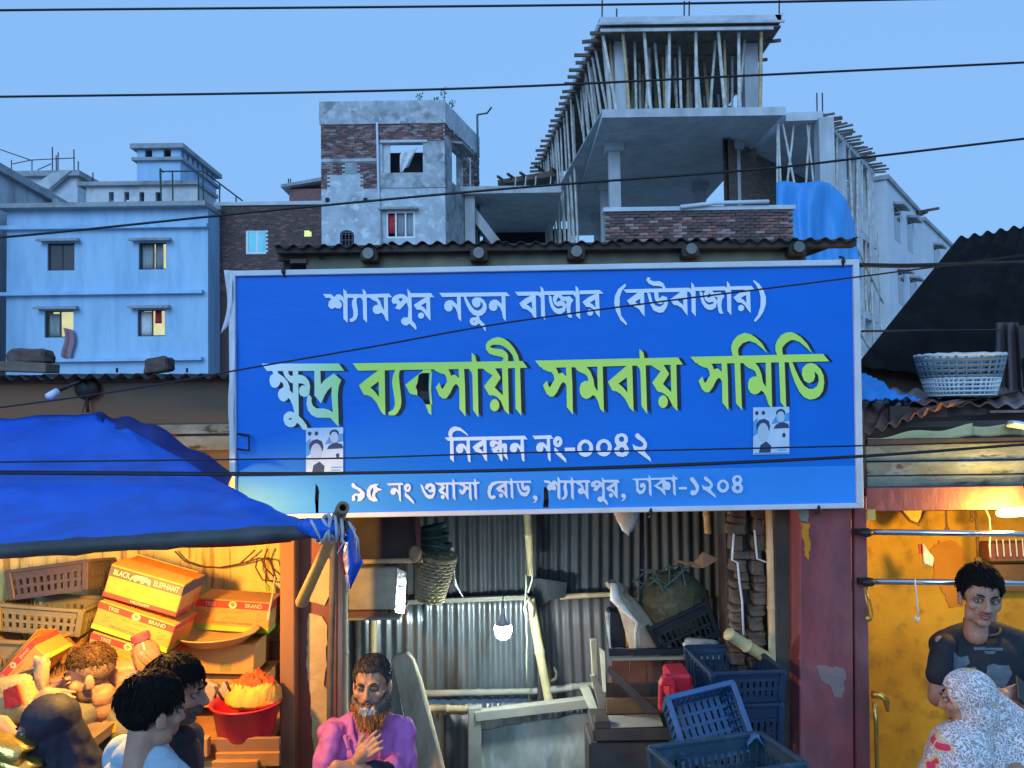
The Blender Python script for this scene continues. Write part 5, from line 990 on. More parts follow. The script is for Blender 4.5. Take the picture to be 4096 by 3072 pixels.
# bulb
p = thing('light_bulb', 'glowing white light bulb hanging in the middle of the stall', 'lamp', W(2012, 2565, 4.75))
m = MB(); m.tube([W(2012, 2382, 5.28), W(2012, 2400, 4.8), W(2012, 2430, 4.75)], .003, 6); mk('cord', m, 'cable', p)
c = W(2012, 2500, 4.75); m = MB(); m.lathe(c, [(0, .10), (.011, .098), (.012, .062), (.010, .06), (.014, .056), (.017, .03), (.026, .010), (.044, .0), (.0, .0)], 20); mk('holder', m, 'bulb_cap', p, smooth=False)
m = MB(); m.lathe(c, [(.0445, -.0005), (.050, -.02), (.047, -.045), (.034, -.07), (.014, -.082), (0, -.084)], 24); mk('globe', m, 'bulb_glow', p, smooth=True)
# bag hanging at the top
m = MB(); m.ell((0, 0, 0), (1, 1, 1), 20, 16); q0 = W(2508, 2060, 4.3)
for i, v_ in enumerate(m.v): k = .35 + .65 * (v_.z + 1) / 2; m.v[i] = q0 + V((v_.x * .095 * k * (1 + .12 * nz(v_, 3)), v_.y * .06 * k, v_.z * .1 + .02 * nz(v_, 4)))
solo('plastic_bag', m, 'bag_white', 'whitish plastic bag bulging below the bottom edge of the sign', 'bag', smooth=True)
# ---- crates
def crate(name, label, o, rot, dx, dy, dz, mt, cat='crate', ns=(11, 8), taper=.93, group=None, rows=2, solid=.42):
    o = V(o); p = thing(name, label, cat, o, group)
    def Lp(x, y, z): k = lerp(taper, 1, z / dz); return o + rot @ V((x * k, y * k, z))
    hx, hy = dx / 2, dy / 2
    def bar(a, b, w, h): m_.beam(a, b, w, h, up=rot @ V((0, 0, 1)) if abs((b - a).normalized().dot(rot @ V((0, 0, 1)))) < .9 else rot @ V((1, 0, 0)))
    for side, (ax, ay, bx_, by_, n) in enumerate(((-hx, -hy, hx, -hy, ns[0]), (hx, -hy, hx, hy, ns[1]), (hx, hy, -hx, hy, ns[0]), (-hx, hy, -hx, -hy, ns[1]))):
        m_ = MB()
        zs_ = [0.006] + [dz * (.12 + .62 * k / rows) for k in range(rows + 1)]
        for z in zs_: bar(Lp(ax, ay, z), Lp(bx_, by_, z), .007, .014)
        for k in range(n + 1):
            f = k / n; bar(Lp(lerp(ax, bx_, f), lerp(ay, by_, f), .0), Lp(lerp(ax, bx_, f), lerp(ay, by_, f), dz * .78), .007, (abs(bx_ - ax) + abs(by_ - ay)) / n * solid)
        m_.hexa([Lp(ax, ay, dz * .76), Lp(bx_, by_, dz * .76), Lp(bx_, by_, dz), Lp(ax, ay, dz)] + [Lp(ax * .985, ay * .985, dz * .76), Lp(bx_ * .985, by_ * .985, dz * .76), Lp(bx_ * .985, by_ * .985, dz), Lp(ax * .985, ay * .985, dz)])
        mk('side', m_, mt, p)
    m_ = MB()
    for (ax, ay, bx_, by_) in ((-hx, -hy, hx, -hy), (hx, -hy, hx, hy), (hx, hy, -hx, hy), (-hx, hy, -hx, -hy)): bar(Lp(ax * 1.02, ay * 1.02, dz), Lp(bx_ * 1.02, by_ * 1.02, dz), .024, .016)
    mk('rim', m_, mt, p, bevel=.003)
    m_ = MB()
    for (ax, ay) in ((-hx, -hy), (hx, -hy), (hx, hy), (-hx, hy)): bar(Lp(ax, ay, 0), Lp(ax, ay, dz), .03, .03)
    mk('corner_posts', m_, mt, p, bevel=.004)['kind'] = 'stuff'
    m_ = MB(); n = 9
    for k in range(n + 1): f = k / n; bar(Lp(lerp(-hx, hx, f), -hy, .006), Lp(lerp(-hx, hx, f), hy, .006), .018 if solid < .65 else dx / n * .62, .006)
    for k in range(6): f = k / 5; bar(Lp(-hx, lerp(-hy, hy, f), .008), Lp(hx, lerp(-hy, hy, f), .008), .014, .006)
    mk('base_lattice', m_, mt, p); return p
I3 = Matrix.Identity(3)
def RX(d): return Matrix.Rotation(R(d), 3, 'X')
def RY(d): return Matrix.Rotation(R(d), 3, 'Y')
def RZ(d): return Matrix.Rotation(R(d), 3, 'Z')
# black crate of greens, tilted
q = W(2745, 2560, 4.75)
crate('black_crate', 'tilted black plastic crate heaped with dull green vegetables', q, RY(-24), .34, .36, .2, 'black_plastic')
m = MB(); m.ell((0, 0, 0), (1, 1, 1), 28, 18); rt = RY(-24); qc = W(2695, 2420, 4.75)
for i, v_ in enumerate(m.v): m.v[i] = qc + rt @ V((v_.x * .2 * (1 + .18 * nz(v_, 3)), v_.y * .18, v_.z * .2 * (1 + .25 * nz(v_, 4, 3))))
solo('vegetable_heap', m, 'olive_veg', 'dull olive heap of vegetables in the tilted black crate', 'vegetables', smooth=True)
m = MB()
for k in range(9): a = W(2560 + rnd.uniform(0, 150), 2290 + rnd.uniform(-20, 30), 4.62); m.tube([a, a + V((rnd.uniform(-.08, .08), rnd.uniform(-.03, .03), rnd.uniform(-.05, .06))), a + V((rnd.uniform(-.14, .14), rnd.uniform(-.03, .03), rnd.uniform(-.12, .02)))], .006, 5)
o = solo('green_strings', m, 'cane_green', 'tangle of green cords above the olive vegetable heap', 'cords'); o['kind'] = 'stuff'
m = MB(); m.prism([W(2690, 2240, 4.7), W(2775, 2250, 4.68), W(2812, 2208, 4.66), W(2878, 2238, 4.66), W(2812, 2272, 4.64), W(2760, 2268, 4.66)], (0, .004, .002)); solo('cardboard_flap', m, 'cardboard', 'bent brown cardboard flap above the tilted black crate', 'cardboard')
# sack leaning
m = MB(); prof = [(2450, 2330, 28), (2470, 2350, 40), (2478, 2372, 30), (2500, 2400, 42), (2540, 2460, 55), (2575, 2530, 70), (2600, 2600, 78)]
def sk(u, v):
    k = v * (len(prof) - 1); i = min(len(prof) - 2, int(k)); f = k - i; x_ = lerp(prof[i][0], prof[i + 1][0], f); y_ = lerp(prof[i][1], prof[i + 1][1], f); w_ = lerp(prof[i][2], prof[i + 1][2], f); a = u * 6.2832
    rr = w_ * (1 + .10 * math.sin(a * 5 + v * 6) * (1 - v * .5)); q = W(x_ + rr * math.cos(a), y_ + (6 if i == 0 else 0) * math.sin(a * 3), 4.7); return q + V((0, rr / 700 * math.sin(a), 0))
m.grid(sk, 36, 24); solo('jute_sack', m, 'sacking', 'tall brown sack with frayed white top leaning on the black crate', 'sack', smooth=True)
m = MB(); m.tube([W(2455, 2335, 4.64), W(2458, 2390, 4.62), W(2500, 2440, 4.6), W(2550, 2490, 4.58), W(2542, 2540, 4.58), W(2548, 2592, 4.6)], [.022, .03, .016, .010, .009, .012], 8)
for i, v_ in enumerate(m.v): m.v[i] = v_ + V((.008 * nz(v_, 40), 0, .008 * nz(v_, 44, 3)))
solo('plastic_liner', m, 'bag_white', 'crinkled white plastic liner hanging out of the brown sack', 'plastic', smooth=True)
p = thing('black_case', 'black case with a yellow strip behind the brown sack', 'case', W(2480, 2590, 4.85))
m = MB(); pbox(m, 2436, 2445, 2530, 2592, 4.85, .12); mk('body', m, 'black_plastic', p, bevel=.008)
m = MB(); m.beam(W(2502, 2465, 4.84), W(2508, 2585, 4.84), .016, .01); mk('yellow_strip', m, 'orange_strip', p)
m = MB(); m.beam(W(2425, 2445, 4.83), W(2440, 2590, 4.83), .02, .012); mk('pale_edge', m, 'bag_white', p)
solo('filled_bag', lump(W(2805, 2595, 4.45), (.19, .15, .085), amp=.5), 'bag_white', 'small knotted grey white bag lying on the wooden crate', 'bag', smooth=True)
# wooden crate
p = thing('wooden_crate', 'open reddish wooden crate standing under the brown sack', 'crate', W(2620, 2870, 4.5))
for i, (x0, x1) in enumerate(((2445, 2518), (2522, 2586), (2590, 2652), (2657, 2718), (2722, 2790), (2793, 2850))): m = MB(); pbox(m, x0, 2640, x1, 2735 + (i % 3) * 8, 4.72, .02); mk('plank', m, 'wood_red', p, bevel=.002)
m = MB(); m.beam(W(2432, 2634, 4.5), W(2850, 2628, 4.5), .02, .018); mk('top_rail', m, 'wood_pale', p)
m = MB(); m.beam(W(2436, 2610, 4.47), W(2760, 2602, 4.47), .03, .03); mk('black_rail', m, 'black_plastic', p)
m = MB(); m.prism([W(2430, 2690, 4.45), W(2440, 2665, 4.45), W(2640, 2850, 4.35), W(2590, 2855, 4.35)], (0, .02, 0)); mk('diagonal_plank', m, 'wood_dark', p)
m = MB(); pbox(m, 2425, 2793, 2690, 2856, 4.45, .02); mk('plank', m, 'wood_brown', p, bevel=.003)
m = MB(); m.prism([W(2398, 2590, 4.5), W(2420, 2608, 4.46), W(2424, 2770, 4.46), W(2412, 2765, 4.5)], (0, .02, 0)); mk('end_board', m, 'wood_pale', p)
m = MB(); pbox(m, 2425, 2735, 2690, 2800, 4.7, .02); mk('inner_board', m, 'wood_dark', p)
m = MB(); m.prism([W(2418, 2862, 4.42), W(2640, 2855, 4.42), W(2655, 2905, 4.25), W(2440, 2912, 4.25)], (0, .02, -.01)); solo('pale_board', m, 'wood_pale', 'pale green grey board lying in front of the wooden crate', 'board', bevel=.003)
p = thing('drawer_unit', 'dark wooden drawer unit at the bottom of the centre stall', 'drawers', W(2520, 3300, 4.2))
m = MB(); pbox(m, 2372, 2915, 2690, 2965, 4.25, .3); mk('top_drawer', m, 'wood_dark', p, bevel=.006); m = MB(); pbox(m, 2362, 2972, 2690, 3600, 4.27, .3); mk('body', m, 'wood_dark', p, bevel=.01)
m = MB(); pbox(m, 2380, 2885, 2440, 2915, 4.25, .1); mk('block', m, 'wood_dark', p, bevel=.004)
# red stool
p = thing('red_stool', 'small red plastic stool lying on its side among blue crates', 'stool', W(2703, 2852, 4.1))
m = MB(); m.prism([W(2678, 2704, 4.0), W(2768, 2700, 4.0), W(2778, 2822, 4.0), W(2683, 2827, 4.0)], (0, .2, 0)); mk('seat', m, 'red_plastic', p, bevel=.012)
loops = [[W(x_, y_, 3.95) for x_, y_ in ((2638, 2847), (2640, 2742), (2650, 2717), (2668, 2706), (2690, 2710), (2702, 2732), (2710, 2794), (2694, 2796), (2688, 2754), (2682, 2746), (2656, 2744), (2652, 2754), (2654, 2848))]]
m = MB(); m.prism(loops[0], (0, .05, 0)); mk('leg_frame', m, 'red_plastic', p, bevel=.004)
# blue crates
crate('navy_crate', 'dark navy plastic crate, upper of the two stacked beside the brick pillar', W(2932, 2752, 4.15), RZ(4), .34, .44, .145, 'crate_navy', solid=.6)
crate('navy_crate', 'dark navy plastic crate, lower of the two stacked beside the brick pillar', W(2930, 2995, 4.15), RZ(3), .335, .44, .29, 'crate_navy', solid=.6, rows=3)
cx = V((.25, 0, .06)).normalized()
q = W(2838, 2915, 3.72); zz_ = V((0, -.86, .5)).normalized(); xx_ = V((.97, 0, .24)); xx_ = (xx_ - zz_ * xx_.dot(zz_)).normalized(); rc = Matrix((xx_, zz_.cross(xx_), zz_)).transposed()
crate('blue_crate', 'bright blue plastic crate tipped on its side to face the viewer', q + zz_ * -.15 + V((0, 0, .02)), rc, .30, .275, .19, 'crate_blue', solid=.7)
crate('teal_crate', 'wide greyish blue open crate in front at the bottom', W(2905, 3228, 3.15), RZ(16) @ RX(0), .47, .30, .19, 'crate_teal', ns=(16, 8), solid=.5)
m = MB(); m.grid(lambda u, v: V(W(lerp(2990, 3060, u), 2985, 3.3)) + V((0, .05 * v, .035 * math.sin(u * 3.1) * (1 + .3 * math.sin(v * 5)) + .008 * nz((u * 6, v * 6, 0)))), 14, 8, th=(0, 0, -.01)); solo('blue_rag', m, 'crate_blue', 'small blue rag lying in the wide front crate', 'cloth', smooth=True)
solo('dusty_stone', lump(W(3090, 2930, 4.0), (.075, .08, .06), amp=.4), 'brick_old', 'rounded grey lump beside the navy crates', 'stone', smooth=True)
# support under the crates, down to the ground
p = thing('crate_bench', 'low timber bench carrying the blue crates', 'bench', (W(2900, 3200, 3.6).x, 3.7, 0))
z_ = W(2905, 3215, 3.15).z; x0 = W(2640, 3200, 3.15).x; x1 = W(3180, 3200, 3.15).x
m = MB(); m.box2((x0, 2.95, z_ - .05), (x1, 3.4, z_ - .005)); mk('top', m, 'wood_old', p, bevel=.004)
zn = W(2930, 2995, 4.15).z; m = MB(); m.box2((W(2800, 3000, 4.15).x, 3.95, zn - .05), (W(3060, 3000, 4.15).x, 4.38, zn - .005)); mk('rear_top', m, 'wood_old', p); m = MB(); m.box2((W(2820, 3000, 4.15).x, 4.0, 0), (W(3040, 3000, 4.15).x, 4.3, zn - .05)); mk('rear_box', m, 'wood_dark', p)
for a, b in ((x0 + .05, 3.0), (x1 - .05, 3.0), (x0 + .05, 3.35), (x1 - .05, 3.35)): m = MB(); m.box2((a - .03, b - .03, 0), (a + .03, b + .03, z_ - .05)); mk('leg', m, 'wood_old', p)
# ---- brick pillar and bamboo posts on the right
t = thing('brick_pillar', 'crumbling narrow brick pillar with two exposed columns of bricks', 'pillar', (W(2990, 2600, 4.3).x, 4.4, 0))
m = MB(); m.box2((W(2915, 2500, 4.4).x, 4.42, 0), (W(3058, 2500, 4.4).x, 4.6, 2.9)); mk('core', m, 'wood_dark', t)
for cx_, w_ in ((2948, .085), (3022, .085)):
    y_ = 1990
    while y_ < 2700:
        h = rnd.uniform(24, 66); dx_ = rnd.uniform(-13, 13) + (8 if cx_ < 3000 else 0) * math.sin(y_ * .012); m = MB(); q = W(cx_ + dx_, y_ + h / 2, 4.36); l_ = lump(q, (w_ + rnd.uniform(-.028, .018), .1, h / 3300 * 4.36 * .97), amp=.32, rz=rnd.uniform(-.12, .12)); mk('brick', l_, 'brick_old', t); y_ += h
for k, pts in enumerate((((2935, 2135), (2928, 2240), (2950, 2250), (2958, 2330), (2968, 2400), (2975, 2540)), ((3018, 2120), (3028, 2235), (3070, 2250), (3075, 2330), (3082, 2420)))):
    m = MB(); m.tube([W(*q, 4.29) for q in pts], .006, 6); mk('pale_cord', m, 'cloth_strip', t, smooth=True)
def bpole(label, a, b, r, mt, grp='bamboo poles of the centre stall', nm='bamboo_pole', **k): return solo(nm, bamboo(W(*a), W(*b), r, 12, .26, .012, **k), mt, label, 'pole', grp, smooth=True)
bpole('thick tan bamboo pole standing right of the brick pillar', (3080, 1985, 4.28), (3112, 3600, 4.2), .031, 'bamboo_tan', taper=1)
bpole('short bamboo stub hanging at the top right of the stall', (2818, 1990, 4.9), (2832, 2132, 4.9), .027, 'bamboo_tan')
bpole('short cut bamboo stump poking out of the brick pillar', (2915, 2535, 4.15), (3068, 2632, 4.25), .033, 'bamboo_yellow', taper=1)
bpole('yellow bamboo post behind the shelf at the left of the stall', (1492, 2470, 5.1), (1492, 3300, 5.1), .028, 'bamboo_yellow')
bpole('dark smoky post at the left of the stall', (1426, 2465, 5.0), (1426, 3300, 5.0), .028, 'bamboo_dark')
bpole('tan bamboo post beside the orange lit pillar', (1366, 2140, 4.2), (1372, 3600, 4.1), .031, 'bamboo_tan', taper=1)
# ================================================================== left pillars, lit stall, yellow shop
D('wood_post', (.30, .15, .07), var=.3, scale=4, streak=5, c2=(.2, .09, .045), cov=.4, s2=4, edge=.3)
D('red_oxide', (.22, .055, .03), var=.25, scale=3, streak=2, c2=(.30, .10, .06), cov=.4, s2=2, edge=.3, rough=.6, c3=(.17, .14, .13), cov3=.34, s3=2.5)
D('plaster_yellow', (.55, .38, .17), var=.2, scale=5, c2=(.42, .28, .12), cov=.4, s2=4, edge=.2, bump=.6, bscale=22)
D('tin_cream', (.84, .64, .20), var=.15, scale=3, streak=9, c2=(.46, .27, .07), cov=.41, s2=17, edge=.06, bump=.3, rough=.55)
D('carton', (.62, .29, .07), var=.10, scale=4, bump=.1)
D('carton_dark', (.52, .23, .05), var=.12, scale=4, bump=.1)
D('print_red', (.55, .06, .05), var=.12, bump=0); D('print_green', (.30, .48, .05), var=.1, bump=0); D('print_navy', (.10, .09, .11), var=.15, bump=0)
D('print_cream', (.72, .58, .36), var=.08, bump=0); D('print_olive', (.30, .24, .05), var=.1, bump=0)
D('crate_dark', (.085, .065, .075), rough=.45, var=.2); D('crate_olive', (.26, .22, .12), rough=.5, var=.2); D('crate_tan', (.46, .28, .11), rough=.5, var=.2)
D('pan_enamel', (.46, .30, .11), rough=.4, var=.1)
D('jar_plastic', (.80, .52, .30), rough=.08, var=.1, spec=.6, trans=.8, bump=0)
D('cap_red', (.62, .05, .08), rough=.35, var=.1)
D('chilli', (.62, .10, .02), var=.3, scale=30, bump=1, bscale=70); D('noodle', (.75, .38, .05), var=.25, scale=14, streak=4, bump=.8, bscale=60)
D('poly_bag', (.50, .38, .24), rough=.2, var=.15, spec=.7, trans=.25, bump=.6, bscale=20)
D('gold_foil', (.70, .52, .14), rough=.22, metal=.8, var=.15, bump=1, bscale=12)
D('woven_sack', (.46, .33, .14), var=.2, scale=20, bump=.5, bscale=80)
D('sack_red', (.45, .03, .03), var=.2); D('shelf_orange', (.42, .20, .06), var=.25, scale=4, streak=.4)
D('pink_cloth', (.50, .30, .24), var=.2, scale=8)
D('yellow_wall', (.56, .31, .018), var=.22, scale=3, c2=(.42, .21, .012), cov=.42, s2=2.2, edge=.25, c3=(.24, .13, .02), cov3=.36, s3=9, bump=.35, bscale=20)
D('orange_paint', (.52, .22, .015), var=.15, scale=5, bump=.3)
D('chrome', (.62, .66, .72), rough=.18, metal=1., var=.05, bump=0)
D('lamp_yellow', (1, .70, .16), emis=22, var=0, bump=0); D('lamp_warm', (1, .72, .35), emis=18, var=0, bump=0)
D('grey_patch', (.24, .17, .17), var=.2, scale=8); D('brass', (.55, .36, .08), rough=.3, metal=.8, var=.1); D('straw', (.66, .46, .12), var=.2, scale=14)
D('basin_grey', (.14, .13, .12), rough=.5); D('cable_brown', (.13, .06, .03), rough=.6); D('board_tan', (.42, .26, .14), var=.15); D('stick_orange', (.48, .25, .08), var=.15, scale=5, rough=.6)
D('pouch_white', (.66, .60, .66), rough=.3, var=.3, scale=14, c2=(.75, .68, .05), cov=.45, s2=10, edge=.1)
# pillars between the stalls
solo('timber_post', MB().prism([W(1120, 2150, 3.9), W(1180, 2148, 3.9), W(1178, 3700, 3.9), W(1116, 3700, 3.9)], (0, .08, 0)), 'wood_post', 'square orange brown timber post at the right end of the lit stall', 'post', bevel=.006)
p = thing('steel_pillar', 'red oxide painted steel pillar with peeling plaster beside the timber post', 'pillar', (W(1250, 2600, 4.0).x, 4.0, 0))
m = MB(); m.prism([W(1183, 2120, 3.98), W(1352, 2115, 3.98), W(1345, 3700, 3.98), W(1183, 3700, 3.98)], (0, .12, 0)); mk('face', m, 'red_oxide', p, bevel=.006)
def patch(pts): m = MB(); m.prism([W(x_ + rnd.uniform(-4, 4), y_ + rnd.uniform(-4, 4), 3.972) for x_, y_ in dens(pts, 22)], (0, .02, 0)); mk('plaster_patch', m, 'plaster_yellow', p)
patch([(1300, 2190), (1322, 2250), (1318, 2360), (1300, 2425), (1238, 2408), (1258, 2330), (1290, 2280)]); patch([(1234, 2455), (1290, 2468), (1306, 2505), (1306, 2640), (1298, 2740), (1318, 2790), (1308, 2920), (1258, 3072), (1248, 2880), (1225, 2640)])
m = MB(); m.tube([W(1335, 2160, 3.93), W(1330, 2400, 3.93), W(1322, 2700, 3.92), W(1318, 3600, 3.9)], .017, 10); solo('charred_pole', m, 'bamboo_dark', 'thin blackened pole fixed to the red steel pillar', 'pole', smooth=True)
m = MB(); bamboo(W(1345, 2130, 2.95), W(1198, 2425, 3.05), .0265, 14, .3, mb=m); m.ell(W(1198, 2425, 3.05), .024, 12, 8); solo('prop_stick', m, 'stick_orange', 'smooth orange lit stick slanting down from the awning corner', 'stick', smooth=True) if False else None

m = MB(); m.tube([W(1330, 2140, 3.0), W(1268, 2275, 3.05), W(1205, 2412, 3.1), W(1200, 2426, 3.1)], [.021, .021, .023, .015], 14); solo('prop_stick', m, 'stick_orange', 'smooth orange lit stick slanting down from the awning corner', 'stick', smooth=True)
# ---- lit stall
t = thing('market_stall', 'warm lit spice stall of cream tin under the blue awning', 'stall', (W(560, 2500, 4.5).x, 4.5, 0))
for i, (x0, x1) in enumerate(((-420, 30), (15, 420), (405, 760), (745, 1125))):
    a = W(x0, 3300, 4.5); b = W(x1, 3300, 4.5); m = MB(); corr(m, (a.x, 4.5 + .008 * (i % 2), 0), (1, 0, 0), (0, 0, 1), b.x - a.x, 2.58, (0, -1, 0), per=.105, amp=.006, nv=10, th=.002, fn=lambda q, j: V((.006 * nz((q * 5, j * 6, i)), .006 * nz((q * 9, j * 7, 4)), 0))); mk('wall_sheet', m, 'tin_cream', t, smooth=True)
m = MB(); m.box2((W(-420, 2500, 4.5).x, 3.4, 0), (W(-420, 2500, 4.5).x + .03, 4.5, 2.6)); mk('side_wall', m, 'wood_old', t)
m = MB(); m.prism([W(1000, 2570, 4.4), W(1118, 2560, 4.4), W(1118, 2950, 4.4), W(980, 2950, 4.4)], (0, .03, 0)); mk('back_board', m, 'wood_post', t)
zc = W(900, 2945, 3.9).z
m = MB(); m.box2((W(-420, 2765, 4).x, 3.86, W(100, 2765, 4.0).z - .03), (W(640, 2765, 4).x, 4.49, W(100, 2765, 4.0).z - .004)); mk('rear_shelf', m, 'shelf_orange', t, bevel=.004)
m = MB(); m.box2((W(-420, 2950, 4).x, 3.95, 0), (W(640, 2950, 4).x, 3.99, W(100, 2765, 4.0).z - .03)); mk('shelf_front', m, 'wood_post', t)
m = MB(); m.box2((W(600, 2950, 4).x, 3.62, zc - .04), (W(1118, 2950, 3.95).x, 4.49, zc)); mk('counter', m, 'shelf_orange', t, bevel=.004)
m = MB(); pbox(m, 600, 2955, 1118, 3010, 3.66, .02); mk('front_board', m, 'wood_post', t, bevel=.003)
m = MB(); pbox(m, 860, 3012, 1118, 3068, 3.64, .02); mk('front_board', m, 'shelf_orange', t, bevel=.003); m = MB(); pbox(m, 765, 2955, 830, 3030, 3.6, .04); mk('bracket', m, 'shelf_orange', t, bevel=.003)
m = MB(); m.box2((W(620, 2950, 4).x, 3.7, 0), (W(1118, 2950, 3.95).x, 3.74, zc - .04)); mk('front_panel', m, 'wood_post', t)
# lamp under the awning
p = thing('hanging_lamp', 'warm bulb hanging under the blue awning of the spice stall', 'lamp', W(480, 2150, 3.25))
lc_ = W(480, 2135, 3.25); m = MB(); m.lathe(lc_, [(0, -.05), (.02, -.045), (.03, -.02), (.028, 0), (.014, .03), (.0, .03)], 16); mk('globe', m, 'lamp_warm', p, smooth=True)
m = MB(); m.lathe(lc_, [(.014, .03), (.016, .07), (0, .07)], 12); m.tube([lc_ + V((0, 0, .07)), lc_ + V((0, 0, .14))], .003, 5); mk('holder', m, 'cable', p)
m = MB(); m.lathe(lc_, [(.018, .062), (.03, .055), (.15, -.035), (.152, -.04), (.15, -.042), (.03, .048), (.018, .056)], 28); mk('added_shade', m, 'crate_dark', p, smooth=True)  # unseen cone, added to keep warm lamp light off the sign
ld = bpy.data.lights.new('stall_light', 'POINT'); ld.energy = 120; ld.color = (1, .48, .075); ld.shadow_soft_size = .035; lo = bpy.data.objects.new('stall_light', ld); col.objects.link(lo); lo.location = lc_ + V((0, -.0, -.09))
# printed cartons
_tx = {}
def text_mb(s):
    if s not in _tx:
        cu = bpy.data.curves.new('txt', 'FONT'); cu.body = s; cu.size = 1; cu.align_x = 'CENTER'; o = bpy.data.objects.new('txt', cu); col.objects.link(o)
        dg = bpy.context.evaluated_depsgraph_get(); me = bpy.data.meshes.new_from_object(o.evaluated_get(dg)); vs = [v.co.copy() for v in me.vertices]; fs = [tuple(p_.vertices) for p_ in me.polygons]
        bpy.data.objects.remove(o); bpy.data.curves.remove(cu); bpy.data.meshes.remove(me)
        xs = [v.x for v in vs]; ys = [v.y for v in vs]; w_ = max(xs) - min(xs); h = max(ys) - min(ys); c_ = V(((max(xs) + min(xs)) / 2, (max(ys) + min(ys)) / 2, 0)); _tx[s] = ([v - c_ for v in vs], fs, w_, h)
    return _tx[s]
def carton(name, label, c, rot, dx, dy, dz, style, mt='carton', flap=True):
    c = V(c); p = thing(name, label, 'box', c + rot @ V((0, 0, -dz / 2)))
    m = MB(); m.box(c, (dx, dy, dz), rot); mk('body', m, mt, p, bevel=.004)
    def face(a, b, o=.0012): return c + rot @ V(((a - .5) * dx, -dy / 2 - o, (b - .5) * dz))       # a across, b up
    def sidef(a, b, o=.0012): return c + rot @ V((dx / 2 + o, (a - .5) * dy, (b - .5) * dz))
    def band(b0, b1, mm): 
        m = MB(); m.add([face(.0, b0), face(1, b0), face(1, b1), face(0, b1)], [(0, 1, 2, 3)]); m.add([sidef(0, b0), sidef(1, b0), sidef(1, b1), sidef(0, b1)], [(0, 1, 2, 3)]); mk('printed_band', m, mm, p)
    def word(s, a, b, w_, h, mm):
        vs, fs, W0, H0 = text_mb(s); m = MB(); m.add([face(a + v.x / W0 * w_, b + v.y / H0 * h, .002) for v in vs], fs); mk('printed_text', m, mm, p)
    def poly(pts, mm, o=.0018): m = MB(); m.flat([[face(a, b, o) for a, b in pts]]); mk('printed_mark', m, mm, p)
    if style == 'dark':
        band(.66, .98, 'print_navy'); band(.0, .14, 'print_red'); word('BLACK', .17, .82, .22, .17, 'print_cream'); word('ELEPHANT', .78, .82, .34, .17, 'print_cream')
        poly([(.32, .86), (.36, .90), (.50, .92), (.56, .86), (.565, .70), (.54, .70), (.53, .76), (.48, .77), (.47, .70), (.44, .70), (.43, .77), (.38, .76), (.37, .70), (.345, .70), (.335, .78), (.31, .75), (.295, .70), (.28, .71), (.30, .80)], 'print_cream')
        word('SUPER', .48, .54, .2, .11, 'print_olive'); word('SPLIT CASSIA', .5, .36, .5, .15, 'print_olive'); word('VIETNAM', .5, .07, .26, .08, 'print_cream')
    if style == 'tree':
        band(.74, .97, 'print_red'); band(.0, .17, 'print_green'); word('TREE', .2, .855, .14, .13, 'print_cream'); word('BRAND', .78, .855, .22, .13, 'print_cream')
        poly(E(.5, .855, .055, .12, 18), 'print_cream'); poly(E(.5, .875, .03, .055, 12), 'print_olive', .0024); poly([(.493, .78), (.507, .78), (.504, .86), (.496, .86)], 'print_olive', .0024)
        word('SPLIT CASSIA', .5, .63, .32, .08, 'print_olive'); word('whole', .5, .45, .18, .07, 'print_olive'); word('PRODUCT OF VIETNAM', .5, .27, .55, .07, 'print_red')
        for ca in (.15, .87):
            for k in range(7): a_ = ca + (k % 3 - 1) * .03; b_ = .36 + k * .04; poly(E(a_, b_, .014, .028, 8), 'print_olive')
    if style == 'plain':
        poly([(.58, .1), (.72, .1), (.72, .38), (.58, .38)], 'print_olive'); m = MB(); m.add([face(.1, 0), face(.22, 0), face(.22, 1), face(.1, 1)], [(0, 1, 2, 3)]); mk('packing_tape', m, 'carton_dark', p)
    if flap:
        for s_ in (-1, 1):
            m = MB(); e = c + rot @ V((-dx / 2, s_ * dy / 2, dz / 2)); f_ = c + rot @ V((dx / 2, s_ * dy / 2, dz / 2)); up = rot @ V((0, -s_ * dy * .46, .035 if s_ > 0 else .008)); m.hexa([e, f_, f_ + up, e + up] + [q + rot @ V((0, 0, .003)) for q in (e, f_, f_ + up, e + up)]); mk('flap', m, mt, p)
    return p
def boxat(TL, TR, BL, Y, yaw=0, dy=.26):
    a, b, c_ = W(*TL, Y), W(*TR, Y), W(*BL, Y); x = (b - a); dx = x.length; dz = (c_ - a).length; ang = math.atan2(x.z, x.x)
    rot = Matrix.Rotation(-ang, 3, 'Y') @ RZ(yaw); ctr = a + (b - a) / 2 + (c_ - a) / 2 + rot @ V((0, dy / 2, 0)); return ctr, rot, dx, dy, dz
carton('spice_carton', 'tilted carton with a dark top band and white lettering, top of the stack', *boxat((445, 2259), (736, 2343), (411, 2382), 3.8), 'dark')
carton('spice_carton', 'tilted carton with red and green bands, middle of the leaning stack', *boxat((395, 2400), (696, 2501), (368, 2512), 3.8), 'tree', flap=False)
carton('spice_carton', 'carton with red band, lowest of the leaning stack behind the jar', *boxat((362, 2524), (660, 2620), (340, 2632), 3.8), 'tree', flap=False)
carton('spice_carton', 'upright carton with red and green bands against the cream wall', *boxat((787, 2392), (1084, 2412), (772, 2515), 4.15, dy=.22), 'tree', flap=False)
carton('plain_carton', 'plain brown carton with a small green label below the shallow pan', *boxat((690, 2572), (1010, 2580), (700, 2692), 4.05), 'plain', flap=False)
carton('plain_carton', 'plain carton at the bottom of the right stack behind the red tub', *boxat((690, 2700), (1060, 2705), (690, 2830), 4.1), 'plain', flap=False)
carton('spice_carton', 'open carton with red band leaning steeply at the left edge', *boxat((-40, 2740), (118, 2570), (40, 2800), 3.6, dy=.2), 'tree')
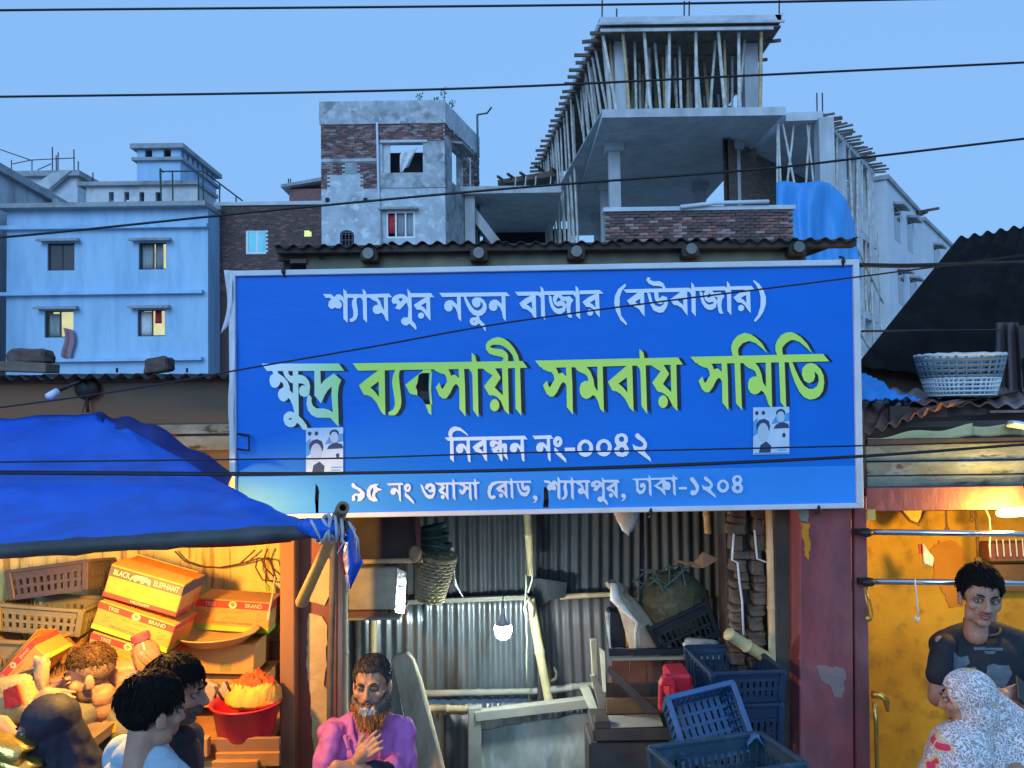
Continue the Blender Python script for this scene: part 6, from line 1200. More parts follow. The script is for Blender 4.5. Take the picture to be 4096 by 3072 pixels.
crate('stacked_crate', 'dark plastic crate lying on its side at the top of the left pile', W(255, 2372, 4.1), RY(-7) @ RX(-8), .375, .26, .135, 'crate_dark', solid=.5)
crate('stacked_crate', 'olive plastic crate on its side, below the dark crate', W(212, 2508, 4.1), RY(5), .40, .26, .125, 'crate_olive', solid=.5)
crate('stacked_crate', 'tall tan slotted crate at the left under the olive crate', W(130, 2760, 4.0), RZ(-12), .36, .3, .27, 'crate_tan', solid=.5, rows=3)
crate('stacked_crate', 'tan slotted crate standing between tall crate and carton stack', W(262, 2760, 4.15), RZ(20), .22, .25, .24, 'crate_tan', solid=.5, rows=3)
# pan, jar, tub, bags
p = thing('shallow_pan', 'shallow enamel pan resting on the plain carton', 'pan', W(868, 2572, 3.95)); q = W(868, 2570, 4.05)
m = MB(); m.lathe(q, [(0, .004), (.13, .004), (.165, .03), (.195, .05), (.20, .056), (.19, .056), (.16, .036), (.125, .010), (0, .010)], 36); mk('bowl', m, 'pan_enamel', p, smooth=True)
p = thing('plastic_jar', 'clear orange plastic jar with a red screw cap in the stall', 'jar', W(585, 2680, 3.55)); rj = RY(-18); q = W(600, 2665, 3.6)
m = MB(); m.lathe(q, [(0, 0), (.05, 0), (.058, .01), (.058, .07), (.05, .09), (.036, .105), (.034, .125)], 24, rj); mk('body', m, 'jar_plastic', p, smooth=True)
m = MB(); m.lathe(q + rj @ V((0, 0, .118)), [(0, .03), (.036, .03), (.04, .026), (.04, 0), (.036, 0)], 24, rj); mk('cap', m, 'cap_red', p, smooth=False)
p = thing('red_tub', 'bright red plastic tub heaped with yellow and red spice', 'tub', W(985, 2945, 3.75)); q = W(985, 2938, 3.78)
m = MB(); m.lathe(q, [(0, 0), (.118, 0), (.124, .01), (.146, .135), (.158, .142), (.16, .15), (.15, .15), (.14, .138), (.118, .02), (0, .02)], 40); mk('bowl', m, 'red_plastic', p, smooth=True)
m = MB(); m.ell((0, 0, 0), (1, 1, 1), 60, 36); qm = W(1015, 2795, 3.8)
for i, v_ in enumerate(m.v): m.v[i] = qm + V((v_.x * .125 * (1 + .06 * nz(v_, 5)), v_.y * .11, (v_.z * .115 if v_.z > 0 else v_.z * .03) * (1 + .3 * nz(v_, 4)) + .006 * nz(v_, 22)))
m.m = [1 if sum((m.v[k] for k in f), V((0, 0, 0))).z / len(f) - qm.z > .078 + .02 * nz(m.v[f[0]], 25) else 0 for f in m.f]
solo('spice_heap', m, ['noodle', 'chilli'], 'heap of yellow spice topped with red chilli in the red tub', 'spice', smooth=True)
for k, (a, b) in enumerate((((860, 2748), (893, 2802)), ((905, 2728), (925, 2772)))): m = MB(); m.tube([W(*a, 3.72), W(*b, 3.75)], .006, 6); solo('spoon_handle', m, 'wood_dark', ('left of two short dark sticks in the red tub', 'right of two short dark sticks in the red tub')[k], 'stick', smooth=True)
for k, (x, y, s, lb) in enumerate(((835, 2765, .075, 'small clear plastic bag in front of the cartons'), (905, 2765, .06, 'white plastic packet behind the dark sticks'))):
    solo('plastic_packet', lump(W(x, y, 3.85), (s, s * .6, s * 1.2), amp=.5, rz=.3), 'poly_bag', lb, 'bag', smooth=True)
for k, (x, y, w_, h, lb) in enumerate(((470, 2700, .3, .09, 'upper bundle of pinkish cloth behind the stall keeper'), (480, 2740, .26, .07, 'lower bundle of pinkish cloth behind the stall keeper'), (250, 2725, .16, .05, 'pale wrapper bundle left of the stall keeper face'))): solo('cloth_bundle', lump(W(x, y, 3.75), (w_, .16, h), amp=.5, rz=-.12), 'pink_cloth', lb, 'cloth', smooth=True)
p = thing('woven_sack', 'cream woven sack with a red label at the left edge', 'sack', W(70, 2860, 3.4)); mk('body', lump(W(50, 2790, 3.4), (.26, .16, .17), amp=.3, rz=-.2), 'woven_sack', p, smooth=True)
m = MB(); m.prism([W(12, 2762, 3.3), W(66, 2740, 3.3), W(90, 2815, 3.3), W(18, 2838, 3.3)], (0, .01, 0)); mk('red_label', m, 'sack_red', p)
solo('loose_bag', lump(W(165, 2700, 3.4), (.055, .06, .14), amp=.6), 'poly_bag', 'crumpled pale bag between the sack and the keeper face', 'bag', smooth=True)
m = MB(); m.prism([W(-60, 2858, 3.1), W(20, 2870, 3.1), W(105, 2985, 3.05), W(-60, 2985, 3.05)], (0, .02, 0)); solo('grey_board', m, 'board_tan', 'flat brownish board at the left edge behind the veiled woman', 'board') if False else None

m = MB(); m.prism([W(-60, 2858, 3.2), W(20, 2870, 3.2), W(110, 2980, 3.15), W(-60, 2990, 3.15)], (0, .02, 0)); solo('brown_board', m, 'board_tan', 'flat brown board at the left edge behind the veiled woman', 'board', bevel=.003)
for k, (x, y, lb) in enumerate(((30, 2990, 'upper crumpled gold foil packet in the bottom left corner'), (60, 3060, 'lower crumpled gold foil packet in the bottom left corner'))): solo('foil_packet', lump(W(x, y, 3.0), (.16, .1, .07), amp=.4, rz=.3), 'gold_foil', lb, 'packet', smooth=True)
p = thing('display_table', 'low table carrying foil packets at the left edge', 'table', (W(-60, 3060, 3.05).x, 3.1, 0)); zt_ = W(60, 3100, 3.0).z
m = MB(); m.box2((W(-420, 3060, 3).x, 2.9, zt_ - .04), (W(190, 3060, 3).x, 3.5, zt_)); mk('top', m, 'wood_old', p)
for a in (W(-400, 3060, 3).x, W(160, 3060, 3).x): m = MB(); m.box2((a - .03, 3.1, 0), (a + .03, 3.16, zt_ - .04)); mk('leg', m, 'wood_old', p)
# loose wiring on the cream wall
for k, pts in enumerate((((700, 2205), (740, 2245), (800, 2265), (880, 2270), (960, 2255), (1040, 2232), (1080, 2240), (1095, 2290), (1108, 2320)), ((1020, 2200), (960, 2255)), ((1030, 2230), (1022, 2270), (1050, 2320), (1100, 2325)), ((1045, 2235), (1060, 2270), (1105, 2315)), ((1070, 2195), (1055, 2235), (1065, 2290), (1062, 2330)))):
    m = MB(); m.tube([W(*q_, 4.42) for q_ in pts], .0045, 5); mk('wall_cable', m, 'cable_brown', t, smooth=True)

m = MB(); m.prism([W(1060, 2330, 4.4), W(1078, 2348, 4.4), W(1077, 2366, 4.4), W(1062, 2368, 4.4)], (0, .01, 0)); solo('green_tag', m, 'print_green', 'small green tag dangling from the wall cables', 'tag')
m = MB(); m.tube([W(1100, 2305, 4.3), W(1090, 2380, 4.2), W(1076, 2450, 4.1)], .005, 6); m.tube([W(1076, 2450, 4.1), W(1072, 2478, 4.1)], .007, 6); solo('hanging_rod', m, 'print_cream', 'thin pale rod hanging in front of the upright carton', 'rod')
# ---- maroon pillar and yellow shop
t = SHOP
m = MB(); m.box2((W(3500, 2500, 3.6).x, 3.35, .004), (W(4700, 2500, 4.9).x, 4.9, .25)); mk('plinth', m, 'concrete', t)
m = MB(); m.prism([W(3200, 1990, 4.05), W(3408, 1985, 4.05), W(3420, 3700, 4.05), W(3200, 3700, 4.05)], (0, .2, 0)); mk('pillar', m, 'maroon_paint', t, bevel=.006)
m = MB(); m.prism([W(3416, 1985, 4.08), W(3468, 1985, 4.08), W(3492, 3700, 4.08), W(3428, 3700, 4.08)], (0, .12, 0)); mk('jamb', m, 'maroon_paint', t, bevel=.005)
m = MB(); m.prism([W(3100, 1985, 4.2), W(3200, 1985, 4.2), W(3200, 3700, 4.2), W(3120, 3700, 4.2)], (0, .1, 0)); mk('inner_jamb', m, 'wood_dark', t)
def mpatch(pts, mt, Y=4.046): m = MB(); m.prism([W(x_ + rnd.uniform(-5, 5), y_ + rnd.uniform(-5, 5), Y) for x_, y_ in dens(pts, 12)], (0, .006, 0)); mk('paint_patch', m, mt, t)
mpatch([(3265, 2665), (3335, 2670), (3372, 2672), (3385, 2700), (3370, 2790), (3345, 2790), (3320, 2740), (3290, 2730)], 'grey_patch')
mpatch([(3195, 2040), (3240, 2040), (3232, 2090), (3205, 2088)], 'paint_green_grey', 4.04); mpatch([(3205, 2088), (3234, 2090), (3240, 2180), (3232, 2235), (3222, 2235)], 'orange_paint', 4.04)
m = MB(); pbox(m, 3380, 2040, 4700, 3600, 4.9, .05); mk('rear_wall', m, 'yellow_wall', t)
mpatch([(3720, 2200), (3760, 2165), (3800, 2160), (3850, 2190), (3868, 2240), (3862, 2320), (3800, 2335), (3735, 2320), (3740, 2260)], 'orange_paint', 4.893); mpatch([(3760, 2345), (3870, 2340), (3872, 2420), (3800, 2430)], 'orange_paint', 4.893)
m = MB(); m.box2((W(3420, 2500, 4.25).x, 4.25, 0), (W(3420, 2500, 4.25).x + .03, 4.9, 2.5)); mk('side_wall', m, 'yellow_wall', t)
m = MB(); m.box2((W(3420, 2500, 4.25).x, 4.25, 2.36), (W(4700, 2500, 4.9).x, 4.9, 2.4)); mk('ceiling', m, 'wood_old', t)
m = MB(); pbox(m, 3960, 2170, 4600, 2240, 4.75, .1); mk('red_shelf', m, 'wood_red', t); m = MB(); pbox(m, 3975, 2255, 4600, 2360, 4.8, .05); mk('shelf_back', m, 'wood_brown', t)
for k in range(9): m = MB(); x = 3985 + k * 26; m.tube([W(x, 2155, 4.7), W(x + 6, 2225, 4.7)], .004, 5); mk('shelf_wire', m, 'cloth_strip', t)
for i, (a, b, lb) in enumerate((((3478, 2128, 4.03), (4500, 2142, 4.03), 'upper polished steel rail across the yellow shop'), ((3488, 2326, 4.03), (4500, 2336, 4.03), 'lower polished steel rail behind the young man head'))):
    p = thing('steel_rail', lb, 'rail', W(*a)); m = MB(); m.tube([W(*a), W(*b)], .0145, 16); mk('tube', m, 'chrome', p, smooth=True)
    m = MB(); q = W(a[0] - 14, a[1] + 2, 4.02); m.ell(q, (.035, .03, .022)); m.box(q + V((-.02, .02, 0)), (.04, .04, .03)); mk('clamp', m, 'black_plastic', p, smooth=False)
m = MB(); m.tube([W(3660, 2318, 3.96), W(3661, 2340, 3.955), W(3672, 2440, 3.96), W(3673, 2468, 3.96)], .0035, 6); m.tube([W(3673, 2468, 3.96), W(3668, 2490, 3.96), W(3663, 2465, 3.96)], .006, 6); solo('cord_hook', m, 'cloth_strip', 'white cord with a hook tied to the lower steel rail', 'cord', smooth=True)
m = MB(); m.tube([W(3460, 2350, 3.95), W(3478, 2400, 3.94), W(3490, 2450, 3.94), W(3484, 2480, 3.94), W(3470, 2482, 3.94), W(3466, 2465, 3.94)], .0045, 6); m.tube([W(3455, 2352, 3.95), W(3470, 2420, 3.94), W(3476, 2465, 3.94)], .004, 6); m.ell(W(3474, 2475, 3.94), (.018, .01, .014)); solo('hanging_hook', m, 'brass', 'brass coloured clip hanging from the lower rail clamp', 'hook', smooth=True)
p = thing('winnowing_tray', 'yellow fan shaped tray hanging at the top of the yellow wall', 'tray', W(3650, 2098, 4.7)); m = MB(); m.prism([W(3598, 2035, 4.7), W(3702, 2030, 4.7), W(3690, 2075, 4.66), W(3675, 2097, 4.64), (W(3640, 2082, 4.66))], (0, .02, 0)); mk('tray', m, 'straw', p, bevel=.004); m = MB(); m.tube([W(3598, 2035, 4.69), W(3640, 2083, 4.65), W(3676, 2099, 4.63), W(3692, 2075, 4.65), W(3703, 2030, 4.69)], .008, 6); mk('rim', m, 'wood_brown', p, smooth=True)
m = MB(); pbox(m, 3470, 2038, 3502, 2080, 4.05, .02); solo('paper_tag', m, 'straw', 'small square pale tag at the top left of the yellow shop', 'tag')
p = thing('plastic_pouch', 'small shiny pouch of yellow and white hanging on the yellow wall', 'pouch', W(3715, 2272, 4.6)); m = MB(); m.prism([W(3692, 2172, 4.6), W(3738, 2232, 4.6), W(3732, 2268, 4.6), W(3696, 2254, 4.6)], (0, .02, 0)); mk('pouch', m, 'pouch_white', p, bevel=.004) if False else None
m = MB(); m.prism([W(3692, 2172, 4.6), W(3738, 2232, 4.6), W(3732, 2268, 4.6), W(3696, 2254, 4.6)], (0, .02, 0)); mk('front', m, 'pouch_white', p, bevel=.004); m = MB(); m.prism([W(3676, 2178, 4.62), W(3694, 2178, 4.62), W(3706, 2214, 4.62), W(3680, 2216, 4.62)], (0, .01, 0)); mk('pink_corner', m, 'cap_red', p)
for k, (pts, r, e, lb) in enumerate((([(3784, 2035), (3786, 2085), (3788, 2105)], .006, .014, 'small ladle hanging left of the long ladle'), ([(3902, 2040), (3908, 2120), (3910, 2190), (3912, 2225)], .007, .022, 'long dark ladle hanging in the yellow shop'), ([(3888, 2035), (3886, 2070)], .008, .014, 'flat spatula hanging at the top of the yellow shop'))):
    m = MB(); m.tube([W(*q, 4.65) for q in pts], r, 6); m.ell(W(*pts[-1], 4.65) + V((0, 0, -e)), (e, e * .6, e)); solo('ladle', m, 'wood_brown', lb, 'ladle', smooth=True)
m = MB(); m.tube([W(3940, 2030, 4.5), W(3958, 2070, 4.5), W(3962, 2130, 4.5), W(3958, 2180, 4.5), W(3962, 2230, 4.5)], .005, 6); solo('dangling_cord', m, 'cloth_strip', 'pale cord dangling beside the red shelf', 'cord', smooth=True)
p = thing('shop_lamp', 'glowing yellow lamp at the right edge of the yellow shop', 'lamp', W(4080, 2050, 3.9)); c = W(4070, 2048, 3.9); m = MB(); rl = RY(86); m.lathe(c, [(0, -.10), (.012, -.095), (.02, -.06), (.022, 0), (.022, .12), (0, .14)], 18, rl); mk('tube', m, 'lamp_yellow', p, smooth=True)
m = MB(); m.tube([c + V((.1, .02, .02)), c + V((.1, .1, .12))], .012, 8); mk('holder', m, 'cable', p)
ld = bpy.data.lights.new('shop_light', 'POINT'); ld.energy = 40; ld.color = (1, .56, .07); ld.shadow_soft_size = .06; lo = bpy.data.objects.new('shop_light', ld); col.objects.link(lo); lo.location = c + V((.05, .16, -.05))
p = thing('wall_tap', 'curved brass tap on the jamb of the yellow shop', 'tap', W(3500, 2870, 4.0)); m = MB(); m.tube([W(3486, 2778, 4.0), W(3520, 2780, 3.98), W(3545, 2800, 3.97), W(3552, 2845, 3.97)], [.018, .017, .016, .008], 12); mk('spout', m, 'brass', p, smooth=True); m = MB(); m.tube([W(3498, 2812, 4.0), W(3505, 2900, 4.0), W(3512, 3200, 4.0)], .011, 8); mk('pipe', m, 'brass', p, smooth=True)
# ================================================================== people
from mathutils.bvhtree import BVHTree
D('skin_brown', (.38, .205, .13), var=.12, scale=22, rough=.5, spec=.4, bump=.12, bscale=160)
D('skin_tan', (.44, .24, .13), var=.12, scale=22, rough=.5, spec=.4, bump=.12, bscale=160)
D('skin_warm', (.36, .21, .15), var=.12, scale=22, rough=.5, spec=.4, bump=.12, bscale=160)
D('skin_brown_dark', (.20, .105, .07), var=.12, scale=22, rough=.5); D('skin_warm_dark', (.25, .14, .105), var=.12, scale=22, rough=.5)
D('stubble', (.17, .105, .075), var=.25, scale=90, rough=.7)
D('lips', (.27, .105, .085), var=.1, scale=30, rough=.45)
D('eye_white', (.30, .285, .27), var=.03, rough=.2, bump=0, spec=.6); D('iris', (.018, .011, .008), var=.1, rough=.15, bump=0, spec=.8)
D('hair_black', (.014, .012, .013), var=.5, scale=60, streak=.2, rough=.85, bump=.5, bscale=110, spec=.12)
D('hair_brown', (.085, .05, .028), var=.5, scale=60, rough=.85, bump=.5, bscale=110, spec=.12)
D('hair_fade', (.20, .13, .07), var=.3, scale=90, rough=.7, bump=.4, bscale=200)
D('hair_grey', (.040, .032, .032), var=.6, scale=70, rough=.5, bump=.5, bscale=110, c2=(.10, .085, .075), cov=.36, s2=60, edge=.3)
D('beard_henna', (.44, .17, .045), var=.4, scale=70, streak=3, rough=.7, bump=1, bscale=120, c2=(.30, .20, .15), cov=.36, s2=30, edge=.2)
D('beard_white', (.48, .47, .46), var=.25, scale=70, streak=3, rough=.7, bump=1, bscale=120)
D('beard_grey', (.13, .10, .09), var=.4, scale=70, rough=.7, bump=1, bscale=120)
D('shirt_purple', (.42, .13, .42), var=.10, scale=4, rough=.75, bump=.2, bscale=60); D('shirt_black', (.013, .018, .026), var=.25, scale=5, rough=.75, bump=.25, bscale=60)
D('shirt_grey', (.15, .155, .145), var=.10, scale=5, rough=.8, bump=.25, bscale=70); D('shirt_blue', (.30, .42, .52), var=.16, scale=9, streak=.3, rough=.8)
D('cloth_navy', (.010, .014, .034), var=.25, scale=4, rough=.7, bump=.2); D('trousers', (.03, .035, .05), var=.2, rough=.8); D('lungi', (.16, .13, .12), var=.3, scale=6)
D('print_grey', (.11, .14, .17), var=.3, scale=20, bump=0); D('print_orange', (.75, .27, .02), var=.08, bump=0); D('button', (.5, .45, .5), rough=.3)
def fuse(mb, vox=.006, it=3):
    me = bpy.data.meshes.new('tmp'); me.from_pydata([p for p in mb.v], [], mb.f); o = bpy.data.objects.new('tmp', me); col.objects.link(o)
    r = o.modifiers.new('r', 'REMESH'); r.mode = 'VOXEL'; r.voxel_size = vox
    if it: s = o.modifiers.new('s', 'SMOOTH'); s.factor = .5; s.iterations = it
    dg = bpy.context.evaluated_depsgraph_get(); m2 = bpy.data.meshes.new_from_object(o.evaluated_get(dg))
    out = MB(); out.v = [v.co.copy() for v in m2.vertices]; out.f = [tuple(p.vertices) for p in m2.polygons]; out.m = [0] * len(out.f)
    out.n = [v.normal.copy() for v in m2.vertices]
    bpy.data.objects.remove(o); bpy.data.meshes.remove(me); bpy.data.meshes.remove(m2); return out
def cap(mb, a, b, ra, rb=None, n=12):
    a = V(a); b = V(b); rb = ra if rb is None else rb; mb.tube([a, a.lerp(b, .5), b], [ra, (ra + rb) / 2, rb], n); mb.ell(a, ra, n, 8); mb.ell(b, rb, n, 8); return mb
def chain(mb, pts, rs, n=12):
    for i in range(len(pts) - 1): cap(mb, pts[i], pts[i + 1], rs[i], rs[i + 1], n)
class Head:
    def __init__(s, c, yaw=0, pitch=0, roll=0, k=1.0):
        s.c = V(c); s.k = k; s.R = RZ(yaw) @ RY(roll) @ RX(pitch)
    def P(s, x, y, z): return s.c + s.R @ (V((x, y, z)) * s.k)
    def L(s, p): return (s.R.transposed() @ (V(p) - s.c)) / s.k
    def e(s, mb, c, r, seg=14, rings=10, rot=None): mb.ell(s.P(*c), V(r) * s.k, seg, rings, s.R @ rot if rot else s.R)
    def prims(s, mb, jaw=1.0, nose=1.0, thin=1.0, ears=True):
        e = lambda c, r: s.e(mb, c, r)
        e((0, .018, .038), (.077, .096, .085)); e((0, -.022, -.025), (.061 * thin, .070, .088)); e((0, -.052, -.092), (.030 * jaw, .028, .022)); e((0, -.02, -.08), (.05 * jaw, .05, .03))
        for q in (-1, 1):
            e((q * .040 * thin, -.058, -.022), (.026, .024, .024)); e((q * .028, -.078, .022), (.028, .014, .010)); (e((q * .080, .008, -.012), (.008, .021, .032)), e((q * .077, -.002, -.03), (.008, .012, .014))) if ears else None; e((q * .012, -.1, -.035), (.009, .010, .008))
            e((q * .046 * jaw, -.02, -.07), (.018, .035, .03))
        mb.tube([s.P(0, -.086, .016), s.P(0, -.100 * nose, -.01), s.P(0, -.110 * nose, -.028)], [.008 * s.k, .010 * s.k, .012 * s.k], 10); e((0, -.109 * nose, -.031), (.0135, .013, .011))
        e((0, -.088, -.055), (.024, .012, .006)); e((0, -.086, -.067), (.021, .012, .007))
        chain(mb, [s.P(0, .02, -.06), s.P(0, .026, -.11), s.P(0, .028, -.165)], [.052 * s.k, .048 * s.k, .050 * s.k])
    def carve(s, m):
        for i, p in enumerate(m.v):
            q = s.L(p)
            if q.y < -.04 and abs(q.z) < .05:
                for ex in (-.031, .031):
                    d = math.hypot(q.x - ex, (q.z - .003) * 1.25)
                    if d < .021: q.y += .011 * (1 - (d / .021) ** 2)
                m.v[i] = s.P(*q)
            if q.y < -.06 and abs(q.x) < .03 and -.066 < q.z < -.057: m.v[i] = s.P(q.x, q.y + .004, q.z)
    def paint(s, m, fn):
        for i, f in enumerate(m.f):
            c = V((0, 0, 0))
            for v in f: c += m.v[v]
            m.m[i] = fn(s.L(c / len(f)))
    def sock(s, q): return q.y < -.05 and min(math.hypot((q.x - .031), (q.z - .0) * 1.3), math.hypot((q.x + .031), (q.z - .0) * 1.3)) < .0185
    def eyes(s, p, gaze=0., open_=1.0, brow='hair_black', vg=0.):
        for q in (-1, 1):
            m = MB(); m.ell(s.P(q * .031, -.0765, .003), V((.0135, .0125, .0125 * .8 * open_ + .001)) * s.k, 14, 10, s.R); ey = mk('eye', m, 'eye_white', p, smooth=True)
            m = MB(); m.ell(s.P(q * .031 + gaze, -.0852, .003 + vg), V((.0062, .0045, .0062 * min(1, open_ + .1))) * s.k, 12, 8, s.R); mk('iris', m, 'iris', ey, smooth=True)
            m = MB(); m.tube([s.P(q * .031 + dx, -.0885 + abs(dx) * .25, .003 + (.0098 * open_ - dx * dx * 22)) for dx in (-.017, -.009, 0, .009, .017)], [.0012 * s.k, .003 * s.k, .0034 * s.k, .003 * s.k, .0012 * s.k], 6); mk('eyelid', m, 'stubble', ey, smooth=True)
            m = MB(); m.tube([s.P(q * a, b, c) for a, b, c in ((.012, -.0935, .0205), (.024, -.0955, .0265), (.038, -.0895, .027), (.050, -.078, .0205))], [.0025 * s.k, .0045 * s.k, .004 * s.k, .0015 * s.k], 6); mk('eyebrow', m, brow, p, smooth=True)
    def hair(s, p, mt, line=.062, back=-.05, side=.0, n=160, tuft=.014, grow=.007, top=.0, seed=1, name='hair', vox=.005, fringe=0., strands=None):
        rg = random.Random(seed); mb = MB(); s.e(mb, (0, .018, .038 + top * .5), (.079 + grow, .098 + grow, .087 + grow + top), 22, 16)
        for i in range(n):
            a = rg.uniform(0, 6.2832); zz = rg.uniform(-.55, 1); rr = math.sqrt(max(0, 1 - zz * zz)); d = V((rr * math.cos(a), rr * math.sin(a), zz))
            q = V((d.x * (.079 + grow), .018 + d.y * (.098 + grow), .038 + d.z * (.087 + grow + top)))
            if zz < .2 and rg.random() < .5: continue
            s.e(mb, q, (tuft * rg.uniform(.6, 1.1), tuft * rg.uniform(.7, 1.3), tuft * rg.uniform(.4, .8)), 8, 6, RZ(rg.uniform(0, 180)) @ RX(rg.uniform(-40, 40)))
        if fringe:
            for i in range(12): x = rg.uniform(-.06, .06); s.e(mb, (x, -.088 + abs(x) * .3, line + .004 + rg.uniform(-.01, .012)), (.016, .014, fringe * rg.uniform(.6, 1.1)), 8, 6, RY(rg.uniform(-30, 30)))
        m = fuse(mb, vox, 1)
        for i, v in enumerate(m.v):
            q = s.L(v); y = q.y
            # hair line: high over the brow, dropping past the temples to the nape
            t_ = max(0, min(1, (y + .055) / .05)); ln = lerp(line, side, t_) ; t2 = max(0, min(1, (y - .03) / .05)); ln = lerp(ln, back, t2)
            ln += .006 * nz(q, 60)
            if q.z < ln: k = max(0, min(1, (ln - q.z) / .008)); c = V((0, .018, .02)); q = q.lerp(c + (q - c) * .80, k)
            m.v[i] = s.P(*q)
        if strands:
            cnt, ln_, wd, lift, curl = strands; wh = V((0, .055, .118)); done = 0; rx, ry_, rz = .079 + grow, .098 + grow, .087 + grow + top
            while done < cnt:
                a = rg.uniform(0, 6.2832); zz = rg.uniform(-.9, 1); rr = math.sqrt(1 - zz * zz); d = V((rr * math.cos(a), rr * math.sin(a), zz)); q = V((d.x * rx, .018 + d.y * ry_, .038 + top * .5 + d.z * rz)) * .985
                t_ = max(0, min(1, (q.y + .055) / .05)); hl = lerp(line, side, t_); hl = lerp(hl, back, max(0, min(1, (q.y - .03) / .05)))
                done += 1
                if q.z < hl + .003: continue
                nn = V((d.x / rx, d.y / ry_, d.z / rz)).normalized(); fl = q - wh; fl = fl - nn * fl.dot(nn) + V((.02 * rg.uniform(-1, 1), .02 * rg.uniform(-1, 1), .01))
                fl = (fl - nn * fl.dot(nn)).normalized(); sd = nn.cross(fl); L_ = ln_ * rg.uniform(.5, 1.15) * (1.0 if q.z > .05 else .55); pts = [s.P(*q)]; cur = q.copy(); ph = rg.uniform(0, 6.28); sw_ = rg.uniform(-.35, .35)
                for k in range(4):
                    f = k / 3; dr = (fl * (.6 + .4 * f) + nn * lift * (1 - 1.5 * f) + sd * (sw_ + curl * math.sin(ph + k * 1.9)) + nn * curl * .6 * math.cos(ph + k * 1.9)).normalized(); cur = cur + dr * L_ / 4; pts.append(s.P(*cur))
                m.tube(pts, [wd * s.k, wd * s.k, wd * .9 * s.k, wd * .7 * s.k, wd * .3 * s.k], 3, False)
        return mk(name, m, mt, p, smooth=True)
def folds(m, amp=.006, s=9., seed=0., fn=None):
    for i, (v, n) in enumerate(zip(m.v, m.n)):
        d = abs(nz((v.x * s, v.y * s * .6, v.z * s * .45), 1, seed)) * 2 - .5 + .5 * nz(v, s * 2.2, seed + 3)
        m.v[i] = v + n * (amp * d * (fn(v) if fn else 1))
def torso(mb, N, yaw, sw, h=.56, dep=.11, scale=1., belly=1.):
    tr = 1. if dep > .1 else .74
    Rz = RZ(yaw); T = lambda x, y, z: N + Rz @ (V((x, y, z)) * scale); E_ = lambda c, r: mb.ell(T(*c), V(r) * scale, 18, 12, Rz)
    E_((0, .01, -.15), (sw * .90, dep, .15)); E_((0, 0, -.30), (sw * .80, dep * 1.02 * belly, .17)); E_((0, 0, -.46), (sw * .80, dep * 1.05 * belly, .17)); E_((0, .01, -h), (sw * .86, dep * 1.12, .15))
    for q in (-1, 1): E_((q * sw * .83, .012, -.085), (.068 * tr, .07 * tr, .068 * tr)); cap(mb, T(0, .02, -.005), T(q * sw * .8, .015, -.065), .052 * tr, .058 * tr)
    return T
def hand(mb, wrist, dirv, palm_n, k=1.0, curl=.25, spread=.12, thumb=1, lens=(.9, 1.0, .93, .75)):
    """palm and five fingers grown from a wrist; dirv = towards the fingertips, palm_n = out of the back of the hand"""
    d = V(dirv).normalized(); n = V(palm_n); n = (n - d * n.dot(d)).normalized(); s = d.cross(n) * thumb
    w_ = V(wrist); cap(mb, w_, w_ + d * .045 * k + s * .0, .025 * k, .030 * k)
    for j in range(4):
        off = (j - 1.5) * .020 * k; b = w_ + d * .078 * k - s * off; cap(mb, w_ + d * .02 * k - s * off * .6, b, .014 * k, .0125 * k, 8)
        L = .075 * k * lens[j]; ang = -(j - 1.5) * spread; cur = b; dd = (d * math.cos(ang) - s * -math.sin(ang) * 1.0).normalized(); bend = curl
        for seg, (f, r) in enumerate(((.45, .0098), (.30, .0090), (.25, .0082))):
            nx = cur + dd * L * f; cap(mb, cur, nx, r * k, r * .92 * k, 8); cur = nx; dd = (dd * math.cos(bend) - n * math.sin(bend)).normalized()
    t0 = w_ + d * .025 * k + s * .028 * k; t1 = t0 + (d * .7 + s * .75).normalized() * .035 * k; t2 = t1 + (d * .95 + s * .3 - n * .1).normalized() * .03 * k
    cap(mb, w_ + d * .015 * k + s * .01 * k, t0, .018 * k, .015 * k, 8); cap(mb, t0, t1, .0135 * k, .0115 * k, 8); cap(mb, t1, t2, .0112 * k, .009 * k, 8)
def legs(mb, N, yaw, h, z0=0., sw=.1, sit=None):
    Rz = RZ(yaw); hip = N + V((0, 0, -h))
    for q in (-1, 1):
        a = hip + Rz @ V((q * sw, 0, 0))
        if sit: k_ = a + Rz @ V((q * .04, -.38, -.02)); f = V((k_.x, k_.y, z0 + .08)) + Rz @ V((0, .03, 0))
        else: k_ = V((a.x, a.y, lerp(a.z, z0, .5))) + Rz @ V((0, -.03, 0)); f = V((a.x, a.y, z0 + .08))
        chain(mb, [a, k_, f], [.085, .06, .042]); cap(mb, f, V((f.x, f.y, z0 + .045)) + Rz @ V((0, -.13, 0)), .045, .035)
def onto(bvh, px, py, lift=.003):
    d = (CR @ V(((px - 2048) / F, (1536 - py) / F, -1))).normalized(); hit = bvh.ray_cast(CAM, d, 10)
    return (hit[0] - d * lift) if hit[0] else None
def inside(p, poly):
    c = False
    for (x0, y0), (x1, y1) in zip(poly, poly[1:] + poly[:1]):
        if (y0 > p[1]) != (y1 > p[1]) and p[0] < (x1 - x0) * (p[1] - y0) / (y1 - y0) + x0: c = not c
    return c
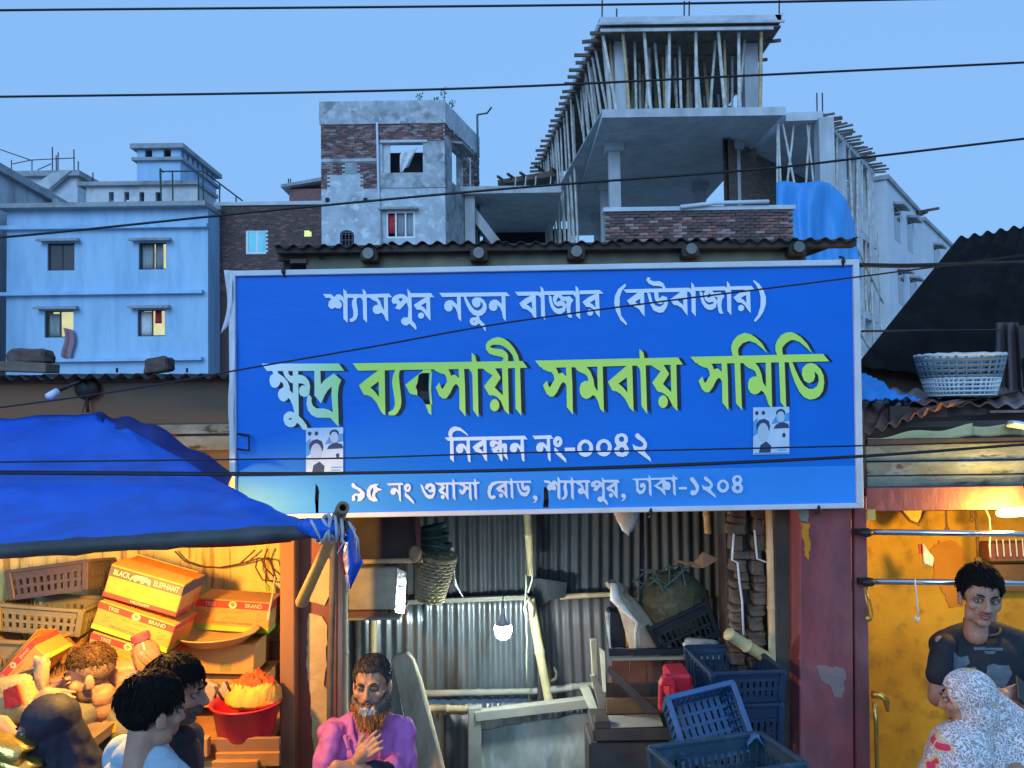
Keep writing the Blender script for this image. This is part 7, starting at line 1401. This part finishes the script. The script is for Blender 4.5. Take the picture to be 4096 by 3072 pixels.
def printon(name, polys, mt, shirt_mb, p, st=3., lift=.003):      # ink laid on the cloth cell by cell so that it follows the folds
    bvh = BVHTree.FromPolygons(shirt_mb.v, shirt_mb.f); m = MB()
    for pts in polys:
        xs = [q[0] for q in pts]; ys = [q[1] for q in pts]
        for i in range(int((max(xs) - min(xs)) / st) + 1):
            for j in range(int((max(ys) - min(ys)) / st) + 1):
                x = min(xs) + i * st; y = min(ys) + j * st
                if inside((x + st / 2, y + st / 2), pts):
                    Q = [onto(bvh, x + a * st, y + b * st, lift) for a, b in ((0, 0), (1, 0), (1, 1), (0, 1))]
                    if all(q is not None for q in Q): m.add(Q, [(0, 3, 2, 1)])
    if m.v: mk(name, m, mt, p)['kind'] = 'stuff'

# ---- man in the purple shirt, seated with folded arms
p = thing('person', 'seated man in a purple shirt with grey and orange beard, arms folded', 'person', (W(1460, 3000, 3.75).x, 3.75, 0))
H = Head(W(1488, 2738, 3.72), yaw=-4, pitch=-3, roll=-2, k=1.0); N = W(1468, 2880, 3.78)
mb = MB(); H.prims(mb, thin=1.06, jaw=1.1, nose=1.02); T = torso(mb, N, -6, .14, .5, .085)
eL = W(1302, 3085, 3.66); wL = W(1428, 3040, 3.50); sL = W(1330, 2935, 3.74); sR = W(1598, 2925, 3.78); eR = W(1618, 3110, 3.70); wR = W(1330, 3062, 3.50)
chain(mb, [sL, W(1298, 3110, 3.66), W(1440, 3048, 3.50)], [.036, .040, .026]); chain(mb, [sR, eR, W(1470, 3092, 3.5), W(1345, 3068, 3.46)], [.036, .042, .032, .028])
hand(mb, W(1432, 3036, 3.49), W(1505, 2968, 3.47) - W(1432, 3036, 3.49), (-.35, -.85, .35), k=.92, curl=.2, spread=.1, thumb=-1)
legs(mb, N, -6, .55, sit=True)
m = fuse(mb, .0045, 2); H.carve(m)
H.paint(m, lambda q: 1 if (q.y < -.055 and abs(q.x) < .024 and -.074 < q.z < -.05) else (2 if H.sock(q) else 0))
mk('body', m, ['skin_brown', 'lips', 'skin_brown_dark'], p, smooth=True)
H.eyes(p, gaze=-.001, open_=.65, brow='hair_grey'); H.hair(p, 'hair_grey', line=.070, back=-.05, side=.0, n=0, grow=.003, seed=3, strands=(1500, .026, .0016, .35, 0.))
mb = MB(); rg = random.Random(5)
for i in range(190):
    a = rg.uniform(-1.6, 1.6); f = rg.random(); x = math.sin(a) * .076; y = -.024 - math.cos(a) * .068; z = lerp(-.030 - .042 * max(0, math.cos(a)) ** .6, -.172 + .07 * abs(math.sin(a)), f)
    if abs(x) < .03 and z > -.074: continue
    H.e(mb, (x * lerp(1, .72, f * f), y + .012 * f, z), (.012, .012, .017), 8, 6, RY(rg.uniform(-20, 20)))
for i in range(16): x = rg.uniform(-.028, .028); H.e(mb, (x, -.095, -.047 - abs(x) * .3), (.008, .006, .005), 8, 6)
H.e(mb, (0, -.060, -.118), (.050, .036, .046)); H.e(mb, (-.012, -.060, -.142), (.040, .030, .034))
m = fuse(mb, .004, 1)
for i in range(1100):
    v = m.v[rg.randrange(len(m.v) // 1)]; q = H.L(v)
    if q.z > -.07 and abs(q.x) < .035: continue
    d = V((q.x * 3 + rg.uniform(-.25, .25), -.25 + rg.uniform(-.2, .2), -1)).normalized(); L_ = rg.uniform(.012, .028); a_, b_, c_ = q, q + d * L_ * .5 + V((0, -.002, 0)), q + d * L_
    m.tube([H.P(*a_), H.P(*b_), H.P(*c_)], [.0016, .0014, .0004], 3, False)
H.paint(m, lambda q: 1 if (q.y < -.058 and abs(q.x + .008 * nz(q, 70)) < .040 - .6 * abs(q.z + .088) and -.104 < q.z < -.072) else (2 if (q.z > -.068 + .014 * nz(q, 50) or (q.x > .034 and q.z > -.10)) else 0)); mk('beard', m, ['beard_henna', 'beard_white', 'beard_grey'], p, smooth=True)
mb = MB(); torso(mb, N + V((0, 0, .006)), -6, .196, .5, .122); mb.ell(N + V((0, .015, -.03)), (.088, .078, .045)); chain(mb, [sL + V((.005, 0, 0)), W(1302, 3060, 3.68)], [.060, .060]); chain(mb, [sR + V((.0, 0, .0)), W(1618, 3060, 3.73), W(1560, 3110, 3.62)], [.070, .066, .058])
m = fuse(mb, .006, 9); folds(m, .016, 11., 2.); mk('shirt', m, 'shirt_purple', p, smooth=True); SH = m
mb = MB()
for q in (-1, 1): mb.tube([T(q * .062, .05, .012), T(q * .068, -.02, .012), T(q * .045, -.085, -.03), T(q * .012, -.112, -.075), T(q * .05, -.118, -.085), T(q * .075, -.09, -.035)], [.013, .014, .014, .009, .008, .012], 8)
m = fuse(mb, .005, 1); mk('collar', m, 'shirt_purple', p, smooth=True)
mb = MB(); cap(mb, W(1560, 3100, 3.62), W(1490, 3085, 3.53), .052, .046); m = fuse(mb, .006, 2); folds(m, .004, 14); mk('dark_cuff', m, 'cloth_navy', p, smooth=True)
mb = MB(); mb.ell(onto(BVHTree.FromPolygons(SH.v, SH.f), 1423, 2950, .002), (.007, .004, .007)); mk('button', mb, 'button', p, smooth=True)
st = thing('wooden_stool', 'low stool under the seated man in purple', 'stool', (N.x, N.y + .05, 0)); zs_ = N.z - .66
m = MB(); m.box2((N.x - .2, N.y - .12, zs_ - .04), (N.x + .2, N.y + .22, zs_)); mk('seat', m, 'wood_old', st, bevel=.005)
for a, b in ((-.16, -.08), (.16, -.08), (-.16, .18), (.16, .18)): m = MB(); m.box2((N.x + a - .02, N.y + b - .02, 0), (N.x + a + .02, N.y + b + .02, zs_ - .04)); mk('leg', m, 'wood_old', st)

# ---- young man in the black T-shirt
p = thing('person', 'young man with thick black hair in a black T-shirt looking aside', 'person', (W(3930, 2900, 3.8).x, 3.8, .25))
H = Head(W(3921, 2390, 3.74), yaw=-12, pitch=1, roll=5, k=1.03); N = W(3932, 2508, 3.82)
mb = MB(); H.prims(mb, thin=.98, jaw=.98); T = torso(mb, N, -4, .16, .58, .085)
sL = W(3768, 2575, 3.8); eL = W(3748, 2790, 3.78); sR = W(4082, 2560, 3.84); eR = W(4130, 2790, 3.8)
chain(mb, [sL, eL, W(3985, 2800, 3.50)], [.038, .040, .028]); chain(mb, [sR, eR, W(4085, 2810, 3.52)], [.038, .040, .027])
hand(mb, W(3985, 2800, 3.50), (.8, -.1, .25), (-.3, -.8, .5), k=.95, curl=.4, thumb=1); hand(mb, W(4085, 2812, 3.52), (-.75, -.3, .3), (.2, -.7, .6), k=.95, curl=.45, thumb=-1); legs(mb, N, -4, .62, .25)
m = fuse(mb, .0045, 2); H.carve(m); H.paint(m, lambda q: 1 if (q.y < -.055 and abs(q.x) < .025 and -.074 < q.z < -.049) else (2 if (q.y < -.06 and abs(q.x) < .03 and -.049 < q.z < -.042) else (3 if H.sock(q) else 0))); mk('body', m, ['skin_warm', 'lips', 'stubble', 'skin_warm_dark'], p, smooth=True)
H.eyes(p, gaze=-.0042, open_=1.0); H.hair(p, 'hair_black', line=.066, back=-.035, side=.0, n=60, tuft=.010, grow=.005, top=.008, seed=11, strands=(3000, .034, .0018, .85, .5))
mb = MB(); torso(mb, N + V((0, 0, -.006)), -4, .205, .58, .118); mb.ell(N + V((0, .02, -.035)), (.085, .07, .04)); chain(mb, [sL + V((.01, 0, -.01)), W(3756, 2700, 3.79)], [.056, .060]); chain(mb, [sR + V((-.01, 0, -.01)), W(4112, 2690, 3.82)], [.056, .060])
m = fuse(mb, .006, 9); folds(m, .008, 7., 6.); mk('t_shirt', m, 'shirt_black', p, smooth=True); SH = m
mb = MB(); mb.tube([T(.07 * math.cos(a), .005 + .075 * math.sin(a), .006 - .03 * math.cos(a + 1.571 - math.pi / 2 + 1.571)) for a in [k / 20 * 6.2832 for k in range(21)]], .008, 8, False); mk('neckband', mb, 'shirt_black', p, smooth=True)
printon('printed_words', [[(3895, 2588), (4012, 2592), (4012, 2602), (3895, 2600)], [(3935, 2604), (3985, 2604), (3975, 2616), (3945, 2616)]], 'print_grey', SH, p)
printon('printed_picture', [[(3815, 2605), (3840, 2630), (3870, 2622), (3880, 2650), (3858, 2672), (3905, 2668), (3900, 2685), (3815, 2690)], [(3950, 2662), (3975, 2655), (4000, 2662), (4035, 2660), (4050, 2695), (4020, 2750), (3985, 2750), (3945, 2700)]], 'print_grey', SH, p)
ph = thing('mobile_phone', 'small phone in the hands of the young man in black', 'phone', W(4090, 2775, 3.45)); m = MB(); m.box(W(4092, 2770, 3.46), (.07, .012, .13), RY(40) @ RX(-50)); mk('body', m, 'black_plastic', ph, bevel=.004)

# ---- woman in the patterned headscarf
ms = bpy.data.materials.new('floral_scarf'); ms.use_nodes = True; n = ms.node_tree.nodes; L = ms.node_tree.links; b = n['Principled BSDF']; b.inputs['Roughness'].default_value = .8
tc = n.new('ShaderNodeTexCoord'); nw = n.new('ShaderNodeTexNoise'); nw.inputs['Scale'].default_value = 17; va = n.new('ShaderNodeVectorMath'); va.operation = 'MULTIPLY_ADD'; va.inputs[1].default_value = (.11, .11, .11)
L.new(tc.outputs['Object'], nw.inputs['Vector']); L.new(nw.outputs['Color'], va.inputs[0]); L.new(tc.outputs['Object'], va.inputs[2])
def vor(scale, feat): x = n.new('ShaderNodeTexVoronoi'); x.feature = feat; x.inputs['Scale'].default_value = scale; L.new(va.outputs[0], x.inputs['Vector']); return x
def rmp(src, a, e): x = n.new('ShaderNodeMapRange'); x.inputs[1].default_value = a; x.inputs[2].default_value = e; L.new(src, x.inputs[0]); return x.outputs[0]
def mixc(f, a, c_): 
    x = n.new('ShaderNodeMix'); x.data_type = 'RGBA'; L.new(f, x.inputs[0])
    for s, q in ((6, a), (7, c_)):
        if hasattr(q, 'is_linked'): L.new(q, x.inputs[s])
        else: x.inputs[s].default_value = (*q, 1)
    return x.outputs[2]
o_ = mixc(rmp(vor(62, 'DISTANCE_TO_EDGE').outputs['Distance'], .06, .12), (.74, .74, .78), (.33, .28, .27))
o_ = mixc(rmp(vor(60, 'F1').outputs['Distance'], .22, .16), o_, (.66, .66, .72))
bl = vor(7.5, 'F1'); o_ = mixc(rmp(bl.outputs['Distance'], .30, .26), o_, (.66, .45, .20)); o_ = mixc(rmp(bl.outputs['Distance'], .21, .18), o_, (.62, .03, .12))
L.new(o_, b.inputs['Base Color']); _M['floral_scarf'] = ms
p = thing('person', 'woman in a pale floral headscarf facing left at the bottom right', 'person', (W(3900, 3072, 3.3).x, 3.3, 0))
YP = 3.25; H = Head(W(3868, 2795, YP), yaw=-128, pitch=10, roll=0, k=.90); N = W(3925, 2945, YP + .04)
mb = MB(); H.prims(mb, ears=False); torso(mb, N, -70, .12, .56, .08); legs(mb, N, -70, .6)
for sx in (-.15, .15): a = N + RZ(-70) @ V((sx, 0, -.08)); chain(mb, [a, a + V((sx * .2, -.03, -.26)), a + V((-.1, -.12, -.40))], [.045, .038, .026]); hand(mb, a + V((-.1, -.12, -.40)), (-.6, -.3, -.6), (0, -.6, .6), k=.85)
m = fuse(mb, .0055, 2); H.carve(m); mk('body', m, 'skin_brown', p, smooth=True); H.eyes(p)
mb = MB(); H.e(mb, (0, .018, .028), (.092, .110, .100), 20, 14); H.e(mb, (0, .03, -.06), (.084, .085, .10), 20, 14); H.e(mb, (0, -.035, -.112), (.06, .06, .035), 16, 12)
cap(mb, W(3885, 2830, YP + .02), W(3985, 2960, YP + .06), .085, .13); cap(mb, W(3930, 2800, YP), W(4060, 2950, YP + .03), .07, .11); cap(mb, W(3905, 2880, YP), W(3840, 3010, YP - .02), .07, .12); cap(mb, W(3840, 3010, YP - .02), W(3800, 3250, YP), .12, .16); cap(mb, W(4040, 2990, YP + .02), W(4080, 3250, YP), .15, .18); mb.ell(W(3940, 3200, YP + .03), (.22, .18, .22))
m = fuse(mb, .0055, 6)
for i, v in enumerate(m.v):
    q = H.L(v)
    if q.y < -.05 and abs(q.x) < .062 and -.095 < q.z < .062: k = min(1, (-.05 - q.y) / .025); m.v[i] = H.P(q.x * .9, lerp(q.y, -.05, k), q.z)
folds(m, .012, 7., 4., lambda v: max(.15, min(1, (H.c.z - .0 - v.z) / .15)))
mk('headscarf', m, 'floral_scarf', p, smooth=True)

# ---- stall keeper in profile
p = thing('person', 'stall keeper in a grey T-shirt bending his head, curly brown hair', 'person', (W(400, 3000, 3.6).x, 3.6, 0))
H = Head(W(356, 2702, 3.55), yaw=-68, pitch=10, roll=0, k=.97); N = W(415, 2822, 3.62)
mb = MB(); H.prims(mb, jaw=.98); T = torso(mb, N, -35, .14, .5, .085); cap(mb, H.P(0, .03, -.10), N + V((0, 0, .02)), .058, .066)
sL = W(325, 2860, 3.52); sR = W(505, 2862, 3.70); chain(mb, [sL, W(225, 2890, 3.40), W(165, 2800, 3.34), W(190, 2775, 3.34)], [.05, .042, .03, .028]); hand(mb, W(195, 2770, 3.34), (.9, -.1, -.25), (.2, -.9, .3), k=.75, curl=.6, thumb=1); chain(mb, [sR, W(535, 3060, 3.68), W(440, 3100, 3.45)], [.05, .042, .028]); legs(mb, N, -35, .55)
m = fuse(mb, .0045, 2); H.carve(m); H.paint(m, lambda q: 1 if (q.y < -.055 and abs(q.x) < .024 and -.074 < q.z < -.05) else (2 if (q.z < -.04 and q.y < .0 and q.z > -.11 and not (q.z > -.05 and abs(q.x) < .02)) else 0)); mk('body', m, ['skin_tan', 'lips', 'stubble'], p, smooth=True)
H.eyes(p, open_=.35, brow='hair_brown'); H.hair(p, 'hair_fade', line=.055, back=-.06, side=.0, n=0, grow=.001, seed=8, name='cropped_hair', strands=(900, .008, .0013, .4, 0.)); H.hair(p, 'hair_brown', line=.066, back=.045, side=.058, n=40, tuft=.010, grow=.003, top=.006, seed=9, strands=(1800, .040, .0019, .7, 1.6))
mb = MB(); torso(mb, N + V((0, 0, -.004)), -35, .195, .5, .122); mb.ell(N + V((0, .015, -.035)), (.088, .078, .045)); chain(mb, [sL, W(258, 2890, 3.44)], [.068, .066]); chain(mb, [sR, W(528, 2990, 3.69)], [.07, .068]); m = fuse(mb, .006, 9); folds(m, .008, 8., 9.); mk('t_shirt', m, 'shirt_grey', p, smooth=True); SH = m
PQ = lambda s: [(300 + x / 6.345, 2850 + y / 6.345) for x, y in PL(s)]
printon('chest_lettering', [PQ('190,360 330,345 340,300 440,290 455,360 520,540 440,560 430,440 400,410 290,430 270,460 200,470'), PQ('270,460 430,450 430,590 320,650 290,600'), PQ('500,260 620,245 610,330 590,440 640,450 690,430 690,340 670,240 850,205 855,260 800,330 810,430 850,440 890,350 890,230 1060,225 1055,330 1030,350 1030,500 930,520 910,480 760,480 540,540 530,480 555,430 540,340 500,310')], 'print_orange', SH, p)
printon('chest_mark', [PQ('545,580 560,640 640,640 850,530 840,580 620,740 520,770 470,740 490,660')], 'print_orange', SH, p)

# ---- veiled woman in navy
p = thing('person', 'veiled woman in a navy headscarf facing left at the bottom left', 'person', (W(220, 3072, 3.2).x, 3.2, 0))
YV = 3.1; H = Head(W(185, 2908, YV), yaw=-70, pitch=6, roll=0, k=.95); N = W(225, 3060, YV + .05)
mb = MB(); H.prims(mb, ears=False); torso(mb, N, -60, .12, .56, .08); legs(mb, N, -60, .6)
for sx in (-.15, .15): a = N + RZ(-60) @ V((sx, 0, -.08)); chain(mb, [a, a + V((sx * .1, -.03, -.26)), a + V((-.1, -.12, -.40))], [.045, .038, .026]); hand(mb, a + V((-.1, -.12, -.40)), (-.6, -.3, -.6), (0, -.6, .6), k=.85)
m = fuse(mb, .0055, 2); H.carve(m); mk('body', m, 'skin_warm', p, smooth=True); H.eyes(p)
mb = MB(); H.e(mb, (0, .018, .026), (.092, .110, .100), 20, 14); H.e(mb, (0, -.016, -.062), (.078, .096, .082), 20, 14)
cap(mb, H.P(0, .03, -.03), W(255, 3070, YV + .05), .08, .11); cap(mb, H.P(0, .05, -.02), W(325, 3090, YV + .06), .075, .10); cap(mb, H.P(0, -.01, -.09), W(185, 3090, YV), .065, .10); mb.ell(W(250, 3160, YV + .06), (.20, .15, .13)); mb.ell(W(110, 3150, YV), (.09, .1, .1)); mb.ell(W(360, 3120, YV + .08), (.09, .1, .1)); mb.ell(W(250, 3500, YV + .06), (.2, .18, .4))
m = fuse(mb, .0055, 6)
for i, v in enumerate(m.v):
    q = H.L(v)
    if q.y < -.05 and -.018 < q.z < .034: k = min(1, (-.05 - q.y) / .02) * min(1, (.034 - q.z) / .008, (q.z + .018) / .008); m.v[i] = H.P(q.x, lerp(q.y, -.055, max(0, k)), q.z)
folds(m, .016, 11., 12., lambda v: max(.4, min(1, (H.c.z + .02 - v.z) / .15))); mk('headscarf', m, 'cloth_navy', p, smooth=True)

# ---- dark haired passer-by seen from behind, and the one beyond
p = thing('person', 'passer-by with short black hair and light blue shirt seen from behind', 'person', (W(600, 3072, 2.75).x, 2.75, 0))
H = Head(W(610, 2848, 2.72), yaw=140, pitch=8, roll=0, k=.97); N = W(598, 2972, 2.76); mb = MB(); H.prims(mb); T = torso(mb, N, 140, .125, .56, .085); legs(mb, N, 140, .6)
ar = []
for sx in (-.17, .17): a = N + RZ(140) @ V((sx, 0, -.09)); ar.append(a); chain(mb, [a, a + V((sx * .1, 0, -.26)), a + V((sx * .1, .02, -.48))], [.046, .038, .026]); hand(mb, a + V((sx * .1, .02, -.48)), (0, 0, -1), (sx, 0, 0), k=.9)
m = fuse(mb, .0055, 2); H.carve(m); mk('body', m, 'skin_warm', p, smooth=True); H.eyes(p); H.hair(p, 'hair_black', line=.05, back=-.105, side=-.012, n=0, grow=.006, top=.002, seed=21, strands=(3200, .045, .0018, .25, .2))
mb = MB(); torso(mb, N + V((0, 0, .004)), 140, .185, .56, .118); mb.ell(N + RZ(140) @ V((0, .03, -.03)), (.092, .088, .055)); mb.ell(N + RZ(140) @ V((0, .035, -.10)), (.13, .10, .08))
for a in ar: cap(mb, a, a + V((0, 0, -.17)), .066, .064)
m = fuse(mb, .006, 9); folds(m, .006, 8., 15.); mk('shirt', m, 'shirt_blue', p, smooth=True)
p = thing('person', 'passer-by with dark hair in profile just beyond the blue shirted one', 'person', (W(720, 3072, 3.04).x, 3.04, 0))
H = Head(W(708, 2765, 3.0), yaw=92, pitch=6, roll=0, k=.99); N = W(688, 2925, 3.04); mb = MB(); H.prims(mb); T = torso(mb, N, 95, .13, .56, .085); legs(mb, N, 95, .6)
ar = []
for sx in (-.17, .17): a = N + RZ(95) @ V((sx, 0, -.09)); ar.append(a); chain(mb, [a, a + V((0, 0, -.26)), a + V((.02, .02, -.48))], [.046, .038, .026]); hand(mb, a + V((.02, .02, -.48)), (0, 0, -1), (0, sx, 0), k=.9)
m = fuse(mb, .0055, 2); H.carve(m); H.paint(m, lambda q: 1 if (q.z < -.035 and q.y < .01 and q.z > -.115) else 0); mk('body', m, ['skin_warm', 'beard_grey'], p, smooth=True); H.eyes(p); H.hair(p, 'hair_black', line=.052, back=-.075, side=-.008, n=0, grow=.005, top=.002, seed=25, strands=(2200, .040, .0018, .25, .2))
mb = MB(); torso(mb, N + V((0, 0, .004)), 95, .19, .56, .120); mb.ell(N + V((0, 0, -.02)), (.085, .08, .05))
for a in ar: cap(mb, a, a + V((0, 0, -.17)), .066, .064)
m = fuse(mb, .006, 9); folds(m, .006, 8., 18.); mk('shirt', m, 'shirt_black', p, smooth=True)
